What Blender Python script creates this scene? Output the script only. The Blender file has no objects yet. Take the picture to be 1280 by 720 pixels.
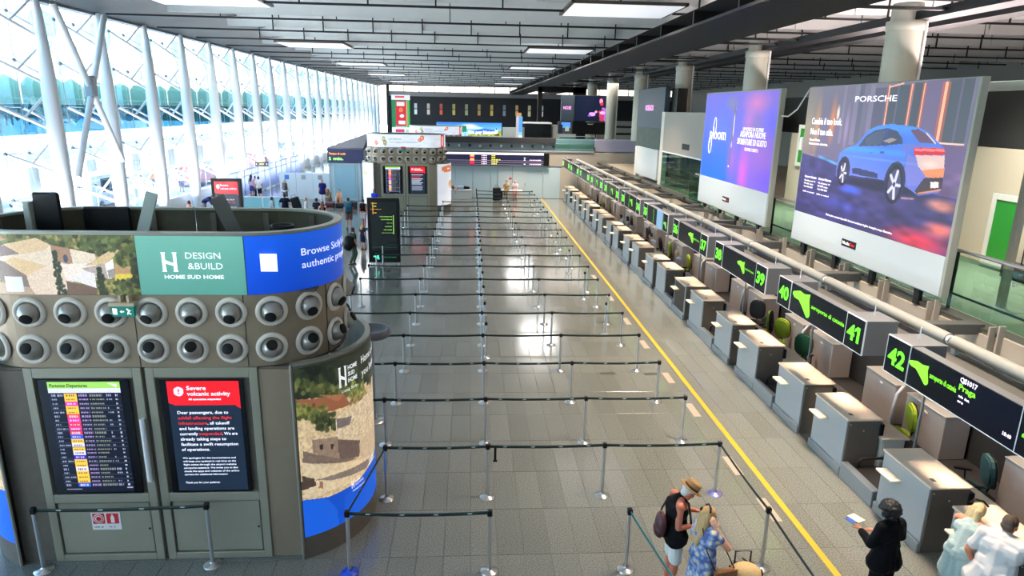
import bpy, bmesh, math, random
import numpy as np
from mathutils import Vector, Matrix, Euler
random.seed(7)
PI = math.pi
S = bpy.context.scene
COL = S.collection

# ------------------------------------------------------------------ camera
cam_d = bpy.data.cameras.new('camera')
cam = bpy.data.objects.new('camera', cam_d)
COL.objects.link(cam)
FOC, PITCH, YAW, ROLL, CAMH = 834.28, 0.26138, 0.06516, 0.019733, 6.2531
cam_d.sensor_width = 36.0
cam_d.lens = 36.0 * FOC / 1280.0
cam_d.clip_start, cam_d.clip_end = 0.1, 600
def _cam():
    sy, cy = math.sin(YAW), math.cos(YAW)
    f0 = Vector((sy, cy, 0)); r0 = Vector((cy, -sy, 0)); u = Vector((0, 0, 1))
    f = f0 * math.cos(PITCH) - u * math.sin(PITCH)
    up = f0 * math.sin(PITCH) + u * math.cos(PITCH)
    r = r0 * math.cos(ROLL) + up * math.sin(ROLL)
    up2 = -r0 * math.sin(ROLL) + up * math.cos(ROLL)
    m = Matrix((r, up2, -f)).transposed().to_4x4()
    m.translation = Vector((0, 0, CAMH))
    return m
cam.matrix_world = _cam()
S.camera = cam

# ------------------------------------------------------------------ sky, sun, exposure
W = bpy.data.worlds.new('sky'); S.world = W; W.use_nodes = True
wn = W.node_tree.nodes; wl = W.node_tree.links
sky = wn.new('ShaderNodeTexSky'); sky.sky_type = 'NISHITA'
sky.sun_elevation = math.radians(58); sky.sun_rotation = math.radians(100); sky.sun_disc = False
sky.air_density = 1.2; sky.dust_density = 2.5; sky.ozone_density = 1.0
wl.new(sky.outputs[0], wn['Background'].inputs[0])
wn['Background'].inputs[1].default_value = 0.9
sd = bpy.data.lights.new('sun', 'SUN'); sd.energy = 10; sd.angle = math.radians(1.5); sd.color = (1, .96, .9)
so = bpy.data.objects.new('sun', sd); COL.objects.link(so)
so.rotation_euler = Vector((-0.50, 0.12, -0.86)).to_track_quat('-Z', 'Y').to_euler()
vs = S.view_settings
vs.view_transform = 'Standard'; vs.look = 'None'; vs.gamma = 1.0; vs.exposure = 1.08; vs.use_curve_mapping = False
try:
    S.cycles.use_denoising = True
    S.cycles.max_bounces = 8; S.cycles.diffuse_bounces = 4; S.cycles.glossy_bounces = 3
    S.cycles.transparent_max_bounces = 12; S.cycles.transmission_bounces = 4
    S.cycles.sample_clamp_indirect = 6.0; S.cycles.caustics_reflective = False; S.cycles.caustics_refractive = False
except Exception:
    pass

def area(name, loc, rot, sx, sy, power, color=(1, 1, 1)):
    d = bpy.data.lights.new(name, 'AREA'); d.shape = 'RECTANGLE'; d.size = sx; d.size_y = sy
    d.energy = power; d.color = color
    o = bpy.data.objects.new(name, d); COL.objects.link(o); o.location = loc; o.rotation_euler = rot
    return o
# the hall's own lamps: a row of warm downlights in the dark slatted strip over the counters, cool ones over the queue
for yy in (9.5, 16.5, 24, 31.5, 39, 46):
    o = area('downlight', (6.1, yy, 9.9), (0, math.radians(2), 0), .8, 2.0, 310, (1.0, .75, .57)); o.data.spread = math.radians(90)
for yy in (46.1, 65.1, 84.6, 105.5):
    for xx in (-9.95, 5.0):
        area('soffit_light', (xx, yy, 9.9), (0, 0, 0), 2.4, 2.0, 280, (1.0, .98, .95))
# unseen fill lights, added to brighten the ceiling from the kerb and the gallery
area('kerb_fill', (-16.9, 55, .95), (PI, math.radians(20), 0), .15, 120, 5600, (.94, .97, 1.0))
for yy in (6, 14, 22):
    area('gallery_ceiling_fill', (15.2, yy, 5.6), (PI, 0, 0), .3, 7, 800, (1.0, .82, .80))
for yy in (4.5, 14.5, 24.5):
    o = area('gallery_wall_fill', (11.2, yy, 8.8), (0, math.radians(-8), 0), .8, 2.0, 110, (1.0, .93, .84)); o.data.spread = math.radians(85)  # fill lights without fittings, added to brighten the gallery wall
for yy in (60, 80, 100):
    area('far_light', (10, yy, 8.6), (0, 0, 0), 6, 3, 160, (1, .92, .85))

# ------------------------------------------------------------------ colour and materials
def lin(c):
    return tuple(((x / 12.92) if x <= .04045 else ((x + .055) / 1.055) ** 2.4) for x in c)
def rgb(r, g, b):
    return lin((r / 255., g / 255., b / 255.))
MATS = {}
def mat(name, c, rough=.5, metal=0., emit=0., noise=0., nscale=8., bump=0., spec=.5, ec=None, stretch=None, alpha=1.):
    if name in MATS: return MATS[name]
    m = bpy.data.materials.new(name); m.use_nodes = True
    nt = m.node_tree; b = nt.nodes['Principled BSDF']
    col = rgb(*c)
    b.inputs['Base Color'].default_value = (*col, 1)
    b.inputs['Roughness'].default_value = rough
    b.inputs['Metallic'].default_value = metal
    b.inputs['Specular IOR Level'].default_value = spec
    if emit:
        b.inputs['Emission Color'].default_value = (*(rgb(*ec) if ec else col), 1)
        b.inputs['Emission Strength'].default_value = emit
    if noise or bump:
        tc = nt.nodes.new('ShaderNodeTexCoord'); no = nt.nodes.new('ShaderNodeTexNoise')
        no.inputs['Scale'].default_value = nscale; no.inputs['Detail'].default_value = 5
        src = tc.outputs['Object']
        if stretch:
            mp = nt.nodes.new('ShaderNodeMapping'); mp.inputs['Scale'].default_value = stretch
            nt.links.new(src, mp.inputs['Vector']); src = mp.outputs['Vector']
        nt.links.new(src, no.inputs['Vector'])
        if noise:
            mx = nt.nodes.new('ShaderNodeMix'); mx.data_type = 'RGBA'
            mx.inputs['A'].default_value = (*[x * (1 - noise) for x in col], 1)
            mx.inputs['B'].default_value = (*[min(1, x * (1 + noise)) for x in col], 1)
            nt.links.new(no.outputs['Fac'], mx.inputs['Factor']); nt.links.new(mx.outputs['Result'], b.inputs['Base Color'])
        if bump:
            bp = nt.nodes.new('ShaderNodeBump'); bp.inputs['Strength'].default_value = bump; bp.inputs['Distance'].default_value = .02
            nt.links.new(no.outputs['Fac'], bp.inputs['Height']); nt.links.new(bp.outputs['Normal'], b.inputs['Normal'])
    MATS[name] = m
    return m
def glass_mat(name, c, gloss=.12, tint=1.0, rough=.02):
    if name in MATS: return MATS[name]
    m = bpy.data.materials.new(name); m.use_nodes = True; nt = m.node_tree; nt.nodes.clear()
    out = nt.nodes.new('ShaderNodeOutputMaterial'); tr = nt.nodes.new('ShaderNodeBsdfTransparent'); gl = nt.nodes.new('ShaderNodeBsdfGlossy')
    mx = nt.nodes.new('ShaderNodeMixShader'); fr = nt.nodes.new('ShaderNodeFresnel'); fr.inputs['IOR'].default_value = 1.45
    ml = nt.nodes.new('ShaderNodeMath'); ml.operation = 'MULTIPLY'; ml.inputs[1].default_value = gloss * 8
    ml.use_clamp = True
    tr.inputs[0].default_value = (*rgb(*c), 1); gl.inputs['Roughness'].default_value = rough
    nt.links.new(fr.outputs[0], ml.inputs[0]); nt.links.new(ml.outputs[0], mx.inputs[0])
    nt.links.new(tr.outputs[0], mx.inputs[1]); nt.links.new(gl.outputs[0], mx.inputs[2]); nt.links.new(mx.outputs[0], out.inputs[0])
    MATS[name] = m
    return m
def frost_mat(name, c, trans=.5, rough=.3):
    """pale translucent glass: part diffuse, part see-through"""
    if name in MATS: return MATS[name]
    m = bpy.data.materials.new(name); m.use_nodes = True; nt = m.node_tree; nt.nodes.clear()
    out = nt.nodes.new('ShaderNodeOutputMaterial'); tr = nt.nodes.new('ShaderNodeBsdfTransparent')
    pb = nt.nodes.new('ShaderNodeBsdfPrincipled'); pb.inputs['Base Color'].default_value = (*rgb(*c), 1); pb.inputs['Roughness'].default_value = rough
    tl = nt.nodes.new('ShaderNodeBsdfTranslucent'); tl.inputs[0].default_value = (*rgb(*c), 1)
    m1 = nt.nodes.new('ShaderNodeMixShader'); m1.inputs[0].default_value = .45
    mx = nt.nodes.new('ShaderNodeMixShader'); mx.inputs[0].default_value = trans
    tr.inputs[0].default_value = (*rgb(*c), 1)
    nt.links.new(pb.outputs[0], m1.inputs[1]); nt.links.new(tl.outputs[0], m1.inputs[2])
    nt.links.new(m1.outputs[0], mx.inputs[1]); nt.links.new(tr.outputs[0], mx.inputs[2]); nt.links.new(mx.outputs[0], out.inputs[0])
    MATS[name] = m
    return m
def print_mat(name, emit=0., rough=.45):
    """flat print: colours stored per vertex in the attribute 'ink'"""
    if name in MATS: return MATS[name]
    m = bpy.data.materials.new(name); m.use_nodes = True; nt = m.node_tree; b = nt.nodes['Principled BSDF']
    a = nt.nodes.new('ShaderNodeAttribute'); a.attribute_name = 'ink'
    nt.links.new(a.outputs['Color'], b.inputs['Base Color']); b.inputs['Roughness'].default_value = rough
    if emit:
        nt.links.new(a.outputs['Color'], b.inputs['Emission Color']); b.inputs['Emission Strength'].default_value = emit
    MATS[name] = m
    return m

# ------------------------------------------------------------------ mesh building
class MB:
    def __init__(s): s.v = []; s.f = []; s.sm = []
    def add(s, vs_, fs_, smooth=False):
        n = len(s.v); s.v += [tuple(p) for p in vs_]; s.f += [tuple(i + n for i in f) for f in fs_]; s.sm += [smooth] * len(fs_)
        return s
    def box(s, a, b):
        x0, y0, z0 = [min(a[i], b[i]) for i in range(3)]; x1, y1, z1 = [max(a[i], b[i]) for i in range(3)]
        return s.add([(x0, y0, z0), (x1, y0, z0), (x1, y1, z0), (x0, y1, z0), (x0, y0, z1), (x1, y0, z1), (x1, y1, z1), (x0, y1, z1)],
              [(0, 3, 2, 1), (4, 5, 6, 7), (0, 1, 5, 4), (1, 2, 6, 5), (2, 3, 7, 6), (3, 0, 4, 7)])
    def cbox(s, a, b, c=.01):
        """box with chamfered edges"""
        lo = [min(a[i], b[i]) for i in range(3)]; hi = [max(a[i], b[i]) for i in range(3)]
        c = min(c, *[(hi[i] - lo[i]) * .45 for i in range(3)])
        bm = bmesh.new(); P = []
        for sx in (0, 1):
            for sy in (0, 1):
                for sz in (0, 1):
                    k = (sx, sy, sz); corner = [hi[i] if k[i] else lo[i] for i in range(3)]
                    for ax in range(3):
                        q = list(corner)
                        for j in range(3):
                            if j != ax: q[j] += -c if k[j] else c
                        P.append(q)
        for p in P: bm.verts.new(p)
        r = bmesh.ops.convex_hull(bm, input=bm.verts)
        bmesh.ops.dissolve_limit(bm, angle_limit=.01, verts=bm.verts, edges=bm.edges)
        bm.verts.index_update()
        s.add([v.co[:] for v in bm.verts], [[v.index for v in f.verts] for f in bm.faces]); bm.free()
        return s
    def obox(s, M, a, b):
        n = len(s.v); s.box(a, b)
        for i in range(n, len(s.v)): s.v[i] = tuple(M @ Vector(s.v[i]))
        return s
    def bar(s, p, q, w, h, up=(0, 0, 1)):
        """rectangular bar from p to q"""
        p, q = Vector(p), Vector(q); d = (q - p); L = d.length; d.normalize(); u = Vector(up)
        if abs(d.dot(u)) > .98: u = Vector((0, 1, 0))
        x = d.cross(u).normalized(); z = x.cross(d).normalized()
        M = Matrix((x, d, z)).transposed().to_4x4(); M.translation = p
        return s.obox(M, (-w / 2, 0, -h / 2), (w / 2, L, h / 2))
    def cyl(s, p, q, r, r2=None, n=10, caps=True, smooth=True):
        p, q = Vector(p), Vector(q); r2 = r if r2 is None else r2
        d = (q - p).normalized(); u = Vector((0, 0, 1)) if abs(d.z) < .95 else Vector((1, 0, 0))
        x = d.cross(u).normalized(); y = x.cross(d)
        V = []; F = []
        for k in range(n):
            a = 2 * PI * k / n; o = x * math.cos(a) + y * math.sin(a)
            V.append(p + o * r); V.append(q + o * r2)
        for k in range(n):
            j = (k + 1) % n; F.append((2 * k, 2 * j, 2 * j + 1, 2 * k + 1))
        s.add(V, F, smooth)
        if caps:
            s.add([V[2 * k] for k in range(n)], [tuple(range(n - 1, -1, -1))]); s.add([V[2 * k + 1] for k in range(n)], [tuple(range(n))])
        return s
    def tube(s, pts, r, n=8, smooth=True, closed=False):
        """round tube along a polyline"""
        pts = [Vector(p) for p in pts]; V = []; F = []; N = len(pts); prev = None
        for i, p in enumerate(pts):
            d = (pts[min(i + 1, N - 1)] - pts[max(i - 1, 0)]).normalized()
            u = prev if prev is not None else (Vector((0, 0, 1)) if abs(d.z) < .9 else Vector((1, 0, 0)))
            x = d.cross(u).normalized(); y = x.cross(d).normalized(); prev = y
            rr = r[i] if isinstance(r, (list, tuple)) else r
            for k in range(n):
                a = 2 * PI * k / n; V.append(p + (x * math.cos(a) + y * math.sin(a)) * rr)
        for i in range(N - 1):
            for k in range(n):
                j = (k + 1) % n; F.append((i * n + k, i * n + j, (i + 1) * n + j, (i + 1) * n + k))
        F.append(tuple(range(n - 1, -1, -1))); F.append(tuple((N - 1) * n + k for k in range(n)))
        return s.add(V, F, smooth)
    def lathe(s, prof, n=16, M=None, smooth=True):
        """profile [(r,z)] turned about z"""
        V = []; F = []; m = len(prof)
        for k in range(n):
            a = 2 * PI * k / n
            for r, z in prof: V.append((r * math.cos(a), r * math.sin(a), z))
        for k in range(n):
            j = (k + 1) % n
            for i in range(m - 1): F.append((k * m + i, j * m + i, j * m + i + 1, k * m + i + 1))
        if M is not None: V = [M @ Vector(v) for v in V]
        return s.add(V, F, smooth)
    def sphere(s, c, r, n=10, m=6, M=None):
        rx, ry, rz = r if isinstance(r, (tuple, list)) else (r, r, r)
        V = [(0, 0, -1)]; F = []
        for i in range(1, m):
            t = -PI / 2 + PI * i / m
            for k in range(n):
                a = 2 * PI * k / n; V.append((math.cos(t) * math.cos(a), math.cos(t) * math.sin(a), math.sin(t)))
        V.append((0, 0, 1))
        for k in range(n):
            F.append((0, 1 + (k + 1) % n, 1 + k))
            for i in range(m - 2):
                a = 1 + i * n + k; b = 1 + i * n + (k + 1) % n; F.append((a, b, b + n, a + n))
            F.append((len(V) - 1, 1 + (m - 2) * n + k, 1 + (m - 2) * n + (k + 1) % n))
        out = []
        for v in V:
            p = Vector((v[0] * rx, v[1] * ry, v[2] * rz))
            if M is not None: p = M @ p
            out.append(p + Vector(c))
        return s.add(out, F, True)
    def prism(s, poly, M, h):
        """2-D polygon (x,y), extruded h along local z, placed by M"""
        n = len(poly); V = [M @ Vector((x, y, 0)) for x, y in poly] + [M @ Vector((x, y, h)) for x, y in poly]
        F = [tuple(range(n - 1, -1, -1)), tuple(range(n, 2 * n))] + [(i, (i + 1) % n, n + (i + 1) % n, n + i) for i in range(n)]
        return s.add(V, F)
    def mesh(s, name, m):
        me = bpy.data.meshes.new(name); me.from_pydata(s.v, [], s.f)
        me.polygons.foreach_set('use_smooth', s.sm)
        if m: me.materials.append(m)
        me.update(); return me
    def obj(s, name, m, parent=None, loc=None):
        return put(name, s.mesh(name, m), parent, loc)
def put(name, me, parent=None, loc=None, rot=None):
    o = bpy.data.objects.new(name, me); COL.objects.link(o)
    if parent is not None: o.parent = parent
    if loc is not None: o.location = loc
    if rot is not None: o.rotation_euler = rot
    return o
def tag(o, label=None, cat=None, group=None, kind=None):
    if label: o['label'] = label
    if cat: o['category'] = cat
    if group: o['group'] = group
    if kind: o['kind'] = kind
    return o
def thing(name, label, cat, loc=(0, 0, 0), rz=0., group=None):
    o = bpy.data.objects.new(name, None); COL.objects.link(o); o.location = loc; o.rotation_euler = (0, 0, rz)
    o.empty_display_size = .2
    return tag(o, label, cat, group)
def struct(o): return tag(o, kind='structure')
def copy_tree(o, parent=None):
    c = o.copy(); COL.objects.link(c)
    if parent is not None: c.parent = parent
    for ch in list(o.children): copy_tree(ch, c)
    return c
ORD = ['zeroth', 'first', 'second', 'third', 'fourth', 'fifth', 'sixth', 'seventh', 'eighth', 'ninth', 'tenth', 'eleventh', 'twelfth', 'thirteenth',
       'fourteenth', 'fifteenth', 'sixteenth', 'seventeenth', 'eighteenth', 'nineteenth', 'twentieth', 'twenty-first', 'twenty-second', 'twenty-third', 'twenty-fourth']

# ------------------------------------------------------------------ lettering (text curves turned into meshes at the end)
TEXTS = []
FRONT = Matrix(((1, 0, 0), (0, 0, -1), (0, 1, 0)))          # faces -Y
TOLEFT = Matrix(((0, 0, -1), (-1, 0, 0), (0, 1, 0)))        # faces -X
def text(s, m, parent, loc, h, R=FRONT, w=None, align='LEFT', name='lettering', bend=None, bold=0., lines=1., res=2, depth=.002, mirror=False):
    """h = cap height of one line in metres; w = total width to fit"""
    if '\n' in s:
        R_ = Matrix(R); L = s.split('\n'); mx = max(len(q) for q in L)
        for i, q in enumerate(L):
            if q.strip(): text(q, m, parent, Vector(loc) - R_.col[1] * (i * h * 1.37), h, R, w * len(q) / mx if w else None, align, name, bend, bold, lines, res, depth, mirror)
        return
    c = bpy.data.curves.new(name, 'FONT'); c.body = s; c.size = h / .73; c.align_x = align; c.resolution_u = res
    c.offset = bold * h; c.extrude = depth; c.space_line = lines
    c.materials.append(m)
    o = bpy.data.objects.new(name, c); COL.objects.link(o)
    if parent is not None: o.parent = parent
    M = R.to_4x4(); M.translation = Vector(loc); o.matrix_basis = M
    TEXTS.append((o, w, bend, align, mirror))
    return o
REMESH = []
def finish():
    for o, vox, it, jit in REMESH:
        m = o.modifiers.new('r', 'REMESH'); m.mode = 'VOXEL'; m.voxel_size = vox; m.use_smooth_shade = True
        if it:
            k = o.modifiers.new('s', 'SMOOTH'); k.factor = .5; k.iterations = it
    bpy.context.view_layer.update()
    dg = bpy.context.evaluated_depsgraph_get()
    for o, w, bend, align, mirror in TEXTS:
        me = bpy.data.meshes.new_from_object(o.evaluated_get(dg), depsgraph=dg)
        n = len(me.vertices); co = np.empty(n * 3, 'f'); me.vertices.foreach_get('co', co); co = co.reshape(-1, 3)
        if n and w:
            x0, x1 = co[:, 0].min(), co[:, 0].max(); k = w / max(1e-6, x1 - x0)
            co[:, 0] = (co[:, 0] - (x0 if align == 'LEFT' else (x0 + x1) / 2 if align == 'CENTER' else x1)) * k
        if mirror: co[:, 0] *= -1
        if bend: co = bend(co)
        me.vertices.foreach_set('co', np.ascontiguousarray(co, 'f').ravel()); me.update()
        q = bpy.data.objects.new(o.name, me); COL.objects.link(q); q.parent = o.parent; q.matrix_basis = o.matrix_basis
        if bend == None: pass
        nm = o.name; cu = o.data; bpy.data.objects.remove(o); bpy.data.curves.remove(cu)
        q.name = nm
    for o, vox, it, jit in REMESH:
        me = bpy.data.meshes.new_from_object(o.evaluated_get(dg), depsgraph=dg)
        if jit:
            n = len(me.vertices); co = np.empty(n * 3, 'f'); me.vertices.foreach_get('co', co); co = co.reshape(-1, 3)
            no = np.empty(n * 3, 'f'); me.vertices.foreach_get('normal', no); no = no.reshape(-1, 3)
            a, fx, fz = jit
            d = np.sin(co[:, 0] * fx + co[:, 2] * fz * .6) * np.cos(co[:, 1] * fx * .9 + 1.3) + .6 * np.sin(co[:, 2] * fz + co[:, 0] * 9 + co[:, 1] * 7)
            co += no * (a * d)[:, None]; me.vertices.foreach_set('co', co.ravel()); me.update()
        o.modifiers.clear(); old = o.data; o.data = me; bpy.data.meshes.remove(old)
        me.polygons.foreach_set('use_smooth', [True] * len(me.polygons))

# ------------------------------------------------------------------ flat print painting (canvas -> vertex colours)
class Canvas:
    def __init__(s, w, h, c=(255, 255, 255)):
        s.w, s.h = w, h; s.a = np.ones((h, w, 3)) * np.array(c) / 255.
        s.U, s.V = np.meshgrid((np.arange(w) + .5) / w, (np.arange(h) + .5) / h)
    def _mix(s, m, c, al=1.):
        m = (m * al)[..., None]; s.a = s.a * (1 - m) + m * np.array(c) / 255.
    def poly(s, pts, c, al=1.):
        m = np.zeros(s.U.shape, bool); n = len(pts)
        for i in range(n):
            x0, y0 = pts[i]; x1, y1 = pts[(i + 1) % n]
            if y0 == y1: continue
            t = (s.V - y0) / (y1 - y0); m ^= ((s.V >= min(y0, y1)) & (s.V < max(y0, y1)) & (s.U < x0 + t * (x1 - x0)))
        s._mix(m.astype(float), c, al); return m
    def rect(s, x0, y0, x1, y1, c, al=1.):
        s._mix(((s.U >= x0) & (s.U < x1) & (s.V >= y0) & (s.V < y1)).astype(float), c, al)
    def ell(s, cx, cy, rx, ry, c, al=1., soft=0.):
        d = np.sqrt(((s.U - cx) / rx) ** 2 + ((s.V - cy) / ry) ** 2)
        m = (d < 1).astype(float) if not soft else np.clip((1 - d) / soft, 0, 1)
        s._mix(m, c, al)
    def line(s, x0, y0, x1, y1, w, c, al=1., asp=1.):
        dx, dy = (x1 - x0) * asp, y1 - y0; L2 = dx * dx + dy * dy + 1e-12
        t = np.clip((((s.U - x0) * asp) * dx + (s.V - y0) * dy) / L2, 0, 1)
        d = np.hypot((s.U - x0) * asp - t * dx, (s.V - y0) - t * dy)
        s._mix(np.clip((w - d) / (w * .4), 0, 1), c, al)
    def noise(s, n, seed=0, asp=1.):
        r = np.random.RandomState(seed); g = r.rand(int(n) + 2, int(n * asp) + 2)
        x = s.U * (g.shape[1] - 1.001); y = s.V * (g.shape[0] - 1.001); i = x.astype(int); j = y.astype(int); fx = x - i; fy = y - j
        fx = fx * fx * (3 - 2 * fx); fy = fy * fy * (3 - 2 * fy)
        return (g[j, i] * (1 - fx) + g[j, i + 1] * fx) * (1 - fy) + (g[j + 1, i] * (1 - fx) + g[j + 1, i + 1] * fx) * fy
    def grad(s, c0, c1, axis='v'):
        t = (s.V if axis == 'v' else s.U)[..., None]; s.a = np.array(c0) / 255. * (1 - t) + np.array(c1) / 255. * t
    def grain(s, m, amt, n=40, seed=1, asp=1.):
        s.a = np.clip(s.a * (1 + ((s.noise(n, seed, asp) - .5) * 2 * amt * m)[..., None]), 0, 1)
    def blobs(s, x0, y0, x1, y1, n, r, cols, seed=0, ry=None):
        R = random.Random(seed)
        for _ in range(n):
            c = R.choice(cols); k = R.uniform(.7, 1.3)
            s.ell(R.uniform(x0, x1), R.uniform(y0, y1), r * R.uniform(.6, 1.3), (ry or r) * R.uniform(.6, 1.3), [min(255, q * k) for q in c], .9, .35)
def print_panel(name, cv, fn, m, parent, thick=0.):
    """a printed sheet: fn(u,v) -> local point, v downwards"""
    w, h = cv.w, cv.h
    us = np.arange(w + 1) / w; vsn = np.arange(h + 1) / h
    V = [fn(u, v) for v in vsn for u in us]
    F = [(j * (w + 1) + i, (j + 1) * (w + 1) + i, (j + 1) * (w + 1) + i + 1, j * (w + 1) + i + 1) for j in range(h) for i in range(w)]
    me = bpy.data.meshes.new(name); me.from_pydata(V, [], F); me.materials.append(m)
    a = np.clip(cv.a, 0, 1); a = np.where(a <= .04045, a / 12.92, ((a + .055) / 1.055) ** 2.4)
    col = np.ones((w * h * 4, 4), 'f'); col[:, :3] = np.repeat(a.reshape(-1, 3), 4, axis=0)
    at = me.color_attributes.new('ink', 'FLOAT_COLOR', 'CORNER'); at.data.foreach_set('color', col.ravel())
    me.update()
    return put(name, me, parent)
def flat(o, ux, vy):
    """plane mapping from corner o (top-left), width vector, height vector"""
    o, ux, vy = Vector(o), Vector(ux), Vector(vy)
    return lambda u, v: tuple(o + ux * u + vy * v)
# ================================================================== SETTING
M_tile = None
def floor_material():
    m = bpy.data.materials.new('terrazzo'); m.use_nodes = True; nt = m.node_tree; b = nt.nodes['Principled BSDF']; N = nt.nodes.new; L = nt.links.new
    g = N('ShaderNodeNewGeometry')
    sn = N('ShaderNodeVectorMath'); sn.operation = 'DIVIDE'; sn.inputs[1].default_value = (.39, 1.15, 1.)
    of = N('ShaderNodeVectorMath'); of.operation = 'ADD'; of.inputs[1].default_value = (.39 * 100 - .02, 1.15 * 100 - .3, 0)
    fl = N('ShaderNodeVectorMath'); fl.operation = 'FLOOR'
    L(g.outputs['Position'], of.inputs[0]); L(of.outputs[0], sn.inputs[0]); L(sn.outputs[0], fl.inputs[0])
    w = N('ShaderNodeTexWhiteNoise'); w.noise_dimensions = '2D'; L(fl.outputs[0], w.inputs['Vector'])
    sp = N('ShaderNodeTexNoise'); sp.inputs['Scale'].default_value = 55; sp.inputs['Detail'].default_value = 3; L(g.outputs['Position'], sp.inputs['Vector'])
    big = N('ShaderNodeTexNoise'); big.inputs['Scale'].default_value = .35; big.inputs['Detail'].default_value = 4; L(g.outputs['Position'], big.inputs['Vector'])
    r1 = N('ShaderNodeMapRange'); r1.inputs[1].default_value = .3; r1.inputs[2].default_value = .7; r1.inputs[3].default_value = .5; r1.inputs[4].default_value = 1.5; L(sp.outputs['Fac'], r1.inputs[0])
    r2 = N('ShaderNodeMapRange'); r2.inputs[3].default_value = .9; r2.inputs[4].default_value = 1.08; L(w.outputs['Value'], r2.inputs[0])
    r3 = N('ShaderNodeMapRange'); r3.inputs[3].default_value = .9; r3.inputs[4].default_value = 1.1; L(big.outputs['Fac'], r3.inputs[0])
    m1 = N('ShaderNodeMath'); m1.operation = 'MULTIPLY'; L(r1.outputs[0], m1.inputs[0]); L(r2.outputs[0], m1.inputs[1])
    m2 = N('ShaderNodeMath'); m2.operation = 'MULTIPLY'; L(m1.outputs[0], m2.inputs[0]); L(r3.outputs[0], m2.inputs[1])
    sc = N('ShaderNodeVectorMath'); sc.operation = 'SCALE'; sc.inputs[0].default_value = rgb(105, 110, 105); L(m2.outputs[0], sc.inputs['Scale'])
    L(sc.outputs[0], b.inputs['Base Color'])
    rr = N('ShaderNodeMapRange'); rr.inputs[3].default_value = .08; rr.inputs[4].default_value = .2; L(big.outputs['Fac'], rr.inputs[0]); L(rr.outputs[0], b.inputs['Roughness'])
    b.inputs['Specular IOR Level'].default_value = .85
    return m
M_tile = floor_material()
M_joint = mat('tile_joint', (84, 83, 77), .6)
M_deck = mat('roof_deck', (220, 222, 222), .8)
M_baf = mat('ceiling_aluminium', (228, 230, 228), .55, 0., noise=.06, nscale=1.2)
M_dark = mat('dark_steel', (26, 27, 29), .5, .2)
M_white = mat('white_paint', (214, 216, 216), .5)
M_wallgrey = mat('grey_plaster', (150, 148, 140), .8, noise=.05)
M_chrome = mat('brushed_steel', (176, 178, 178), .28, .9)
M_black = mat('black_plastic', (13, 14, 16), .4, spec=.3)
M_navy = mat('black_navy_gloss', (16, 20, 30), .18)
M_concrete = mat('warm_concrete', (168, 160, 140), .8, noise=.18, nscale=5)

# floor: bedding slab with recessed joints, the 300 nearest tiles as parts and the rest as one part
fl = MB().box((-17.9, -12, -.12), (40, 130, -.006)).obj('floor', M_joint); struct(fl)
TW, TL = .39, 1.15
tile_me = MB().cbox((.003, .003, -.02), (TW - .003, TL - .003, 0), .002).mesh('floor_tile', M_tile)
cells = []
for i in range(-46, 104):
    for j in range(-6, 112):
        x0, y0 = .02 + i * TW, .3 + j * TL
        if -17.8 < x0 and x0 + TW < 40: cells.append((x0, y0))
near = [c for c in cells if c[1] > 6.2 and -6.6 < c[0] < 6.6]
def _nearkey(c):
    return math.hypot(c[0], c[1] + 2)
near.sort(key=_nearkey); near = near[:300]; ns = set(near)
for x0, y0 in near: put('floor_tile', tile_me, fl, (x0, y0, 0))
rest = MB()
for x0, y0 in cells:
    if (x0, y0) in ns: continue
    g = .003 if y0 < 30 else .0022
    a = (x0 + g, y0 + g, 0); b = (x0 + TW - g, y0 + TL - g, 0)
    rest.add([(a[0], a[1], 0), (b[0], a[1], 0), (b[0], b[1], 0), (a[0], b[1], 0)], [(0, 1, 2, 3)])
ro = rest.obj('floor_tile', M_tile, fl); ro['kind'] = 'stuff'
tag(MB().box((5.13, 3.0, .0005), (5.23, 48.4, .004)).obj('waiting_line', mat('yellow_line_paint', (186, 148, 22), .5, noise=.1)),
    'yellow floor line running the length of the hall beside the desks', 'floor line')
# ceiling lamp reflections painted as pale patches beside the yellow line
M_mark = mat('pale_floor_reflection', (146, 138, 124), .5, noise=.1)
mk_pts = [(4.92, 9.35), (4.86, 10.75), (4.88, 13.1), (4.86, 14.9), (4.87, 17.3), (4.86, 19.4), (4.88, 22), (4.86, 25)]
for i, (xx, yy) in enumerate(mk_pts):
    tag(MB().box((xx - .1, yy - .33, .0005), (xx + .06, yy + .33, .003)).obj('floor_reflection', M_mark),
        'pale rectangular lamp reflection painted on the floor left of the yellow line, %s from the camera' % ORD[i + 1], 'sticker', 'painted reflections along the yellow line')
M_slot = mat('dark_grating', (60, 60, 56), .5, .4)
for i, (xx, yy, w) in enumerate([(3.42, 15.2, 'beside the second tape row of the right lane'), (4.5, 15.15, 'at the right end of the third tape row'), (3.3, 18.3, 'in the right lane behind the fifth tape row')]):
    o = MB()
    for k in range(6): o.box((xx - .2 + k * .07, yy - .09, .0005), (xx - .16 + k * .07, yy + .09, .004))
    tag(o.obj('floor_grating', M_slot), 'small dark oval floor grating ' + w, 'grating', 'floor gratings in the queue')

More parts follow.
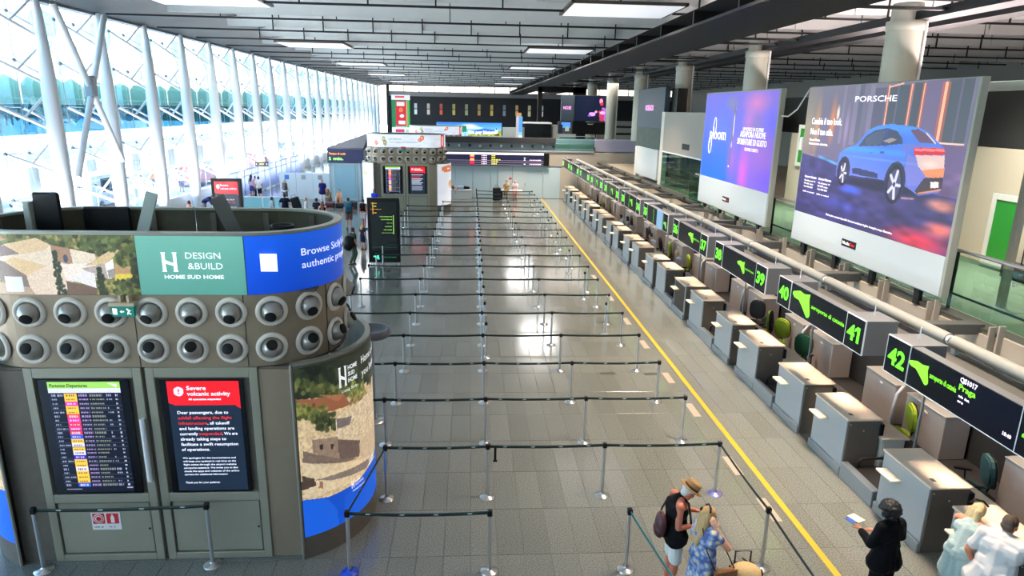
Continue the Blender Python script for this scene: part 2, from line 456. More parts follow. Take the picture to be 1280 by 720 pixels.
# ------------------------------------------------------------------ ceiling
ce = MB().box((-16.9, -12, 11.05), (40, 130, 11.2)).obj('ceiling', M_deck); struct(ce)
ROW0, DR = 12.65, 5.03
pan_me = MB().cbox((.004, 0, 0), (3.196, .04, .88), .008).mesh('ceiling_panel', M_baf)
LAMPS = [(xx, yy) for yy in (27.3, 46.1, 65.1, 84.6, 105.5) for xx in (-9.95, 5.75)]
def near_lamp(xx, yy):
    return any(abs(xx + 1.6 - lx) < 2.6 and abs(yy - ly) < 1.75 for lx, ly in LAMPS)
restp = MB(); rails = MB(); hang = MB(); rng = random.Random(3); npan = 0; rest_m = Matrix.Rotation(.035, 4, 'Z')
for r in range(0, 24):
    yy = ROW0 + DR * r
    if yy > 127: continue
    off = rng.uniform(0, 3.1); zz = 10.17
    xx = -12.5 - off * .5
    while xx < 38:
        if not near_lamp(xx, yy):
            if npan < 300 and yy > 15 and xx < 33:
                put('ceiling_panel', pan_me, ce, (xx, yy, zz), (0, 0, .035)); npan += 1
            else:
                M = rest_m.copy(); M.translation = (xx, yy, zz); restp.obox(M, (.004, 0, 0), (3.196, .04, .88))
        xx += 3.2
    segs = [(-16.1, 38)]
    for a, b in segs:
        cuts = sorted([lx for lx, ly in LAMPS if abs(ly - yy) < 1.9 and a < lx < b])
        cur = a
        for lx in cuts:
            rails.box((cur, yy - .13, 9.95), (lx - 2.15, yy - .04, 10.03)); cur = lx + 2.15
        rails.box((cur, yy - .13, 9.95), (b, yy - .04, 10.03))
    for q in range(-5, 20):
        px = q * 2.57 + (r % 5) * .4
        if px < -12.5 or near_lamp(px - 1.6, yy): continue
        if r % 3 != 1: hang.box((px, yy - .13, 10.03), (px + .06, yy - .07, 11.05))
        else: hang.box((px, yy + .1, 10.03), (px + .04, yy + .14, 11.05))
o = restp.obj('ceiling_panel', M_baf, ce); o['kind'] = 'stuff'
rails.obj('ceiling_rail', M_dark, ce); hang.obj('hanger', M_dark, ce)
# smooth soffit and edge beam along the glass side
M_soff = mat('soffit_grey', (74, 71, 68), .6, noise=.06, nscale=.7)
sof = MB().add([(-16.9, -12, 10.03), (-16.9, 130, 10.03), (-12.1, 130, 10.65), (-12.1, -12, 10.65), (-16.9, -12, 10.09), (-16.9, 130, 10.09), (-12.1, 130, 10.71), (-12.1, -12, 10.71)],
               [(0, 1, 2, 3), (4, 7, 6, 5), (3, 2, 6, 7), (0, 4, 5, 1), (0, 3, 7, 4), (1, 5, 6, 2)]).obj('trim_1', M_soff); struct(sof)
struct(MB().box((-17.2, -12, 9.95), (-16.7, 130, 10.9)).obj('trim_2', mat('edge_beam_grey', (140, 142, 146), .5)))
M_diff = mat('lamp_diffuser', (226, 230, 236), .5, emit=.42)
for i, (lx, ly) in enumerate(LAMPS):
    side = 'above the glass side of the hall' if lx < 0 else 'on the desk side of the ceiling'
    t = thing('ceiling_light', 'large flat white light panel %s, %s from the camera' % (side, ORD[i // 2 + 1]), 'ceiling light', (lx, ly, 9.97), 0, 'ceiling light panels')
    MB().cbox((-2.03, -1.62, 0), (2.03, 1.62, .04), .01).obj('diffuser', M_diff, t)
    MB().box((-2.1, -1.72, .02), (2.1, -1.62, .13)).box((-2.1, 1.62, .02), (2.1, 1.72, .13)).box((-2.15, -1.72, .02), (-2.03, 1.72, .13)).box((2.03, -1.72, .02), (2.15, 1.72, .13)).obj('frame', mat('brown_frame', (84, 72, 58), .5), t)
    MB().box((-.03, -.03, .03), (.03, .03, 1.09)).obj('hanger', M_dark, t)
# slatted dark strip with open cross bays, and the two dark beams right of it
M_mesh = mat('slat_black', (18, 19, 20), .6, 0.)
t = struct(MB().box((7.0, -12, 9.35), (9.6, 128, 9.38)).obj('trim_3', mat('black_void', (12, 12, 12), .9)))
sl = MB()
for k in range(34):
    xx = 7.0 + k * 2.6 / 33
    sl.box((xx - .014, -12, 8.86), (xx + .014, 128, 8.95))
sl = sl.obj('slat', M_mesh, t); sl['kind'] = 'stuff'
cb = MB()
for k in range(37): cb.box((7.0, -12 + k * 3.72 + .6, 8.94), (9.6, -12 + k * 3.72 + .7, 9.35))
cb.obj('cross_bearer', M_dark, t)
for n, (a, b, z0, z1) in enumerate(((12.3, 13.0, 8.86, 9.1), (13.7, 14.4, 8.86, 9.05))):
    struct(MB().box((a, -12, z0), (b, 128, z1)).obj('trim_%d' % (4 + n), M_dark))
xb = MB()
for k in range(10):
    yy = 7 + k * 9.93
    xb.box((9.6, yy - .9, 8.95), (12.3, yy - .75, 9.02)).box((9.6, yy + .9, 8.95), (12.3, yy + 1.05, 9.02))
struct(xb.obj('trim_6', M_dark))

# ------------------------------------------------------------------ round columns right of the desks
M_col = mat('column_paint', (186, 186, 172), .4, noise=.04, nscale=1.5)
for i, yy in enumerate((9.6, 19.5, 29.6, 39.7, 49.8, 59.8, 69.9, 80)):
    t = thing('round_column', 'tall pale round column rising behind the desk gallery, %s from the camera' % ORD[max(1, i)] if i else 'tall pale round column beside the photographer, out at the right', 'column', (12.3, yy, 0), 0, 'round columns behind the desks')
    MB().cyl((0, 0, 0), (0, 0, 8.86), .47, n=28).obj('shaft', M_col, t)
    MB().lathe([(.47, 8.6), (.50, 8.62), (.50, 8.86), (.40, 8.86), (.40, 9.34)], 24).obj('collar', M_col, t)
    MB().cyl((.42, -.3, 2), (.42, -.3, 9.0), .05, n=8).obj('downpipe', M_white, t)

# ------------------------------------------------------------------ glass wall on the left
FX = -16.6
wl_ = MB().box((-17.75, -12, -.1), (-17.3, 130, .85)).obj('wall_left', mat('kerb_white', (206, 210, 214), .5)); struct(wl_)
M_pane = glass_mat('clear_glass', (238, 248, 250), .05)
PY = [28.55 + 4.39 * k for k in range(-8, 23)]
GX = -17.5
pane = MB().box((-.006, .01, .01), (.006, 2.185, 1.79)).mesh('pane', M_pane)
npn = 0; restg = MB()
for k, cy in enumerate(PY):
    for h in range(2):
        for lv in range(5):
            y0 = cy + h * 2.195 - .3; z0 = .86 + lv * 1.82
            if 14 < cy < 118 and npn < 290:
                put('pane', pane, wl_, (GX, y0, z0)); npn += 1
            else:
                restg.box((GX - .006, y0 + .01, z0 + .01), (GX + .006, y0 + 2.185, z0 + 1.79))
o = restg.obj('pane', M_pane, wl_); o['kind'] = 'stuff'
M_fac = mat('facade_white', (240, 243, 246), .45)
LV = [1.65, 3.4, 5.16, 6.92, 8.68]
shaft = MB().lathe([(.18, 0), (.27, .5), (.32, 2.5), (.32, 4.8), (.27, 7.2), (.16, 9.5), (.09, 10.04)], 14).mesh('shaft', M_fac)
st = MB(); nd = MB(); rd = MB()
NX = GX - FX + .08
for z in LV:
    a = Vector((-.2, -.02, z)); n1 = Vector((NX, -1.95, z + .85)); n2 = Vector((NX, -.55, z + .8))
    st.cyl(n1, a, .07, n=7); st.cyl(n1.lerp(a, .5), (-.2, 0, z + 1.3), .05, n=6); st.cyl(n2, (-.2, .02, z + .3), .055, n=6)
    for q in (n1, n2): nd.sphere(q, .085, 6, 4)
    rd.cyl(n1, n2, .022, n=5)
for yy in (-1.95, -.55):
    rd.cyl((NX, yy, .85), (NX, yy, 10), .018, n=5)
st_me, nd_me, rd_me = st.mesh('strut', M_fac), nd.mesh('glass_clamp', mat('clamp_grey', (120, 128, 134), .4, .6)), rd.mesh('tie_rod', mat('rod_grey', (170, 184, 190), .4, .4))
for k, cy in enumerate(PY):
    if cy < 6: continue
    idx = sum(1 for q in PY if 20 < q <= cy)
    lab = ('white tapering facade column in front of the glass wall, %s from the camera' % ORD[min(idx, 24)]) if idx else 'white tapering facade column hidden left of the frame, number %d' % k
    t = thing('facade_column', lab, 'column', (FX, cy, 0), 0, 'white columns of the glass wall')
    put('shaft', shaft, t); put('strut', st_me, t); put('glass_clamp', nd_me, t); put('tie_rod', rd_me, t)
# crossed brace between the two nearest columns
t = thing('cross_brace', 'big white X brace with grey hub between the two nearest facade columns', 'brace', (FX + .42, 30.75, 0))
for (dy0, z0, dy1, z1) in ((-1.9, 9.9, 1.9, 3.6), (1.9, 9.9, -1.9, 3.2)):
    MB().cyl((0, dy0, z0), (0, dy1, z1), .13, n=10).obj('brace_tube', M_fac, t)
MB().cbox((-.2, -.2, 6.4), (.2, .2, 7.3), .06).obj('hub', mat('hub_grey', (172, 176, 182), .4), t)
# ------------------------------------------------------------------ teal film with mirrored lettering and tree shapes on the outside of the glass
M_teal = glass_mat('teal_film', (176, 214, 224), .04, rough=.2)
M_teal2 = glass_mat('light_teal_film', (200, 236, 243), .03, rough=.2)
t = thing('window_film', 'teal see-through film band with mirrored lettering across the glass wall', 'window film', (GX - .12, 0, 0))
MB().box((-.004, 12, 4.9), (.004, 122, 6.1)).obj('lower_band', glass_mat('blue_grey_film', (126, 172, 190), .04, rough=.2), t)
up = MB(); MP = Matrix(((0, 0, 1), (1, 0, 0), (0, 1, 0))).to_4x4()
for k, cy in enumerate(PY):
    if cy > 115: break
    pts = [(0, 6.11), (4.25, 6.11), (4.25, 6.95), (3.5, 7.2), (2.9, 7.0), (2.1, 7.3), (1.3, 7.1), (.6, 7.25), (0, 6.85)]
    up.prism([(cy - .1 + a, b) for a, b in pts], MP, .006)
o = up.obj('upper_band', M_teal, t); o['kind'] = 'stuff'
tr = MB()
for k, cy in enumerate(PY):
    if cy > 95: break
    c = cy + 2.0
    tr.prism([(c - .16, 7.33), (c + .16, 7.33), (c + .14, 8.2), (c + .85, 8.95), (c + 1.0, 9.4), (c + .7, 9.75), (c, 9.9), (c - .7, 9.75), (c - 1.0, 9.4), (c - .85, 8.95), (c - .14, 8.2)], MP, .006)
    for s_ in (-1, 1):
        tr.prism([(c + s_ * .6, 7.33), (c + s_ * .83, 7.33), (c + s_ * .68, 8.45), (c + s_ * .58, 8.45)][::s_], MP, .006)
o = tr.obj('tree_shape', M_teal2, t); o['kind'] = 'stuff'
M_tl = mat('film_lettering', (78, 122, 136), .5)
text('ADULTI PRODOTTI NO PRIMI DI', M_tl, t, (.03, 35, 5.3), .42, Matrix(((0, 0, 1), (1, 0, 0), (0, 1, 0))), w=19, mirror=True, align='CENTER')

# ------------------------------------------------------------------ far wall, right wall, wall behind the camera
M_far = mat('far_wall_dark', (38, 40, 45), .6)
wb = MB().box((-15.1, 128, 0), (40, 128.5, 8.25)).obj('wall_back', M_far); struct(wb)
struct(MB().box((-15.1, 127.9, 8.25), (40, 128.5, 9.1)).obj('trim_7', mat('lintel_grey', (158, 156, 154), .7)))
struct(MB().box((-15.3, 127.7, 0), (-14.9, 128.5, 11.05)).obj('trim_8', M_dark))
M_sky = glass_mat('clerestory_glass', (250, 246, 250), .03)
for k in range(20):
    x0 = -14.9 + k * 2.77
    w = struct(MB().box((x0 + .08, 128.05, 9.12), (x0 + 2.69, 128.1, 10.2)).obj('window_%d' % (k + 1), M_sky))
    zb = 9.55 if k % 3 == 0 else 10.14
    MB().box((x0 - .08, 127.9, 9.1), (x0 + .08, 128.2, 11.0)).obj('mullion', mat('frame_brown', (110, 92, 92), .6), w); MB().box((x0 + .08, 127.95, zb), (x0 + 2.69, 128.2, zb + .07)).obj('glazing_bar', mat('frame_brown', (110, 92, 92), .6), w)
struct(MB().box((-15.1, 128, 10.2), (40, 128.5, 11.05)).obj('trim_9', M_far))
struct(MB().box((40, -12, 0), (40.3, 130, 11.2)).obj('wall_right', M_wallgrey))
wr = struct(MB().box((-17.7, -12.3, 0), (40, -12, 5.6)).box((-17.7, -12.3, 9.95), (40, -12, 11.1)).obj('wall_rear', M_wallgrey))
rg = MB(); rm = MB()  # high glazing added in the unseen rear wall to bring daylight onto the ceiling
for k in range(24):
    rg.box((-17.7 + k * 2.4 + .05, -12.16, 5.6), (-17.7 + (k + 1) * 2.4 - .05, -12.14, 9.95)); rm.box((-17.7 + k * 2.4 - .05, -12.25, 5.6), (-17.7 + k * 2.4 + .05, -12.05, 9.95))
o = rg.obj('pane', glass_mat('tinted_glass', (186, 190, 194), .05), wr); o['kind'] = 'stuff'
o = rm.obj('mullion', M_fac, wr); o['kind'] = 'stuff'

# ------------------------------------------------------------------ outside the glass: forecourt, raised road deck, cars
og = MB().box((-160, -80, -.3), (-17.95, 260, -.12)).box((-17.95, -80, -.3), (60, -12.6, -.12)).obj('forecourt', mat('pale_paving', (196, 194, 192), .85, noise=.08, nscale=.3)); struct(og)
t = thing('raised_road', 'pale raised road deck on round piers outside the glass wall', 'road deck', (-25.5, 0, 0))
MB().box((-3.5, -30, 2.45), (0, 140, 2.85)).obj('deck', mat('deck_concrete', (176, 180, 184), .7), t)
MB().box((-.12, -30, 2.86), (0, 140, 3.5)).obj('parapet', frost_mat('parapet_glass', (196, 220, 226), .6), t)
for k in range(12): MB().cyl((-1.2, 4 + k * 6.5, -.12), (-1.2, 4 + k * 6.5, 2.45), .3, n=12).obj('pier', mat('pier_concrete', (196, 198, 200), .7), t)
def car(x, y, rz, c, label, van=False, group='parked vehicles outside the glass'):
    t = thing('van' if van else 'car', label, 'van' if van else 'car', (x, y, -.12), rz, group)
    h = 2.1 if van else 1.45; L = 4.8 if van else 4.3
    prof = [(-L / 2, .35), (-L / 2, .95), (-L / 2 + .15, h), (L * .25, h), (L * .38, 1.05), (L / 2, .9), (L / 2, .35)] if van else \
           [(-L / 2, .35), (-L / 2, .9), (-L / 2 + .5, .98), (-L / 2 + 1.0, h), (L * .12, h), (L * .28, .98), (L / 2, .82), (L / 2, .35)]
    M = Matrix(((1, 0, 0), (0, 0, -1), (0, 1, 0))).to_4x4(); M.translation = (0, .88, 0)
    MB().prism(prof, M, 1.76).obj('body', mat('car_%d_%d_%d' % c, c, .3, .2), t)
    g = MB(); z0, z1 = (1.1, h - .2) if van else (1.0, h - .1)
    for s_ in (-1, 1): g.box((-L * .3, s_ * .885 - .004, z0), (L * .12, s_ * .885 + .004, z1))
    g.obj('window', M_navy, t)
    for wx in (-L * .32, L * .32):
        for s_ in (-.78, .78): MB().cyl((wx, s_ - .1, .32), (wx, s_ + .1, .32), .32, n=12).obj('wheel', M_black, t)
car(-22.2, 28.5, 1.57, (60, 66, 74), 'dark van parked close outside the glass wall at the left', True)
car(-22.8, 43, 1.5, (222, 226, 230), 'white van parked outside behind the second facade column', True)
car(-22.0, 56, 1.57, (216, 84, 40), 'orange car outside beyond the facade columns')
car(-42, 58, 1.2, (60, 74, 150), 'blue car far out on the bright forecourt')
car(-40, 40, .5, (150, 154, 160), 'grey car on the forecourt by the yellow flower bed')
car(-45, 66, .5, (238, 238, 238), 'white car far out on the forecourt')
car(-22.3, 72, 1.5, (200, 60, 60), 'red car outside beyond the middle of the glass wall')
car(-22.3, 84, 1.57, (90, 96, 110), 'grey van far along outside the glass wall', True)
tag(MB().add([(-60 + 10 * math.cos(a), 52 + 3 * math.sin(a), .1) for a in [k * .524 for k in range(12)]] + [(-60 + 10.3 * math.cos(a), 52 + 3.3 * math.sin(a), -.12) for a in [k * .524 for k in range(12)]],
    [tuple(range(12))] + [(k, k + 12, (k + 1) % 12 + 12, (k + 1) % 12) for k in range(12)]).obj('flower_bed', mat('yellow_flowers', (214, 206, 70), .8, noise=.4, nscale=3)),
    'yellow flowering bed on the forecourt far outside the glass', 'flower bed')
t = thing('vending_kiosk', 'purple drinks vending machine outside at the far left', 'vending machine', (-20.6, 27.0, -.12))
MB().cbox((-.5, -.7, 0), (.5, .7, 1.9), .04).obj('cabinet', mat('purple_panel', (96, 70, 130), .4), t)
for k in range(4): MB().box((.5, -.6, .35 + k * .38), (.53, .6, .6 + k * .38)).obj('shelf_row', mat('shelf_pale_%d' % (k % 2), ((200, 190, 214), (120, 60, 110))[k % 2], .4), t)
# ================================================================== INFORMATION KIOSKS (stadium-shaped, air nozzles round the top)
M_kmetal = mat('stained_steel', (146, 130, 108), .42, .25, noise=.22, nscale=3, stretch=(1, 1, .35))
M_kdark = mat('grey_brown_steel', (100, 93, 82), .5, .2, noise=.25, nscale=7)
M_kdoor = mat('door_steel', (158, 155, 136), .35, .35, noise=.08, nscale=2)
M_kin = mat('kiosk_inside', (80, 76, 60), .8, noise=.2)
M_rim = mat('rim_steel', (150, 150, 138), .4, .5)
M_ring = mat('nozzle_ring', (216, 206, 192), .45, 0., noise=.08)
M_ball = mat('nozzle_ball', (160, 156, 148), .3, .55)
M_hole = mat('nozzle_dark', (6, 6, 6), .9)
M_screen = mat('screen_black', (8, 8, 10), .12)
PR_BACK = print_mat('backlit_print', .28, .4)
PR_SCR = print_mat('screen_print', .5, .25)
PR_PAPER = print_mat('paper_print', 0., .45)
KA, KR, KC = 1.32, 1.1, 1.1
def kpos(s, r=KR):
    """point on the stadium outline at arc length s (0 = middle of the front), offset so that the radius is r; and its outward normal"""
    sg = 1 if s >= 0 else -1; q = abs(s)
    if q <= KA: return Vector((s, KC - r, 0)), Vector((0, -1, 0))
    t = (q - KA) / KR
    if t <= PI: return Vector((sg * (KA + r * math.sin(t)), KC - r * math.cos(t), 0)), Vector((sg * math.sin(t), -math.cos(t), 0))
    return Vector((sg * (KA - (q - KA - PI * KR)), KC + r, 0)), Vector((0, 1, 0))
HALF = KA + PI * KR + KA
def kwall(mb, s0, s1, z0, z1, r0, r1, n):
    """curved slab between radii r0<r1"""
    V = []; F = []
    for i in range(n + 1):
        s = s0 + (s1 - s0) * i / n
        a, _ = kpos(s, r0); b, _ = kpos(s, r1)
        V += [(a.x, a.y, z0), (a.x, a.y, z1), (b.x, b.y, z0), (b.x, b.y, z1)]
    for i in range(n):
        k = 4 * i; j = k + 4
        F += [(k, j, j + 1, k + 1), (k + 2, k + 3, j + 3, j + 2), (k + 1, j + 1, j + 3, k + 3), (k, k + 2, j + 2, j)]
    F += [(0, 1, 3, 2), (4 * n, 4 * n + 2, 4 * n + 3, 4 * n + 1)]
    return mb.add(V, F)
def endpos(a, sgn, R=1.35):
    """outline of the round end cabinets, a in degrees from straight outwards"""
    t = math.radians(a); return Vector((sgn * (1.42 + R * math.cos(t)), 1.15 + R * math.sin(t), 0))

# --- prints
def house_canvas():
    c = Canvas(300, 112, (128, 122, 70)); c.grain(np.ones_like(c.U), .35, 26, 2, 2.7)
    X = lambda x: .146 + .854 * x / 890.; Y = lambda y: (y - 285) / 400.
    def P(pts, col, al=1.): return c.poly([(X(x), Y(y)) for x, y in pts], col, al)
    c.blobs(X(0), 0, 1, .32, 110, .03, [(70, 78, 44), (88, 96, 54), (56, 64, 38), (104, 108, 62)], 3, .07)
    P([(-170, 285), (60, 285), (110, 320), (0, 345), (-170, 360)], (176, 124, 92)); c.blobs(X(-150), .1, X(60), .4, 14, .03, [(60, 66, 40)], 12, .08)
    P([(-170, 420), (0, 415), (60, 400), (0, 690), (-170, 690)], (190, 172, 150))
    roofs = []
    P([(75, 355), (375, 350), (480, 380), (560, 400), (560, 520), (480, 600), (400, 690), (210, 690), (140, 560), (60, 470)], (214, 194, 172))
    P([(50, 365), (130, 350), (185, 410), (60, 430)], (126, 108, 104))
    P([(85, 350), (295, 305), (375, 350), (340, 385), (190, 415)], (206, 176, 138))
    P([(375, 350), (490, 375), (495, 485), (380, 455)], (160, 124, 98)); c.ell(X(455), Y(440), .014, .07, (70, 74, 96))
    P([(490, 375), (640, 410), (640, 440), (500, 490)], (220, 200, 178))
    P([(75, 465), (140, 430), (335, 490), (200, 555)], (206, 176, 134))
    P([(0, 445), (75, 465), (200, 555), (215, 640), (60, 600), (0, 580)], (122, 106, 98)); P([(0, 445), (0, 440), (75, 430), (75, 465)], (210, 190, 170))
    P([(200, 555), (340, 490), (460, 600), (380, 690), (215, 690)], (216, 190, 168))
    P([(0, 600), (215, 640), (240, 690), (0, 690)], (176, 150, 126))
    P([(420, 480), (560, 470), (640, 440), (640, 560), (440, 590)], (228, 210, 196))
    P([(560, 490), (735, 385), (815, 375), (690, 475)], (206, 176, 132)); P([(545, 505), (690, 475), (700, 575), (620, 560)], (176, 158, 150)); P([(690, 475), (745, 440), (745, 570), (700, 575)], (232, 226, 222)); P([(700, 520), (745, 505), (745, 570), (703, 572)], (150, 140, 136))
    P([(450, 580), (560, 520), (620, 540), (620, 640), (540, 610)], (222, 212, 208)); P([(440, 590), (620, 640), (620, 690), (440, 690)], (110, 86, 72))
    P([(745, 480), (850, 490), (850, 540), (750, 560)], (180, 140, 100)); P([(745, 545), (860, 540), (880, 570), (740, 590)], (214, 186, 74))
    m = P([(-170, 285), (900, 285), (900, 690), (-170, 690)], (0, 0, 0), 0.); c.grain(m, .07, 60, 9, 3)
    c.blobs(X(560), .02, X(800), .24, 60, .02, [(70, 82, 46), (90, 100, 56)], 8, .05); c.blobs(X(770), .15, 1, .5, 60, .02, [(60, 70, 38), (76, 86, 46), (112, 112, 60)], 18, .06)
    c.blobs(X(730), .74, X(890), 1, 80, .018, [(58, 66, 36), (88, 94, 52), (72, 80, 44)], 5, .05); c.blobs(X(850), .4, 1, .8, 40, .016, [(40, 46, 28), (56, 62, 36)], 15, .06)
    for cx, y0, w in ((392, 395, 38), (650, 505, 34)):
        for k in range(60):
            t = k / 59.; ww = w * (.35 + .65 * min(1, t * 2.4)); R = random.Random(k); c.ell(X(cx + R.uniform(-.6, .6) * ww + 10 * t), Y(y0 + (690 - y0) * t), .012, .035, R.choice([(46, 54, 34), (60, 68, 40), (38, 44, 30)]), .95, .3)
    c.rect(X(55), Y(565), X(170), Y(668), (206, 206, 212))
    return c
def col_canvas():
    c = Canvas(190, 190, (216, 188, 146)); c.grain(np.ones_like(c.U), .10, 70, 2, 1.6)
    def q(px, py):
        x = (px - 990) / 245.; v = (py - (85 - 115 * x)) / (575 - 5 * x); xl = 965 + 50 * v; x = max(-.1, min(1.2, (px - xl) / (263 - 20 * v)))
        a = math.degrees(math.asin(min(1, .12 + .88 * x))) - 73.5 + max(0, x - 1) * 60; return ((a + 66.5) / 133., v)
    def P(pts, col, al=1.): return c.poly([q(*p) for p in pts], col, al)
    def B(x0, y0, x1, y1, n, r, cols, seed):
        R = random.Random(seed)
        for _ in range(n):
            u, v = q(R.uniform(x0, x1), R.uniform(y0, y1)); k = R.uniform(.75, 1.25); c.ell(u, v, r * R.uniform(.6, 1.2) * .6, r * R.uniform(.5, 1.1), [min(255, z * k) for z in R.choice(cols)], .9, .4)
    c.rect(.62, 0, 1, .3, (50, 60, 36)); c.rect(.62, .3, 1, .62, (190, 164, 126))
    P([(950, 60), (1240, -60), (1240, 120), (950, 200)], (38, 46, 34))
    B(960, 70, 1230, 130, 150, .03, [(28, 36, 28), (40, 50, 34), (52, 62, 40)], 1); B(970, 125, 1130, 165, 90, .025, [(84, 92, 50), (104, 108, 60), (60, 68, 40)], 2)
    P([(975, 190), (1120, 150), (1140, 185), (1060, 215), (975, 245)], (156, 96, 66)); P([(1040, 160), (1120, 150), (1100, 175)], (180, 118, 80), .8)
    B(975, 195, 1065, 250, 90, .022, [(112, 116, 56), (134, 136, 70), (84, 90, 46)], 3); B(1035, 215, 1095, 272, 70, .022, [(46, 54, 34), (66, 74, 44), (84, 90, 52)], 4)
    B(1130, 110, 1190, 165, 60, .022, [(98, 110, 48), (130, 138, 62), (70, 80, 40)], 5); B(1140, 150, 1235, 190, 60, .02, [(140, 120, 70), (116, 104, 60), (160, 140, 90)], 6)
    P([(1095, 228), (1150, 190), (1240, 130), (1240, 320), (1165, 325), (1095, 296)], (216, 194, 160)); c.grain(P([(1095, 228), (1240, 130), (1240, 320), (1095, 296)], (0, 0, 0), 0.), .12, 90, 7, 1.4)
    P([(1098, 232), (1146, 224), (1140, 252), (1098, 266)], (122, 110, 106))
    P([(1026, 310), (1102, 290), (1112, 372), (1028, 352)], (152, 128, 108)); P([(1100, 300), (1176, 312), (1176, 368), (1110, 374)], (108, 90, 82)); P([(1176, 312), (1240, 280), (1240, 400), (1176, 368)], (206, 182, 150))
    for x, y in ((1080, 318), (1048, 322)): P([(x, y), (x + 9, y - 1), (x + 9, y + 16), (x, y + 17)], (52, 42, 40))
    P([(1000, 352), (1110, 366), (1172, 372), (1060, 396), (1000, 390)], (126, 106, 94)); P([(1000, 392), (1240, 395), (1240, 430), (1010, 505)], (228, 204, 166), .8)
    P([(1036, 444), (1110, 415), (1225, 388), (1205, 420), (1090, 440)], (138, 122, 112)); P([(1000, 435), (1036, 440), (1042, 462), (1000, 486)], (82, 66, 56)); P([(1050, 446), (1062, 446), (1062, 470), (1050, 470)], (160, 120, 90))
    P([(1180, 455), (1262, 350), (1262, 395), (1185, 465)], (196, 164, 60))
    c.grain((c.V > .3).astype(float), .08, 80, 9, 1.3)
    P([(960, 524), (1005, 518), (1080, 498), (1170, 455), (1280, 350), (1300, 760), (960, 760)], (12, 84, 210)); c.rect(.6, .68, 1, 1, (20, 92, 220))
    P([(1005, 520), (1075, 505), (1105, 540), (1115, 600), (1110, 760), (960, 760)], (30, 104, 226), .8); P([(1130, 500), (1180, 455), (1280, 360), (1280, 700), (1130, 700)], (22, 96, 222), .8)
    return c
def depart_canvas():
    c = Canvas(120, 156, (14, 18, 34)); c.rect(0, 0, 1, .055, (140, 190, 84)); c.rect(0, .055, 1, .095, (196, 192, 226))
    R = random.Random(5); n = 23
    cols = ['y', 'y', 'm', 'y', 'y', 'r', 'm', 'r', 'm', 'r', 'b', 'y', 'w', 'y', 'w', 'i', 'y', 'y', 'w', 'y', 'y', 'y', 'b']
    pal = dict(y=(228, 176, 62), m=(206, 50, 150), r=(222, 50, 60), b=(30, 80, 214), w=(206, 200, 226), i=(40, 34, 170))
    for k in range(n):
        y = .1 + k * .037
        c.rect(0, y + .033, 1, y + .037, (46, 52, 66))
        c.rect(.21, y, .38, y + .036, pal[cols[k]])
        def dash(x0, x1, col, seed):
            q = random.Random(seed); x = x0
            while x < x1:
                w = q.uniform(.012, .03); c.rect(x, y + .012, min(x + w, x1), y + .026, col, .75); x += w + .01
        dash(.235, .355, (90, 60, 40) if cols[k] in 'yw' else (240, 210, 220), k)
        dash(.03, .1, (170, 176, 196), k + 40)
        if k % 4 == 0: dash(.12, .19, (170, 176, 196), k + 70)
        dash(.41, .53, (180, 150, 200), k + 100); dash(.56, .56 + R.uniform(.1, .22), (150, 150, 130), k + 130)
        if k % 3 != 2: dash(.79, .79 + R.uniform(.03, .08), (170, 176, 196), k + 160)
        dash(.92, .95, (200, 204, 220), k + 200)
    c.rect(.03, .965, .25, .975, (140, 140, 150)); c.rect(.9, .955, .98, .965, (140, 140, 150))
    c.poly([(.82, .012), (.9, .016), (.96, .022), (.95, .05), (.9, .034)], (214, 232, 190))
    return c
def notice_canvas():
    c = Canvas(90, 160, (24, 36, 52))
    m = c.poly([(0, 0), (1, 0), (1, .245), (.93, .215), (.1, .215), (0, .19)], (226, 26, 36))
    c.ell(.155, .09, .07, .04, (206, 206, 246)); c.rect(.145, .066, .165, .094, (200, 60, 90)); c.rect(.145, .102, .165, .112, (200, 60, 90))
    return c
CV_HOUSE, CV_COL, CV_DEP, CV_NOTE = house_canvas(), col_canvas(), depart_canvas(), notice_canvas()
CV_FAR = notice_canvas()
for _k in range(8): CV_FAR.rect(.1, .28 + _k * .05, .85 - .1 * (_k % 3), .305 + _k * .05, (206, 208, 220) if _k not in (1, 2) else (196, 60, 70), .85)
for _k in range(6): CV_FAR.rect(.1, .71 + _k * .032, .85 - .08 * (_k % 2), .724 + _k * .032, (190, 194, 210), .8)
CV_FAR.rect(.28, .06, .7, .09, (236, 226, 230)); CV_FAR.rect(.28, .11, .85, .14, (236, 226, 230))
def leaf_canvas(w, h, leaves, seed):
    c = Canvas(w, h, (222, 226, 236)); c.grain(np.ones_like(c.U), .04, 5, seed, w / h)
    for (x, y, rx, ry, col) in leaves:
        for k in range(7):
            a = k * .9 + seed; c.ell(x + rx * .6 * math.cos(a), y + ry * .6 * math.sin(a), rx * .42, ry * .42, col, .9)
    return c
M_hw = mat('print_white', (238, 240, 240), .5, emit=.35)
M_tr = mat('notice_white', (220, 222, 236), .4, emit=.55)
M_trr = mat('notice_red', (206, 44, 50), .4, emit=.5)
LOGO_H = [(0, 0), (.3, 0), (.27, .06), (.25, .42), (.74, .30), (.72, .06), (.68, 0), (1, 0), (.95, .08), (.95, .9), (1, 1), (.68, 1), (.74, .92), (.75, .44), (.25, .60), (.25, .9), (.3, 1), (0, 1), (.05, .92), (.05, .08)]
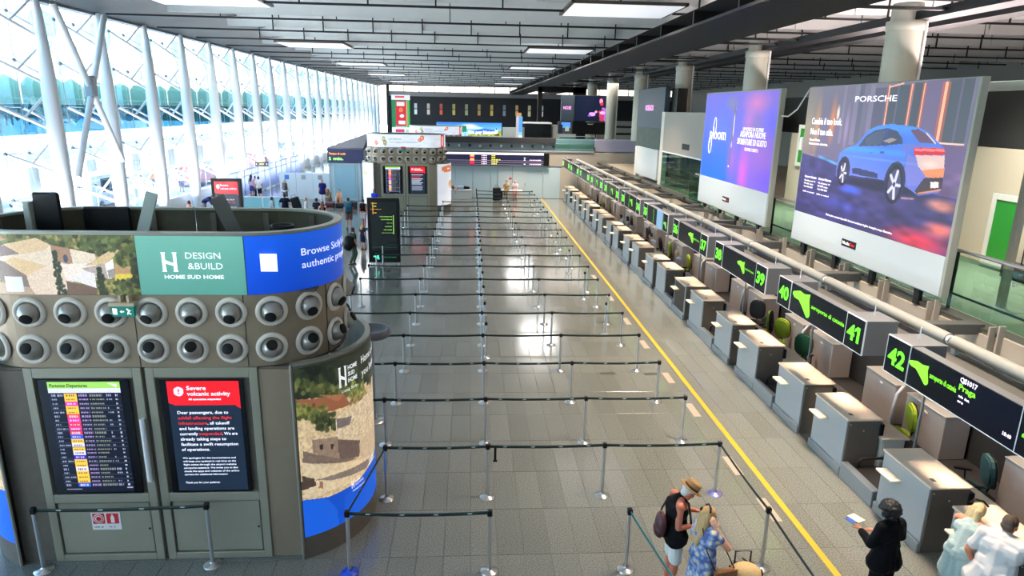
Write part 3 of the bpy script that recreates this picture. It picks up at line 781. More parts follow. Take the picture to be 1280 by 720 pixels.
def kiosk(cx, y0, label, near=True, zs=0.):
    t = thing('information_kiosk', label, 'kiosk', (cx, y0, zs), 0, 'round-ended information kiosks')
    seg = 24 if near else 14
    # lower body
    MB().cbox((-1.93, .02, 0), (1.93, 2.18, 2.89), .01).obj('cabinet', M_kdark, t)
    for s_ in (-1, 1):
        MB().cbox((s_ * 1.47, -.005, .0), (s_ * 1.94, .05, 2.86), .006).obj('side_panel', M_kdark if s_ < 0 else M_kmetal, t)
    for d0, d1, nm in ((-1.5, -.02, 0), (.03, 1.47, 1)):
        w = .11
        mb = MB()
        for a, b in (((d0, -.03, .0), (d0 + w, .03, 2.9)), ((d1 - w, -.03, .0), (d1, .03, 2.9)), ((d0 + w, -.03, 2.76), (d1 - w, .03, 2.9)), ((d0 + w, -.03, .92), (d1 - w, .03, 1.05)), ((d0 + w, -.03, 0), (d1 - w, .03, .1))):
            mb.cbox(a, b, .006)
        door = mb.obj('door', M_kdoor, t)
        MB().cbox((d0 + w + .02, -.012, .12), (d1 - w - .02, .02, .9), .008).obj('lower_panel', M_kdoor, door)
        MB().cyl((d1 - w - .05, -.03, .5), (d1 - w - .05, -.02, .5), .015, n=8).obj('lock', M_dark, door)
        x0, x1 = (-1.345, -.2) if nm == 0 else (.19, 1.27)
        MB().cbox((x0, -.024, 1.06), (x1, .0, 2.735), .004).obj('screen_bezel', M_screen, t)
        cv = CV_DEP if nm == 0 else (CV_NOTE if near else CV_FAR)
        a, b = (-1.225, -.31) if nm == 0 else (.285, 1.215)
        print_panel('screen', cv, flat((a, -.027, 2.71), (b - a, 0, 0), (0, 0, -1.62)), PR_SCR, t)
        if near and nm == 0:
            text('Partenze Departures', mat('board_ink', (40, 70, 30), .5), t, (a + .03, -.029, 2.635), .05, w=.47)
        if near and nm == 1:
            L = lambda s, x, z, h, w=None, m=M_tr, **k: text(s, m, t, (a + x, -.029, z), h, w=w, **k)
            L('Severe', .25, 2.585, .058, .25, bold=.02); L('volcanic activity', .25, 2.505, .058, .56, bold=.02)
            L('All operations suspended', .26, 2.44, .026, .42, bold=.03)
            z = 2.24
            for s, m, x, w in (('Dear passengers, due to', M_tr, .1, .66), ('ashfall affecting the flight', M_trr, .1, .7), ('infrastructure', M_trr, .1, .37), (', all takeoff', M_tr, .475, .29),
                            ('and landing operations are', M_tr, .1, .72), ('currently', M_tr, .1, .235), ('suspended', M_trr, .35, .3), ('. We are', M_tr, .655, .2), ('already taking steps to', M_tr, .1, .6), ('facilitate a swift resumption', M_tr, .1, .75), ('of operations.', M_tr, .1, .37)):
                L(s, x, z, .045, w, m, bold=.008)
                if s not in ('infrastructure', 'currently', 'suspended'): z -= .078
            z = 1.575
            for s, w in (('We apologise for the inconvenience and', .7), ('will keep you updated in real time on the', .7), ('flight status through the airport website', .7), ('aeroporto.catania.it. We invite you to also', .72), ('check the apps and websites of the airline', .73), ('carriers for additional information', .57)):
                L(s, .1, z, .026, w); z -= .05
            L('Thank you for your patience.', .1, 1.2, .028, .46)
    if near:
        MB().cyl((-.06, -.075, 1.27), (-.06, -.075, 2.2), .035, n=12).cyl((-.06, -.075, 1.4), (-.06, -.02, 1.4), .015).cyl((-.06, -.075, 2.05), (-.06, -.02, 2.05), .015).obj('door_handle', M_white, t)
        fs = MB().box((-.95, -.017, .49), (-.56, -.0125, .76)).obj('fire_sign', mat('fire_sign_white', (224, 220, 216), .5), t)
        M_fr = mat('fire_red', (206, 34, 40), .5)
        fr = MB()
        for q in (-.93, -.745): fr.box((q, -.019, .585), (q + .16, -.017, .745))
        fr.obj('red_square', M_fr, fs)
        hr = MB()
        for r_ in (.06, .035): hr.lathe([(r_, -.001), (r_ + .012, -.001), (r_ + .012, .001), (r_, .001)], 16, FRONT.to_4x4())
        hr.v = [(v[0] - .85, v[1] - .0195, v[2] + .665) for v in hr.v]
        hr.obj('pictogram', mat('fire_sign_white', (224, 220, 216), .5), fs); hr = MB()
        hr.prism([(-.69, .6), (-.64, .6), (-.64, .69), (-.655, .71), (-.655, .73), (-.675, .73), (-.675, .71), (-.69, .69)], Matrix(((1, 0, 0, 0), (0, 0, -1, -.019), (0, 1, 0, 0), (0, 0, 0, 1))), .002)
        hr.obj('pictogram', mat('fire_sign_white', (224, 220, 216), .5), fs)
        text('UNI 25', mat('small_ink', (60, 60, 60), .5), fs, (-.92, -.0185, .525), .02, w=.12); text('N. 6', mat('small_ink', (60, 60, 60), .5), fs, (-.72, -.0185, .525), .02, w=.08)
    # band with nozzles
    kwall(MB(), -HALF + .01, HALF - .01, 2.90, 3.88, KR - .12, KR, seg * 4).obj('nozzle_band', M_kmetal, t)
    MB().cyl((-KA, KC, 2.86), (-KA, KC, 2.9), KR - .02, n=28).cyl((KA, KC, 2.86), (KA, KC, 2.9), KR - .02, n=28).box((-KA, KC - KR + .03, 2.86), (KA, KC + KR - .02, 2.9)).obj('underside', M_kin, t)
    joint = MB()
    for s in (-2.2, -.02, 1.36, 2.5):
        p, n = kpos(s, KR); q = Vector((-n.y, n.x, 0))
        joint.bar(p + n * .002 + Vector((0, 0, 2.9)), p + n * .002 + Vector((0, 0, 3.88)), .008, .006, up=n)
    joint.obj('panel_joint', M_dark, t)
    if near:
        ring = MB().lathe([(.135, .0), (.14, .025), (.155, .038), (.18, .038), (.198, .022), (.205, 0)], 28).mesh('nozzle', M_ring)
        ball = MB().sphere((0, 0, 0), .133, 20, 12).mesh('nozzle_ball', M_ball)
        hole = MB().lathe([(.0, .1365), (.066, .1365), (.072, .132), (.072, .10)], 20).mesh('outlet', M_hole)
    else:
        ring = MB().lathe([(.135, .0), (.155, .038), (.198, .022), (.205, 0)], 12).mesh('nozzle', M_ring)
        ball = MB().sphere((0, 0, 0), .133, 10, 6).mesh('nozzle_ball', M_ball)
        hole = MB().lathe([(.0, .137), (.07, .137), (.07, .10)], 10).mesh('outlet', M_hole)
    R = random.Random(11)
    for row, z in ((0, 3.65), (1, 3.155)):
        for k in range(-4, 12):
            s = -1.3 + .5 * k + (0 if row == 0 else .0) - (.03 if row else -.0)
            if s < -3.6 or s > 4.3: continue
            p, n = kpos(s, KR)
            x = Vector((-n.y, n.x, 0)); M = Matrix((x, Vector((0, 0, 1)).cross(n) * 0 + Vector((0, 0, 1)), n)).transposed().to_4x4()
            M.translation = p + Vector((0, 0, z))
            o = put('nozzle', ring, t); o.matrix_basis = M
            b = put('nozzle_ball', ball, o, (0, 0, .015))
            tilt = (.45 + R.uniform(-.1, .15)) * (1 if row == 0 else -1); sid = R.uniform(-.25, .25)
            put('outlet', hole, o, (0, 0, .015), (tilt, sid, 0))
    # banner ring: core, rim, print sheets
    core = MB(); kwall(core, -HALF + .01, HALF - .01, 3.88, 4.66, KR - .05, KR - .008, seg * 4); core.obj('banner_wall', M_kin, t)
    rim = MB(); kwall(rim, -HALF + .01, HALF - .01, 4.655, 4.69, KR - .1, KR + .012, seg * 4); rim.obj('rim', M_rim, t)
    MB().box((-KA - .9, .25, 3.86), (KA + .9, 1.95, 3.89)).obj('inner_floor', M_kin, t)
    def sheet(s0, s1, r=KR + .004):
        def fn(u, v):
            p, n = kpos(s0 + (s1 - s0) * u, r); return (p.x, p.y, 4.65 - .765 * v)
        return fn
    if near:
        print_panel('banner_photo', CV_HOUSE, sheet(-1.95, .1), PR_BACK, t); c = Canvas(40, 16, (96, 96, 60)); c.grain(np.ones_like(c.U), .4, 12, 6, 3); print_panel('banner_photo', c, sheet(-4.6, -1.955), PR_BACK, t)
        c = Canvas(30, 16, (104, 168, 152)); c.grad((110, 174, 158), (84, 148, 134)); tl = print_panel('teal_banner', c, sheet(.105, 1.42), PR_BACK, t)
        c = Canvas(70, 16, (8, 84, 216)); c.grad((14, 92, 222), (6, 70, 196)); bl = print_panel('blue_banner', c, sheet(1.43, 4.9), PR_BACK, t)
        LM = FRONT.to_4x4() @ Matrix.Diagonal((.2, .25, 1, 1)); LM.translation = (.40, -.008, 4.19)
        MB().prism(LOGO_H, LM, .003).obj('logo', M_hw, tl)
        text('DESIGN', M_hw, tl, (.70, -.008, 4.36), .085, w=.43); text('&BUILD', M_hw, tl, (.72, -.008, 4.225), .085, w=.43)
        text('HOME SUD HOME', M_hw, tl, (.42, -.008, 4.10), .05, w=.73, bold=.03)
        MB().box((1.62, -.016, 4.2), (1.83, -.010, 4.43)).obj('blank_square', M_hw, bl)
        I3 = Matrix.Identity(3)
        def curve(s0, z0):
            def f(co):
                out = co.copy()
                for i in range(len(co)):
                    p, n = kpos(s0 + co[i, 0], KR + .009 + co[i, 2]); out[i] = (p.x, p.y, z0 + co[i, 1])
                return out
            return f
        text("Browse Sicily's finest", M_hw, bl, (0, 0, 0), .1, I3, w=1.35, bend=curve(2.13, 4.345), depth=.001, res=4)
        text('authentic properties', M_hw, bl, (0, 0, 0), .1, I3, w=1.3, bend=curve(2.13, 4.175), depth=.001, res=4)
        # panels and brackets inside the ring
        fl_ = [(-2.0, 1.55, .42, .62, 4.0, 0.05, M_black, 'flap'), (-1.65, 1.75, .5, .62, 3.98, -.06, M_black, 'flap')]
        MB().cbox((-2.0, 1.5, 3.9), (-1.62, 1.56, 4.98), .03).obj('inner_flap', M_black, t)
        MB().cbox((-2.1, 1.44, 3.9), (-2.01, 1.56, 4.85), .01).obj('inner_flap', mat('flap_pale', (176, 186, 178), .5), t)
        MB().cbox((-1.55, 1.9, 3.9), (-.85, 1.96, 4.72), .04).obj('inner_flap', M_black, t)
        MB().bar((-.62, 1.35, 3.9), (-.28, 1.45, 5.0), .16, .04, up=(0, 1, 0)).obj('inner_flap', mat('flap_pale', (176, 186, 178), .5), t)
        MB().bar((1.02, 1.5, 3.9), (.62, 1.45, 4.95), .2, .05, up=(0, 1, 0)).obj('inner_flap', mat('flap_grey', (92, 90, 84), .5), t)
        wh = MB()
        for k in range(22):
            a, b = k * 2 * PI / 22, (k + 1) * 2 * PI / 22
            wh.cyl((1.55 + .16 * math.cos(a), 1.35 + .16 * math.sin(a), 4.55), (1.55 + .16 * math.cos(b), 1.35 + .16 * math.sin(b), 4.55), .022, n=5, caps=False)
        wh.bar((1.39, 1.35, 4.55), (1.71, 1.35, 4.55), .02, .02).bar((1.55, 1.35, 3.9), (1.55, 1.35, 4.55), .02, .02).obj('hand_wheel', M_black, t)
        for s in (-2.9, -2.2, -1.4, -.6, .3, 1.1, 1.9):
            p, n = kpos(s, KR - .09); MB().box((p.x - .04, 2 * KC - p.y - .03, 3.9), (p.x + .04, 2 * KC - p.y + .0, 4.62)).obj('inner_rib', M_kdark, t)
        ex = MB().cbox((-.23, -.13, 3.63), (.05, -.09, 3.77), .004).obj('exit_sign', mat('exit_green', (0, 122, 104), .4, emit=.15), t)
        MB().box((-.25, -.14, 3.77), (.06, -.03, 3.81)).box((-.14, -.1, 3.8), (-.11, -.0, 3.9)).box((-.04, -.1, 3.8), (-.01, -.0, 3.9)).obj('sign_holder', mat('holder_cream', (200, 180, 150), .6), ex)
        PM = FRONT.to_4x4(); PM.translation = (0, -.1315, 0)
        pg = MB().prism([(-.21, 3.665), (-.155, 3.66), (-.155, 3.74), (-.21, 3.745)], PM, .002)
        pg.obj('pictogram', M_hw, ex); pg = MB()
        pg.prism([(-.125, 3.70), (-.10, 3.72), (-.10, 3.708), (-.07, 3.708), (-.07, 3.692), (-.10, 3.692), (-.10, 3.68)], PM, .002)
        pg.obj('pictogram', M_hw, ex); pg = MB()
        pg.prism([(-.045, 3.735), (-.03, 3.745), (-.005, 3.72), (.02, 3.715), (.0, 3.705), (-.01, 3.69), (.02, 3.668), (.01, 3.66), (-.02, 3.68), (-.025, 3.66), (-.035, 3.66), (-.03, 3.69), (-.02, 3.705)], PM, .002)
        pg.obj('pictogram', M_hw, ex)
    else:
        O = (222, 120, 70); G = (176, 172, 110)
        c = leaf_canvas(150, 34, [(.285, .68, .013, .2, O), (.335, .35, .012, .22, G), (.345, .65, .012, .25, (150, 146, 84)), (.585, .25, .016, .22, O), (.57, .42, .012, .15, (216, 110, 60))], 1)
        print_panel('banner_print', c, sheet(-4.4, 4.9), PR_BACK, t)
        text('LA PRIMA', mat('leaf_green_ink', (150, 160, 100), .5), t, (-.95, -.012, 4.33), .09, w=.75); text('TRATTORIA CONTEMPORANEA', mat('leaf_green_ink', (150, 160, 100), .5), t, (-.95, -.012, 4.15), .08, w=1.75)
        c = Canvas(8, 16, (196, 60, 66)); c.rect(.3, .1, .6, .9, (230, 200, 200)); 
        print_panel('red_banner_end', c, sheet(2.28, 2.62, KR + .02), PR_BACK, t)
        MB().cbox((-.23, -.13, 3.63), (.05, -.09, 3.77), .004).obj('exit_sign', mat('exit_green', (0, 122, 104), .4, emit=.15), t)
        MB().box((-.22, -.13, 3.82), (.04, -.09, 3.93)).obj('alarm_box', mat('fire_red', (206, 34, 40), .5), t)
    # round end cabinets with their own prints
    for s_ in (-1, 1):
        body = MB(); A0, A1, n = -68, 68, 22
        V = []; F = []
        for i in range(n + 1):
            p = endpos(A0 + (A1 - A0) * i / n, s_); V += [(p.x, p.y, 0), (p.x, p.y, 2.93)]
        for i in range(n): F.append((2 * i, 2 * i + 2, 2 * i + 3, 2 * i + 1) if s_ > 0 else (2 * i, 2 * i + 1, 2 * i + 3, 2 * i + 2))
        body.add(V, F, True)
        V = []; F = []
        for i in range(n + 1):
            p = endpos(A0 + (A1 - A0) * i / n, s_); q = endpos(A0 + (A1 - A0) * i / n, s_, 1.27); V += [(p.x, p.y, 2.93), (p.x, p.y, 2.97), (q.x, q.y, 2.97), (q.x, q.y, 2.3)]
        for i in range(n):
            for k in range(3): F.append((4 * i + k, 4 * i + 4 + k, 4 * i + 5 + k, 4 * i + 1 + k) if s_ > 0 else (4 * i + k, 4 * i + 1 + k, 4 * i + 5 + k, 4 * i + 4 + k))
        body.obj('end_cabinet', M_kdark, t); rim2 = MB().add(V, F).obj('end_rim', M_rim, t)
        for A in (A0, A1):
            p = endpos(A, s_); MB().cyl((p.x, p.y, .0), (p.x, p.y, 2.96), .02, n=6).obj('edge_trim', M_rim, t)
        def fn(u, v, s_=s_):
            p = endpos(A0 + 1.5 + (A1 - A0 - 3) * (u if s_ > 0 else 1 - u), s_, 1.356); return (p.x, p.y, 2.9 - 2.55 * v)
        if near:
            ec = print_panel('end_photo', CV_COL, fn, PR_BACK, t)
            if s_ > 0:
                def cyl_bend(a0, z0, tilt=0.):
                    def f(co):
                        out = co.copy()
                        for i in range(len(co)):
                            p = endpos(a0 + math.degrees(co[i, 0] / 1.36), 1, 1.362 + co[i, 2]); out[i] = (p.x, p.y, z0 + co[i, 1])
                        return out
                    return f
                I3 = Matrix.Identity(3)
                lm = MB().prism([(x * .15, y * .3) for x, y in LOGO_H], Matrix.Identity(4), .001); lm.v = [tuple(q) for q in cyl_bend(-40, 2.46)(np.array(lm.v))]
                lm.obj('logo', M_hw, ec)
                for k, s in enumerate(('HOME', 'SUD', 'HOME')): text(s, M_hw, ec, (0, 0, 0), .065, I3, w=(.2, .14, .2)[k], bend=cyl_bend(-32.5, 2.68 - .095 * k), bold=.03, depth=.0005)
                text('Living Sicily', M_hw, ec, (0, 0, 0), .045, I3, w=.32, bend=cyl_bend(-38, 2.37), depth=.0005)
                text('Home is where', M_hw, ec, (0, 0, 0), .12, I3, w=.85, bend=cyl_bend(-19, 2.66), depth=.0005)
                text('you belong', M_hw, ec, (0, 0, 0), .12, I3, w=.7, bend=cyl_bend(-19, 2.46), depth=.0005)
                lm = MB().prism([(x * .06, y * .12) for x, y in LOGO_H], Matrix.Identity(4), .001); lm.v = [tuple(q) for q in cyl_bend(-34, .82)(np.array(lm.v))]
                lm.obj('logo', M_hw, ec)
                text('HOME', M_hw, ec, (0, 0, 0), .035, I3, w=.12, bend=cyl_bend(-30.5, .88), depth=.0005); text('SUD HOME', M_hw, ec, (0, 0, 0), .035, I3, w=.2, bend=cyl_bend(-30.5, .83), depth=.0005); text('homesudhome.it', M_hw, ec, (0, 0, 0), .03, I3, w=.3, bend=cyl_bend(-33, .76), depth=.0005)
                text('Discover', M_hw, ec, (0, 0, 0), .05, I3, w=.2, bend=cyl_bend(-14, 1.03), depth=.0005); text('more homes', M_hw, ec, (0, 0, 0), .05, I3, w=.27, bend=cyl_bend(-14, .95), depth=.0005)
        else:
            O = (222, 120, 70)
            c = leaf_canvas(20, 60, [(.3, .12, .22, .09, O), (.75, .25, .12, .05, (180, 176, 110)), (.4, .5, .1, .1, (226, 150, 90))], 2)
            c.rect(.55, .45, .85, 1, (96, 50, 70), .85 if s_ > 0 else 0.)
            print_panel('end_print', c, fn, PR_BACK, t)
    return t
kiosk(-4.275, 8.45, 'large round-ended grey kiosk in the left foreground with a blue and teal banner', True)
kiosk(-4.0, 42.0, 'round-ended kiosk with a white leaf-print banner at the far end of the queue lanes', False)
kiosk(-3.2, 63, 'small distant round-ended kiosk with white banner behind the dark bridge fascia', False)
# ================================================================== CHECK-IN DESKS
PER = 3.79
M_lam = mat('desk_front_laminate', (160, 166, 168), .4, noise=.03)
M_side = mat('desk_side_laminate', (98, 92, 84), .5, noise=.1, nscale=6, stretch=(1, 1, .2))
M_top = mat('maple_top', (228, 208, 184), .4, noise=.06, nscale=3, stretch=(.4, 3, 1))
M_kick = mat('kick_steel', (150, 162, 170), .3, .6)
M_shelf = mat('cream_shelf', (222, 210, 188), .4)
M_belt = mat('black_belt', (24, 24, 25), .6)
M_hood = mat('hood_steel', (172, 164, 158), .38, .35, noise=.12, nscale=1.6)
M_hoodtop = mat('hood_edge', (190, 188, 182), .35, .5)
M_mat = mat('dark_floor_mat', (20, 20, 20), .7)
def desk_children(t, ledge, ext=True, near=0):
    D = 1.13
    MB().cbox((.015, -D, 0), (.60, 0, 1.06), .006).obj('desk_body', M_side, t)
    MB().cbox((-.012, -D + .02, .17), (.013, -.015, 1.05), .004).obj('front_panel', M_lam, t)
    MB().cbox((-.05, -D, 0), (.014, 0, .165), .008).obj('plinth', M_kick, t)
    MB().cbox((-.03, -D - .02, 1.06), (.62, .02, 1.10), .012).obj('counter_top', M_top, t)
    if ledge:
        MB().cbox((-.19, -.52, .80), (-.012, -.12, .835), .008).obj('bag_ledge', M_shelf, t)
    MB().cbox((.10, -.99, 1.101), (.17, -.90, 1.106), .002).obj('card_pad', mat('pad_grey', (84, 80, 80), .5), t)
    MB().cbox((.60, -D - .1, .72), (1.12, -.08, .755), .008).obj('work_surface', M_top, t)
    if near >= 1:
        dr = MB().cbox((.64, -D - .06, .03), (1.06, -D + .38, .715), .008).obj('drawer_unit', mat('drawer_cream', (206, 200, 188), .45), t)
        for k in range(3):
            MB().cbox((.67, -D - .075, .06 + k * .15 + .2), (1.03, -D - .06, .19 + k * .15 + .2), .004).obj('drawer', mat('drawer_cream', (206, 200, 188), .45), dr)
        MB().cbox((.58, -D - .03, .78), (.66, -D + .22, 1.0), .01).obj('terminal', M_black, t)
    MB().cyl((.05, -D - .005, .99), (.05, -D + .0, .99), .01, n=8).cyl((.3, -D - .004, .87), (.3, -D, .87), .012, n=6).obj('screw_cap', mat('cap_white', (220, 216, 208), .5), t)
def conveyor(yf, yn, lab):
    """belt between two desks: yf far end, yn near end"""
    t = thing('bag_conveyor', lab, 'conveyor', (6.61, (yf + yn) / 2, 0), 0, 'bag conveyors between the desks')
    h = (yf - yn) / 2 - .02
    MB().cbox((0, -h, 0), (.14, h, .30), .01).obj('kerb', M_kick, t)
    MB().cbox((.14, -h, 0), (1.27, h, .20), .01).obj('belt', M_belt, t)
    MB().tube([(.3, h - .06, .2), (.3, h - .06, .33), (.36, h - .06, .38), (1.25, h - .06, .38)], .025, 8).obj('guard_rail', M_dark, t)
    MB().cyl((.55, -h + .03, .28), (.55, -h + .3, .28), .075, n=14).obj('roller_end', M_chrome, t)
    return t
NB = ['nearest the camera', 'second from the camera', 'third from the camera', 'fourth from the camera', 'fifth from the camera', 'sixth from the camera', 'seventh from the camera', 'eighth from the camera', 'ninth from the camera',
      'tenth from the camera', 'eleventh from the camera', 'twelfth from the camera', 'thirteenth from the camera']
M_green_d = mat('desk_green_poster', (120, 180, 140), .5)
n = 0
for k in range(-1, 11):
    for j, off in ((0, 7.71 - .0), (1, 9.31)):
        F = (7.71 if j == 0 else 9.31) + PER * k
        if F < 7 or F > 48.8: continue
        n += 1
        lab = 'check-in desk with grey front and maple top, %s' % (('%s in the row' % ORD[n]) if n > 1 else 'nearest the camera, partly out of frame')
        if F < 8: lab = 'check-in desk at the lower right corner where the couple lean'
        t = thing('check_in_desk', lab + (' from the camera' if n > 1 else ''), 'desk', (6.67, F, 0), 0, 'check-in desks')
        desk_children(t, not (F > 22.5 and F < 22.9), near=1 if F < 24 else 0)
        if abs(F - 20.69) < .2:
            MB().box((-.018, -1.05, .2), (-.0125, -.08, 1.03)).obj('green_poster', print_mat('paper_print'), t)
            o = t.children[-1]; bpy.data.objects.remove(o)
            c = Canvas(12, 12, (190, 220, 224)); c.poly([(0, 0), (1, 0), (1, .5), (0, .2)], (110, 176, 130)); c.poly([(0, .5), (1, .3), (1, .6), (0, .9)], (160, 206, 190))
            print_panel('poster', c, flat((-.016, -.08, 1.03), (0, -.97, 0), (0, 0, -.83)), PR_PAPER, t)
for k in range(-1, 10):
    yf, yn = 11.5 + PER * k - 1.15, 9.31 + PER * k + .02
    if yn < 6: continue
    conveyor(yf, yn, 'dark bag belt with steel kerb and roller between two desks, %s from the camera' % ORD[k + 2] if k >= 0 else 'dark bag belt with steel kerb beyond the frame')
for (xa, ya, r_, w) in ((6.84, 7.16, .3, 'under the hand of the woman in mint'), (7.0, 6.78, -.2, 'in front of the man in the white shirt')):
    o = MB().cbox((-.1, -.14, 0), (.1, .14, .004), .001).obj('paper_sheet', mat('paper_white', (238, 236, 232), .6)); o.location = (xa, ya, 1.101); o.rotation_euler = (0, 0, r_)
    tag(o, 'white paper sheet on the nearest desk ' + w, 'paper')
# steel hoods over the collector belt, dark mat and low belt behind the desks
struct(MB().box((8.95, -12, 0), (9.12, 48.4, 2.2)).obj('wall_right_service', mat('service_wall', (30, 29, 27), .8)))
tag(MB().cbox((7.9, 4, .002), (8.94, 48.3, .32), .01).obj('collector_belt', M_belt), 'long black collector belt running behind the desks', 'conveyor')
tag(MB().cbox((7.25, 4.0, .001), (7.88, 48.3, .02), .004).obj('floor_mat', M_mat), 'dark rubber mat under the staff chairs behind the desks', 'mat')
hn = 0
for k in range(-1, 10):
    for a, b in ((10.29, 11.36), (11.7, 12.72)):
        y0, y1 = a + PER * k, b + PER * k
        if y0 < 6: continue
        hn += 1
        t = thing('belt_hood', 'steel box hood over the collector belt behind the desks, %s from the camera' % ORD[hn], 'hood', (8.38, y0, .32), 0, 'steel hoods behind the desks')
        w = y1 - y0
        MB().cbox((0, 0, 0), (.5, w, .83), .012).obj('hood_box', M_hood, t)
        MB().cbox((-.01, -.005, .815), (.51, w + .005, .84), .006).obj('top_edge', M_hoodtop, t)
        MB().box((-.006, w * .42, .68), (0, w * .5, .72)).obj('label_tag', mat('cap_white', (220, 216, 208), .5), t)
    # curved pale upright between the hoods
    yy = 11.53 + PER * k
    if yy > 7:
        tag(MB().tube([(8.3, yy, .32), (8.26, yy, .7), (8.3, yy, 1.05), (8.42, yy, 1.22)], .032, 8).obj('curved_guide', mat('guide_grey', (176, 180, 182), .4)),
            'curved pale guide rail between two steel hoods, %s from the camera' % ORD[k + 2], 'guide rail', 'curved guides between hoods')

# ================================================================== NUMBER SIGNS OVER THE DESKS
M_sgrey = mat('sign_box_grey', (92, 99, 104), .5, noise=.04)
M_sface = mat('sign_face', (10, 15, 22), .2, spec=.2)
M_trim = mat('sign_trim', (208, 214, 222), .4)
M_num = mat('number_green', (84, 232, 30), .4, emit=1.1)
M_lgreen = mat('logo_green', (112, 206, 40), .4, emit=.75)
M_lgreen2 = mat('logo_green_dim', (96, 190, 50), .4, emit=.35)
M_swhite = mat('sign_white_text', (226, 214, 236), .4, emit=.8)
AIR = [(0, .06), (.05, .08), (.27, .14), (.36, .13), (.44, .12), (.55, .14), (.67, .17), (.66, .10), (.66, .02), (.69, -.07), (.72, -.16), (.73, -.23), (.71, -.27), (.66, -.30), (.61, -.29), (.46, -.18), (.36, -.11), (.26, -.05), (.17, -.05), (.07, -.04), (-.01, .01)]
SIGNS = [('44', None), ('42', '43'), ('40', '41'), ('38', '39'), ('36', '37'), ('35', ''), ('33', '34'), ('31', '32'), ('29', '30'), ('27', '28'), ('25', '26'), ('23', '24')]
for i, (fa, nr) in enumerate(SIGNS[1:]):
    k = i; yf = 9.46 + PER * k
    if yf > 47.5: break
    Ls = 3.18
    t = thing('desk_number_sign', 'dark number sign over the desks reading %s, %s from the camera' % ((fa + ' and ' + nr) if nr else fa + ' with blue panel', ORD[k + 1]), 'sign', (6.5, yf, 2.40), 0, 'number signs over the desks')
    for y0, y1, nm in ((-.56, 0, 'far'), (-Ls, -Ls + .56, 'near')):
        MB().cbox((.02, y0, 0), (.56, y1, .6), .006).obj('end_box', M_sgrey, t)
        MB().box((0, y0 + .012, .012), (.02, y1 - .012, .588)).obj('number_panel', M_sface, t)
        MB().box((-.004, y0, 0), (.02, y1, .012)).box((-.004, y0, .588), (.02, y1, .6)).box((-.004, y0, .012), (.02, y0 + .012, .588)).box((-.004, y1 - .012, .012), (.02, y1, .588)).obj('panel_frame', M_trim, t)
        MB().cyl((.3, (y0 + y1) / 2, .6), (.3, (y0 + y1) / 2, .8), .009, n=6).obj('hanger_rod', M_trim, t)
    MB().cbox((.02, -Ls + .56, 0), (.18, -.56, .585), .004).obj('middle_box', M_sgrey, t)
    MB().box((.004, -Ls + .565, .012), (.02, -.565, .58)).obj('face_panel', M_sface, t)
    MB().box((-.004, -Ls + .56, 0), (.02, -.56, .012)).obj('lower_trim', M_trim, t)
    d = .003 if k < 6 else .002
    text(fa, M_num, t, (-.003, -.07, .17), .27, TOLEFT, w=.40, bold=.035, res=4)
    if nr: text(nr, M_num, t, (-.003, -Ls + .56 - .07, .17), .27, TOLEFT, w=.40 if nr != '41' else .36, bold=.035, res=4)
    if nr == '':
        MB().box((-.03, -Ls + .56, -.0), (-.012, -Ls + 1.25, .62)).obj('blue_panel', mat('pale_blue_panel', (150, 190, 222), .4), t)
    if nr == '41':
        MF = TOLEFT.to_4x4(); MF.translation = (-.003, -Ls + .56 - .07, .17); MB().prism([(.30, .27), (.225, .215), (.225, .165), (.30, .205)][::1], MF, .002).obj('numeral_flag', M_num, t)
    # airport mark and name
    sc = 1.0 if k == 1 else .62; y00, zc = {0: (-.57, .345), 1: (-.66, .37)}.get(k, (-1.55, .36))
    if nr == '': sc, y00, zc = .5, -Ls + .5, .25
    M = TOLEFT.to_4x4(); M.translation = (-.002, y00, zc)
    if k < 8: MB().prism([(x * sc, y * sc) for x, y in AIR][::-1], M, .004).obj('airport_mark', M_lgreen if k < 4 else M_lgreen2, t)
    if k < 4: text('aeroporto di catania', M_lgreen if k < 2 else M_lgreen2, t, (-.003, -1.03 if k == 0 else -1.42 if k == 1 else -2.02, .30), .085 if k < 2 else .06, TOLEFT, w={0: .53, 1: 1.15}.get(k, .5))
    if k == 0:
        MB().box((.0, -Ls + .565, .012), (.0035, -1.56, .58)).obj('display', mat('display_navy', (8, 13, 30), .2, spec=.2), t)
        text('QS1017', M_swhite, t, (-.003, -1.60, .48), .07, TOLEFT, w=.30, bold=.02); text('Praga', M_lgreen, t, (-.003, -1.60, .37), .085, TOLEFT, w=.30, bold=.02)
        text('volo  dest.', M_swhite, t, (-.003, -1.62, .27), .04, TOLEFT, w=.2); text('ore', M_swhite, t, (-.003, -1.62, .20), .04, TOLEFT, w=.1)
        text('10:40', M_swhite, t, (-.003, -2.42, .13), .05, TOLEFT, w=.13)
    if k >= 4 and k < 8:
        MB().box((-.002, -1.4, .06), (.02, -1.38, .55)).obj('stripe', M_lgreen2, t)
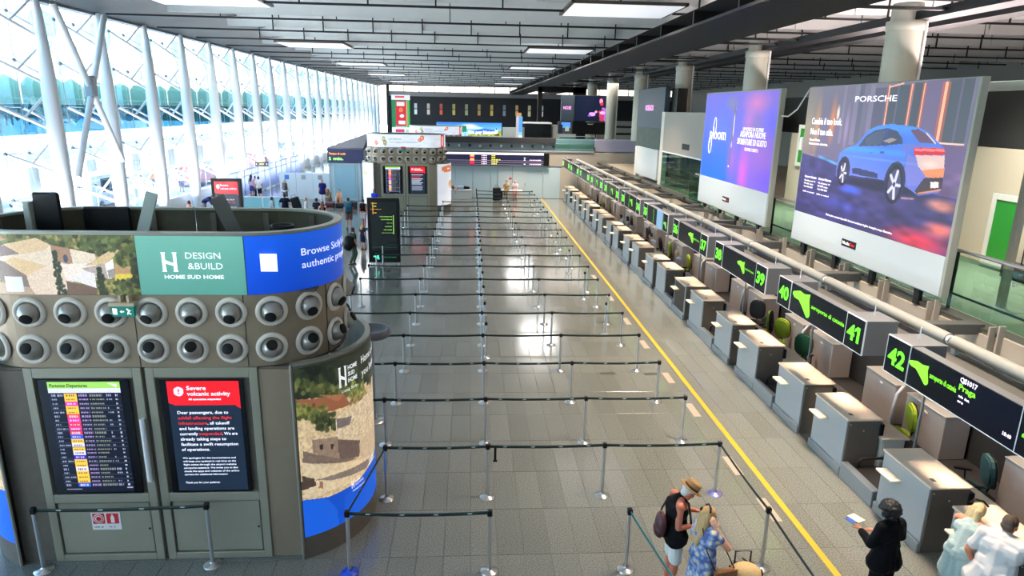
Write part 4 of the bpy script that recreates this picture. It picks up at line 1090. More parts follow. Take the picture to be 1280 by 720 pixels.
# gantry: tray, white pipe segments on stubs, posts
tag(MB().cbox((7.06, 4.5, 2.58), (7.72, 48.2, 2.72), .01).obj('gantry_tray', mat('gantry_grey', (74, 76, 73), .6, noise=.08)), 'long grey gantry tray behind the number signs', 'gantry')
M_pipe = mat('pipe_pale', (134, 139, 135), .4, noise=.04)
for k in range(0, 11):
    y1 = 9.35 + PER * k; y0 = y1 - 3.68
    if y1 > 48.2: break
    t = thing('pale_pipe', 'pale round pipe segment on stubs above the gantry tray, %s from the camera' % ORD[k + 1], 'pipe', (7.5, y0, 2.9), 0, 'pale pipe segments')
    MB().cyl((0, 0, 0), (0, y1 - y0, 0), .1, n=16).obj('pipe', M_pipe, t)
    for yy in (.05, y1 - y0 - .12): MB().cbox((-.06, yy, -.179), (.03, yy + .1, -.02), .008).obj('stub', M_white, t)
    MB().cyl((0, -.055, 0), (0, 0, 0), .075, n=14).obj('end_cap', M_white, t)
for k in range(-1, 11):
    yy = 10.0 + PER * k
    tag(MB().cbox((7.66, yy - .02, 0.02), (7.70, yy + .02, 2.58), .006).obj('gantry_post', mat('post_grey', (150, 150, 146), .4, .3)), 'thin pale post holding the gantry tray, %s from the camera' % ORD[k + 2], 'post', 'gantry posts')
# cross beams with small lamps between the gantry and the gallery
M_lampw = mat('lamp_glow', (255, 246, 226), .4, emit=6.)
for k in range(0, 10):
    yy = 10.9 + PER * k
    t = thing('cross_beam', 'dark cross beam with a small round lamp behind the signs, %s from the camera' % ORD[k + 1], 'beam', (7.72, yy, 2.62), 0, 'cross beams behind the signs')
    MB().cbox((0, -.12, -.1), (1.45, .12, .1), .01).obj('beam', mat('beam_grey', (76, 80, 80), .6), t)
    MB().cyl((.75, -.45, -.32), (.75, -.45, -.24), .08, n=14).obj('lamp', M_lampw, t)
    MB().bar((.75, -.45, -.25), (.75, -.1, .0), .03, .03).obj('lamp_arm', M_dark, t)
    if k > 2: MB().bar((.12, -.1, .0), (1.38, -1.9, .12), .12, .1).obj('brace', mat('beam_grey', (76, 80, 80), .6), t)

# ================================================================== GALLERY (upper floor) ON THE RIGHT
MX = 9.12
gs = struct(MB().box((MX, -12, 2.22), (40, 48.3, 2.62)).obj('gallery_floor', M_concrete))
M_bg = glass_mat('green_glass', (206, 234, 226), .03)
M_ft = mat('fascia_cream', (170, 167, 157), .6, noise=.06)
pn = 0
for k in range(0, 24):
    y0 = -1.0 + 1.62 * k
    if y0 > 26.5: break
    near = y0 + 1.6 < 11.6
    if not near:
        MB().cbox((MX - .05, y0 + .22, 2.30), (MX - .001, y0 + 1.5, 2.56), .01).obj('fascia_panel', M_ft, gs)
        br = MB().cbox((MX - .16, y0 - .12, 2.2), (MX - .04, y0 - .08, 2.86), .005).cbox((MX - .16, y0 + .08, 2.2), (MX - .04, y0 + .12, 2.78), .005).cbox((MX - .18, y0 - .12, 2.2), (MX - .15, y0 + .12, 2.3), .005).obj('bracket', mat('bracket_white', (160, 158, 150), .5), gs)
    else:
        MB().cbox((MX - .06, y0 + .01, 2.24), (MX - .001, y0 + 1.6, 2.66), .01).obj('fascia_panel', M_ft, gs)
MB().box((MX - .03, -12, 2.6), (MX + .3, 27, 2.66)).obj('kerb', mat('kerb_dark', (70, 74, 70), .6), gs)
t = thing('gallery_balustrade', 'green glass balustrade with steel handrail along the gallery edge', 'balustrade', (MX + .18, 0, 2.66))
for k in range(-2, 14):
    MB().box((-.008, 2.0 * k + .02, .06), (.008, 2.0 * k + 1.98, 1.08)).obj('glass_panel', M_bg, t)
    MB().cbox((.02, 2.0 * k - .03, 0), (.07, 2.0 * k + .03, 1.12), .006).obj('baluster', M_dark, t)
    MB().cyl((-.03, 2.0 * k + .5, .85), (-.008, 2.0 * k + .5, .85), .03, n=8).obj('glass_bolt', M_chrome, t)
MB().cyl((.03, -5, 1.16), (.03, 27.4, 1.16), .035, n=10).obj('handrail', M_chrome, t)
MB().box((.015, -5, .30), (.035, 27.4, .34)).obj('lower_rail', M_dark, t)
# shop wall with green panels
M_gw = mat('shop_wall_beige', (186, 180, 160), .7, noise=.04, nscale=1.5)
sw = struct(MB().box((13.0, -2, 2.62), (13.3, 27, 5.55)).obj('wall_right_shop', M_gw))
M_gp = mat('leaf_green_panel', (36, 140, 44), .4)
for (a, b) in ((13.0, 15.72), (25.6, 28.3 - 1.35)):
    pp = MB().cbox((12.95, a, 2.66), (13.0, b, 5.5), .004)
for i, (a, b, z0, z1) in enumerate(((14.95, 15.7, 1.95 + .9, 4.34), (24.1, 26.2, 4.45, 5.75))):
    gp = thing('green_wall_panel', ('tall bright green panel on the gallery shop wall at the right edge', 'bright green panel between the two big billboards')[i], 'wall panel', (12.99, (a + b) / 2, z0))
    w = (b - a) / 2; h = z1 - z0
    MB().cbox((-.03, -w, 0), (0, w, h), .004).obj('panel', M_gp, gp)
    fw = MB()
    for p, q in (((-.05, -w - .14, -.14), (0, -w, h + .14)), ((-.05, w, -.14), (0, w + .14, h + .14)), ((-.05, -w, h), (0, w, h + .14)), ((-.05, -w, -.14), (0, w, 0))): fw.cbox(p, q, .004)
    fw.obj('frame', mat('panel_frame_white', (206, 212, 206), .5), gp)
for k in range(6):
    struct(MB().box((12.985, 2 + k * 4.2, 2.62), (13.0, 2.03 + k * 4.2, 5.55)).obj('trim_%d' % (10 + k), M_dark))
tag(MB().cbox((12.6, 13.9, 2.63), (12.9, 14.75, 3.0), .02).obj('wall_cabinet', M_navy), 'small black cabinet low on the gallery wall behind the glass', 'cabinet')
# dark frame and white beam above the shop wall
struct(MB().box((13.4, -2, 5.55), (13.6, 30, 6.95)).obj('wall_right_upper', mat('dark_void_wall', (44, 46, 46), .8)))
t = thing('white_truss', 'white steel frame with a long top beam behind the car billboard', 'frame', (10.6, 0, 0))
MB().cbox((-.1, 5, 6.80), (.1, 16.9, 6.98), .01).obj('top_beam', mat('truss_white', (206, 210, 204), .5), t)
for yy in (6.0, 8.2, 10.4, 12.2, 16.6):
    MB().cbox((-.06, yy - .07, 2.62), (.06, yy + .07, 6.8), .008).obj('upright', mat('truss_grey', (160, 158, 148), .5), t)
MB().cbox((-.05, 8.2, 6.45), (.05, 11.9, 6.6), .008).obj('sub_beam', mat('truss_white', (206, 210, 204), .5), t)
MB().bar((0, 11.8, 6.1), (0, 8.4, 5.1), .06, .06).bar((0, 8.2, 6.6), (0, 5.5, 5.2), .06, .06).obj('diagonal', M_dark, t)
for yy in (8.0, 11.4): MB().cyl((-.0, yy - .35, 6.76), (0, yy + .35, 6.76), .05, n=8).obj('tube_lamp', mat('violet_tube', (150, 140, 255), .4, emit=4.), t)

# ================================================================== BILLBOARDS
M_bbw = mat('billboard_pale', (186, 196, 200), .5)
M_bbe = mat('billboard_edge', (150, 156, 148), .5)
def tagplate(t, y, z, w=.62):
    MB().cbox((-.02, y - w, z), (0, y, z + .17), .003).obj('maker_plate', M_black, t)
    text('Media', mat('plate_white', (240, 240, 240), .5, emit=.2), t, (-.023, y - .05, z + .05), .08, TOLEFT, w=.3, bold=.02); text('One', mat('plate_red', (220, 30, 40), .5, emit=.2), t, (-.023, y - .36, z + .05), .08, TOLEFT, w=.2, bold=.02)
def car_canvas():
    c = Canvas(390, 210, (84, 78, 104))
    c.grad((104, 96, 116), (66, 62, 100)); a0 = c.a.copy()
    c.ell(.02, .3, .12, .5, (150, 132, 96), .8, 1.); c.ell(.1, .3, .03, .28, (190, 130, 80), .7, .9); c.ell(.22, .25, .03, .22, (200, 110, 60), .8, .8); c.ell(.255, .2, .014, .07, (240, 220, 190), .8, .6); c.ell(.33, .3, .02, .2, (150, 130, 170), .6, .8)
    for x, w in ((.28, .02), (.36, .035), (.46, .03)): c.rect(x, 0, x + w, .42, (122, 112, 140), .55)
    c.rect(.39, 0, .42, .4, (76, 78, 96), .8); c.rect(.49, .03, .56, .36, (70, 66, 88), .7)
    c.rect(.58, .02, .69, .4, (58, 66, 78), .95); c.rect(.71, .01, .76, .4, (58, 64, 76), .95); c.rect(.77, 0, .86, .4, (100, 84, 116), .9); c.rect(.875, 0, .985, .36, (62, 68, 78), .95)
    for x in (.62, .93): c.rect(x, 0, x + .012, .36, (96, 84, 110), .8)
    for x, w in ((.866, .012), (.761, .006), (.698, .006), (.571, .005)):
        c.rect(x - w * 1.6, .012, x + w * 1.6, .36, (206, 84, 60), .55); c.rect(x - w * .5, .012, x + w * .5, .36, (255, 170, 130), .95)
    c.line(.571, .028, .648, .008, .006, (255, 170, 130), .9, 1.5); c.line(.86, .362, .985, .36, .006, (255, 190, 170), .9, 1.5)
    c.rect(.87, .37, 1, .7, (92, 70, 110), .9)
    # road
    c.poly([(0, .52), (.32, .58), (.9, .66), (1, .66), (1, 1), (0, 1)], (52, 46, 92)); c.poly([(0, .52), (.32, .58), (.5, 1), (0, 1)], (48, 44, 96), .8)
    c.ell(.42, .74, .1, .05, (50, 80, 200), .8, .8); c.ell(.38, .86, .2, .05, (60, 70, 170), .7, 1.); c.line(.15, .53, .33, .58, .012, (60, 140, 214), .8, 1.5)
    c.ell(.85, .96, .22, .1, (200, 50, 66), .85, .8); c.ell(.95, .86, .1, .06, (210, 100, 80), .8, .8); c.ell(.94, .72, .1, .05, (196, 120, 96), .8, .7); c.ell(.72, .84, .06, .06, (40, 34, 60), .7, .9)
    c.line(.56, .66, .64, .7, .008, (180, 130, 130), .7, 1.5); c.line(.74, .72, .8, .71, .008, (180, 130, 130), .7, 1.5)
    c.grain((c.V > .52).astype(float), .22, 30, 3, .6)
    # car
    body = [(0.302, 0.655), (0.3, 0.56), (0.308, 0.486), (0.35, 0.446), (0.408, 0.422), (0.432, 0.391), (0.484, 0.308), (0.539, 0.277), (0.613, 0.262), (0.694, 0.268), (0.763, 0.277), (0.823, 0.308), (0.866, 0.351), (0.902, 0.385), (0.911, 0.412), (0.927, 0.563), (0.924, 0.618), (0.915, 0.646), (0.821, 0.686), (0.753, 0.646), (0.598, 0.628), (0.415, 0.634), (0.308, 0.66)]
    c.ell(.6, .67, .33, .05, (24, 20, 44), .9, .5)
    m = c.poly(body, (58, 104, 196))
    sh = np.clip((c.V - .40) / .24, 0, 1)[..., None] * m[..., None]; c.a = c.a * (1 - sh * .75) + np.array((96, 98, 176)) / 255. * sh * .75
    lt = (np.clip(1 - abs(c.V - .29) / .05, 0, 1) * m)[..., None]; c.a = c.a * (1 - lt * .6) + np.array((60, 140, 236)) / 255. * lt * .6
    lt = (np.clip(1 - abs(c.V - .445) / .03, 0, 1) * m * (c.U < .72))[..., None]; c.a = c.a * (1 - lt * .7) + np.array((50, 134, 232)) / 255. * lt * .7
    c.poly([(0.431, 0.425), (0.469, 0.354), (0.524, 0.308), (0.598, 0.289), (0.655, 0.305), (0.689, 0.348), (0.698, 0.382), (0.577, 0.406)], (44, 54, 84))
    c.poly([(.47, .37), (.53, .32), (.6, .3), (.57, .4), (.48, .41)], (58, 68, 96)); c.rect(.596, .29, .606, .41, (30, 60, 130))
    c.poly([(.58, .375), (.63, .35), (.66, .36), (.62, .385)], (170, 140, 120), .8)
    c.poly([(0.724, 0.295), (0.765, 0.286), (0.813, 0.317), (0.861, 0.363), (0.831, 0.369), (0.784, 0.369)], (92, 62, 88))
    c.line(.81, .31, .86, .365, .005, (236, 206, 190), .9, 1.5)
    c.poly([(.70, .385), (.76, .375), (.90, .385), (.911, .412), (.76, .41), (.70, .45)], (96, 100, 176), .7)
    c.poly([(0.773, 0.445), (0.913, 0.43), (0.924, 0.545), (0.837, 0.555), (0.795, 0.508)], (206, 168, 160))
    c.ell(.85, .49, .05, .03, (226, 190, 178), .9, .8); c.poly([(.82, .53), (.924, .5), (.924, .56), (.83, .57)], (226, 120, 70), .9)
    c.poly([(.73, .44), (.78, .46), (.8, .52), (.84, .56), (.83, .62), (.76, .64), (.73, .56)], (108, 108, 180), .9)
    c.poly([(0.758, 0.400), (0.906, 0.388), (0.913, 0.428), (0.765, 0.446)], (196, 26, 44)); c.poly([(.765, .405), (.905, .395), (.908, .408), (.767, .42)], (255, 110, 110))
    c.poly([(0.835, 0.575), (0.926, 0.555), (0.926, 0.625), (0.819, 0.683), (0.80, 0.66)], (54, 40, 50)); c.line(.82, .672, .92, .628, .006, (214, 130, 90), .9, 1.5)
    c.poly([(0.869, 0.591), (0.906, 0.585), (0.911, 0.618), (0.874, 0.628)], (236, 206, 196))
    c.poly([(.41, .585), (.44, .575), (.58, .59), (.585, .625), (.42, .62)], (36, 40, 76), .9)
    for (cx, cy, rx, ry, rim) in ((.685, .645, .045, .125, 1), (.352, .625, .032, .095, 0)):
        c.ell(cx, cy - .012, rx + .014, ry + .012, (34, 34, 66)); c.ell(cx, cy, rx, ry, (22, 20, 34)); c.ell(cx, cy, rx * .78, ry * .8, (60, 58, 90))
        for q in range(5):
            a = q * 1.257 + .3
            c.line(cx, cy, cx + rx * .7 * math.sin(a), cy + ry * .74 * math.cos(a), .013 if rim else .008, (206, 200, 226), .9, 1.5)
        c.ell(cx, cy, rx * .16, ry * .14, (40, 40, 60))
    c.ell(.61, .5, .3, .012, (150, 190, 240), .25, 1.); c.rect(.575, .445, .6, .455, (40, 60, 150)); c.rect(.51, .455, .53, .463, (40, 60, 150))
    return c
PR_BB = print_mat('billboard_print', .30, .35)
M_bw = mat('billboard_text', (232, 228, 240), .5, emit=.5)
t = thing('billboard', 'huge billboard showing a blue car, hung in front of the gallery', 'billboard', (9.0, 17.95, 2.93), 0, 'big billboards over the desks')
BW, BH = 6.1, 4.03
MB().cbox((.0, -BW - .06, -.02), (.16, .05, BH + .02), .01).obj('frame', M_bbe, t)
print_panel('car_print', car_canvas(), flat((-.004, 0, BH), (0, -BW, 0), (0, 0, -3.25)), PR_BB, t)
MB().cbox((-.012, -BW, 0), (0, 0, .775), .004).obj('lower_panel', M_bbw, t)
def bt(s, u, v, h, w, m=M_bw, **k): text(s, m, t, (-.008, -u * BW, BH - v * 3.25), h, TOLEFT, w=w, **k)
bt('PORSCHE', .365, .117, .13, 1.58, bold=.01)
bt('Cambia il tuo look.', .052, .285, .17, 1.47, bold=.015); bt('Non il tuo stile.', .052, .366, .17, 1.12, bold=.015)
bt('Nuova Macan.', .052, .415, .06, .55, bold=.02); bt('Interamente elettrica.', .052, .445, .06, .95, bold=.02)
for q, u in enumerate((.052, .172)):
    bt(('Centro Catania', 'Centro Palermo')[q], u, .71, .055, .62, bold=.03); bt('Via del porto 14', u, .74, .045, .58); bt('95100 citta', u, .765, .045, .5); bt('Tel. 095 000', u, .79, .045, .48); bt('info e orari', u, .828, .04, .6, bold=.02)
bt('Dati tecnici e consumi disponibili. Emissioni combinate: 0 g/km. Immagini a scopo illustrativo.', .27, .965, .05, 2.75)
tagplate(t, -2.55, .3)
for yy in (-.6, -2.2, -3.8, -5.4): MB().cbox((.04, yy - .08, -.35), (.14, yy + .08, .0), .008).obj('fixing_post', M_dark, t)
MB().cbox((-.03, .05, 2.4), (.1, .2, 2.75), .02).obj('side_box', M_white, t)
M_cab = mat('cable_white', (210, 210, 206), .5)
MB().tube([(.05, .1, BH), (.05, .7, BH - .55), (.05, 1.2, BH - .75), (.05, 1.62, BH - .74)], .02, 6).obj('cable', M_cab, t)
def stick_canvas():
    c = Canvas(110, 84, (96, 76, 200)); c.grad((92, 80, 190), (20, 90, 230)); U, V = c.U, c.V
    tt = np.clip((U - .35) / .4, 0, 1)[..., None]; c.a = c.a * (1 - tt) + np.array((110, 84, 190)) / 255. * tt
    c.ell(.75, .12, .2, .16, (196, 100, 170), .9, .9); c.ell(.68, .3, .1, .2, (180, 100, 180), .8, .9); c.ell(.5, .75, .1, .35, (150, 80, 190), .7, .9)
    c.ell(.66, .85, .1, .4, (196, 80, 180), .8, .8); c.ell(.85, .65, .25, .3, (150, 92, 180), .7, .9); c.ell(.98, .3, .16, .2, (76, 76, 220), .8, 1.); c.ell(.98, .9, .2, .16, (96, 70, 200), .8, 1.)
    c.ell(.42, .12, .12, .1, (110, 108, 140), .8, .9); c.ell(.32, .3, .1, .3, (60, 90, 226), .6, 1.); c.ell(.78, .33, .1, .12, (120, 104, 150), .6, 1.)
    c.line(.475, .17, .46, .98 - .16, .022, (90, 84, 110), 1, 1.4); c.line(.483, .17, .47, .6, .006, (220, 216, 230), .9, 1.4); c.ell(.455, .82, .012, .014, (230, 220, 220), 1., .5)
    return c
t = thing('billboard', 'big purple and blue gradient billboard with a slim metal stick', 'billboard', (9.0, 25.95, 2.93), 0, 'big billboards over the desks')
BW2 = 6.2
MB().cbox((.0, -BW2 - .08, -.02), (.16, .05, BH + .04), .01).obj('frame', M_bbe, t)
print_panel('gradient_print', stick_canvas(), flat((-.004, 0, BH), (0, -BW2, 0), (0, 0, -3.02)), PR_BB, t)
MB().cbox((-.012, -BW2, 0), (0, 0, 1.0), .004).obj('lower_panel', M_bbw, t)
def bt2(s, x, z, h, w, **k): text(s, M_bw, t, (-.008, -x * BW2, BH - z * 4.05), h, TOLEFT, w=w, **k)
for yy in (-.6, -2.2, -3.8, -5.6): MB().cbox((.04, yy - .08, -.35), (.14, yy + .08, .0), .008).obj('fixing_post', M_dark, t)
bt2('ploom', .115, .40, .44, 1.6, bold=.0)
MB().tube([(-.012, -.19 * BW2 + .13 * math.cos(a), BH - 1.18 + .33 * math.sin(a)) for a in [k * .35 for k in range(19)]], .014, 5).tube([(-.012, -.133 * BW2 + .14 * math.cos(a), BH - 1.83 + .32 * math.sin(a)) for a in [k * .35 for k in range(19)]], .014, 5).obj('logo_loop', M_bw, t)
bt2('UN MONDO DA SCOPRIRE', .61, .305, .12, 1.62); bt2('ASSAPORA NUOVE', .58, .355, .2, 1.98, bold=.02); bt2('SFUMATURE DI GUSTO', .55, .415, .2, 2.3, bold=.02); bt2('PROVALO SUBITO', .66, .462, .11, 1.05)
tagplate(t, -2.6, .32)
# further boxes on the gallery beyond the billboards
t = thing('gallery_cabin', 'grey cabin on the gallery beyond the purple billboard, glazed below', 'cabin', (9.5, 27.3, 2.62))
MB().cbox((0, 0, 1.78), (3, 5.9, 3.66), .02).obj('upper_box', mat('cabin_grey', (150, 146, 138), .6), t)
MB().cbox((-.02, 0, 1.74), (3, 5.9, 1.8), .01).obj('edge_strip', M_white, t)
for k in range(4): MB().box((0, .05 + k * 1.46, .12), (.012, 1.46 + k * 1.46, 1.74)).obj('glass_panel', M_bg, t)
MB().cbox((-.01, 5.9, .1), (.25, 6.4, 3.66), .01).obj('white_post', mat('post_white', (206, 206, 196), .5), t)
MB().box((-.01, 1.8, 2.05), (0, 2.8, 2.3)).obj('vent', M_dark, t)
MB().box((2.5, 0, .0), (2.6, 5.9, 1.78)).obj('back_wall', mat('green_grey', (96, 116, 106), .7), t)
t = thing('pale_screen_panel', 'blank pale panel on the gallery edge left of the grey cabin', 'panel', (9.5, 34.0, 2.86))
MB().cbox((0, .05, 0), (.1, 4.3, 1.52), .01).obj('panel', mat('panel_pale', (196, 204, 206), .5), t)
MB().cbox((-.01, 4.3, -.2), (.2, 4.75, 1.5), .01).obj('end_post', mat('post_white', (206, 206, 196), .5), t)
struct(MB().box((9.12, 27.0, 2.55), (9.5, 48.3, 2.72)).obj('trim_16', mat('kerb_dark', (70, 74, 70), .6)))
t = thing('digital_sign', 'tall dark grey advertising wall with small pink lettering beyond the cabin', 'advertising sign', (11.0, 44.9, 5.35))
MB().cbox((0, -6.2, 0), (.3, 0, 2.3), .01).obj('face', mat('slate_sign', (76, 88, 100), .5), t)
text('NOSE-BOX', mat('pink_text', (236, 150, 220), .5, emit=.6), t, (-.004, -2.0, 1.0), .34, TOLEFT, w=1.9, bold=.03)
MB().cbox((.35, -7.4, -.2), (.9, -6.3, 2.2), .01).obj('speaker_rack', M_black, t)
MB().cbox((0.02, -6.2, -2.75), (.3, 0, 0.0), .01).obj('support_wall', mat('stone_dark', (84, 96, 90), .7, noise=.4, nscale=2), t)
# ================================================================== QUEUE BARRIERS
base_me = MB().lathe([(.125, 0), (.125, .008), (.118, .016), (.05, .032), (.03, .05), (.03, .07)], 20).mesh('base', M_chrome)
base_blue = MB().lathe([(.125, 0), (.125, .008), (.118, .016), (.05, .032), (.03, .05), (.03, .07)], 20).mesh('base', mat('violet_film_chrome', (140, 140, 196), .3, .7))
post_me = MB().cyl((0, 0, .05), (0, 0, .9), .026, n=12).mesh('post', mat('post_chrome', (196, 198, 198), .3, .85))
head_me = MB().cbox((-.036, -.036, .885), (.036, .036, .98), .012).mesh('head', M_black)
M_tape = mat('belt_green_black', (16, 40, 38), .6)
M_tmark = mat('belt_mark', (170, 190, 184), .6)
def stanchion(x, y, label, blue=False):
    t = thing('belt_stanchion', label, 'belt barrier', (x, y, 0), 0, 'belt stanchions of the queue lanes')
    put('base', base_blue if blue else base_me, t); put('post', post_me, t); put('head', head_me, t)
    return t
def belt(t, x0, y0, x1, y1, sag=.02, z0=.935, z1=.935, marks=0, h=.05, m=None):
    """belt from the stanchion t at (x0,y0) to (x1,y1)"""
    n = 6; V = []; F = []
    d = Vector((x1 - x0, y1 - y0, 0)); L = d.length; d.normalize(); nx = Vector((-d.y, d.x, 0)) * .0015
    for i in range(n + 1):
        u = i / n; p = Vector((0, 0, z0 + (z1 - z0) * u - sag * 4 * u * (1 - u))) + d * (.036 + (L - .072) * u)
        for s_ in (-1, 1):
            for hz in (-h / 2, h / 2): V.append(p + nx * s_ + Vector((0, 0, hz)))
    for i in range(n):
        k = 4 * i; F += [(k, k + 4, k + 5, k + 1), (k + 2, k + 3, k + 7, k + 6), (k + 1, k + 5, k + 7, k + 3), (k, k + 2, k + 6, k + 4)]
    b = MB().add(V, F, True).obj('belt', m or M_tape, t)
    if marks:
        mk = MB()
        for i in range(marks):
            u = (i + .6) / (marks + .2); p = Vector((0, 0, z0 - sag * 4 * u * (1 - u))) + d * (L * u)
            for s_ in (1,):
                q = nx * (1.6 if nx.y < 0 else -1.6)
                mk.add([p + q - d * .035 + Vector((0, 0, -.006)), p + q + d * .025 + Vector((0, 0, -.012)), p + q + d * .04 + Vector((0, 0, .012)), p + q - d * .02 + Vector((0, 0, .012))], [(0, 1, 2, 3)])
        o = mk.obj('belt_mark', M_tmark, b); o['kind'] = 'stuff'
    return b
XS = [-3.5, -1.6, .3, 2.23, 4.17]
CN = ['at far left', 'in left column', 'in middle column', 'in right inner column', 'at yellow-line end']
for k in range(0, 20):
    yy = 9.85 + 1.85 * k
    prev = None
    for c, xx in enumerate(XS):
        if c == 0 and (k == 0 or k > 15): continue
        if c == 1 and k > 16: continue
        if xx < -1 and 41.5 < yy: continue
        x = xx + (.24 if (c == 1 and k == 0) else 0) + .006 * k * (c == 2)
        t = stanchion(x, yy, 'chrome belt post %s, in the %s long row from the camera' % (CN[c], ORD[k + 1]), blue=(k == 0 and c == 4))
        if prev is not None:
            marks = 4 if k < 3 else 0
            belt(prev[0], prev[1], prev[2], x, yy, sag=.02, marks=marks)
        prev = (t, x, yy)
        if k == 0 and c == 1: first_left = t
        if k == 0 and c == 4: first_right = t
        if k == 0 and c == 2:
            MB().box((.1, -.006, .68), (.14, .006, .91)).box((.085, -.012, .66), (.155, .012, .69)).obj('hanging_belt_end', M_black, t)
# long lengthwise belt row closing the middle lane far back, seen as a pale line of posts
extra = 0
for k in range(3, 20):
    yy = 9.85 + 1.85 * k + .92
    if yy > 46: break
    for xx, nm in ((.42, 'beside the middle column'), (3.9, 'inside the yellow-line column')):
        if xx > 1 and k % 2: continue
        extra += 1
        stanchion(xx, yy, 'chrome post without belt %s, behind the %s row' % (nm, ORD[k + 1]))
# nearest barriers
a = stanchion(-1.65, 8.04, 'chrome belt post with blue foot at the kiosk corner in the front row', blue=True)
for ch in a.children:
    if ch.name.startswith('base'): ch.data = MB().lathe([(.125, 0), (.125, .008), (.118, .016), (.05, .032), (.03, .05), (.03, .07)], 20).mesh('base', mat('blue_film', (20, 70, 190), .35))
b = stanchion(.28, 8.0, 'chrome belt post at the front, right end of the shortest near belt')
belt(a, -1.65, 8.04, .28, 8.0, .03, marks=4); belt(a, -1.65, 8.04, -1.36, 9.85, .01)
c = stanchion(2.21, 7.97, 'lone chrome belt post left of the man in the straw hat'); belt(c, 2.21, 7.97, 2.5, 6.1, .02, m=mat('belt_teal', (44, 110, 112), .6))
d = stanchion(4.16, 7.94, 'chrome belt post nearest the camera on the right, beside the woman in the floral dress'); belt(first_right, 4.17, 9.85, 4.16, 7.94, .02); belt(d, 4.16, 7.94, 4.1, 5.9, .02)
stanchion(4.1, 5.9, 'chrome belt post below the frame behind the floral dress'); stanchion(2.5, 6.1, 'chrome belt post below the frame in front of the man')
e = stanchion(-5.84, 8.24, 'chrome belt post in front of the left end of the big kiosk'); f = stanchion(-3.59, 8.28, 'chrome belt post in front of the right door of the big kiosk')
belt(e, -5.84, 8.24, -3.59, 8.28, .02, marks=4)
# sign pole top piece on a post behind the kiosk
t = thing('round_tray_stand', 'small round grey tray table on a post just behind the big kiosk', 'stand', (-1.95, 12.75, 0))
MB().cyl((0, 0, 0), (0, 0, 1.86), .03, n=8).obj('post', M_chrome, t); MB().lathe([(0, 1.84), (.34, 1.84), (.38, 1.9), (.36, 2.0), (.30, 2.0), (.28, 1.92), (0, 1.9)], 20).obj('tray', mat('tray_grey', (96, 96, 100), .5), t)
MB().lathe([(.05, 0), (.24, 0), (.24, .015), (.05, .03)], 18).obj('base', M_chrome, t)

# ================================================================== TOTEMS
def totem(x, y, w, h, label, kind):
    t = thing('display_totem', label, 'display', (x, y, 0), 0)
    MB().cbox((-w / 2, 0, .12), (w / 2, .16, h), .01).obj('housing', M_black, t)
    for q in (-w / 2 + .06, w / 2 - .1): MB().box((q, .02, 0), (q + .04, .14, .13)).obj('foot', M_chrome, t)
    MB().cbox((-w / 2 - .02, .05, 0), (-w / 2, .16, h), .004).cbox((w / 2, .05, 0), (w / 2 + .02, .16, h), .004).obj('side_trim', mat('silver_trim', (150, 152, 156), .35, .5), t)
    if kind == 'info':
        c = Canvas(60, 104, (18, 24, 24)); c.rect(0, .93, 1, .94, (30, 60, 50))
        O = (220, 150, 50); Gn = (150, 206, 90)
        for k, (x0, y0, x1, col) in enumerate(((.05, .03, .28, O), (.08, .09, .3, Gn), (.0, .15, .48, O), (.08, .22, .3, O))):
            for q in range(int((x1 - x0) * 18)): c.rect(x0 + q * .055, y0, x0 + q * .055 + .04, y0 + .018, col, .9)
        c.rect(.08, .02, .12, .26, O, .8)
        for k, (x0, y0) in enumerate(((.35, .30), (.4, .36), (.62, .43), (.55, .50), (.5, .57), (.42, .63))):
            for q in range(int((.88 - x0) * 18)): c.rect(x0 + q * .055, y0, x0 + q * .055 + .04, y0 + .016, Gn, .8)
        c.rect(.86, .28, .9, .66, Gn, .85)
        print_panel('screen', c, flat((-w / 2 + .12, -.004, h - .14), (w - .24, 0, 0), (0, 0, -1.98)), PR_SCR, t)
        M = FRONT.to_4x4(); M.translation = (-w / 2 + .18, -.004, .36)
        MB().prism([(x * .33, y * .4) for x, y in AIR][::-1], M @ Matrix.Identity(4), .004).obj('airport_mark', mat('mint_green', (60, 230, 170), .4, emit=.7), t)
        text('aeroporto di catania', mat('mint_dim', (60, 150, 110), .4, emit=.4), t, (-.12, -.004, .32), .06, w=.6)
    else:
        print_panel('screen', CV_NOTE, flat((-w / 2 + .14, -.004, h - .13), (w - .28, 0, 0), (0, 0, -(h - .4))), PR_SCR, t)
        for k, (q, m_, wd) in enumerate((('Dear passengers, due to', M_tr, .75), ('ashfall affecting the flight', M_trr, .8), ('infrastructure', M_trr, .42), ('and landing operations are', M_tr, .82), ('currently suspended. We are', M_tr, .86), ('already taking steps to', M_tr, .7), ('facilitate a swift resumption', M_tr, .88), ('of operations.', M_tr, .44))):
            text(q, m_, t, (-.43, -.008, h - .97 - k * .115), .075, w=wd)
        text('Severe', M_tr, t, (-.26, -.008, h - .34), .1, w=.36, bold=.01); text('volcanic activity', M_tr, t, (-.26, -.008, h - .49), .1, w=.72, bold=.01)
    return t
totem(-3.47, 26.85, 1.26, 2.75, 'black floor-standing directory totem with green and orange lines behind the big kiosk', 'info')
totem(-11.0, 31.0, 1.32, 3.0, 'black totem with red volcanic activity notice in front of the glass wall', 'notice')

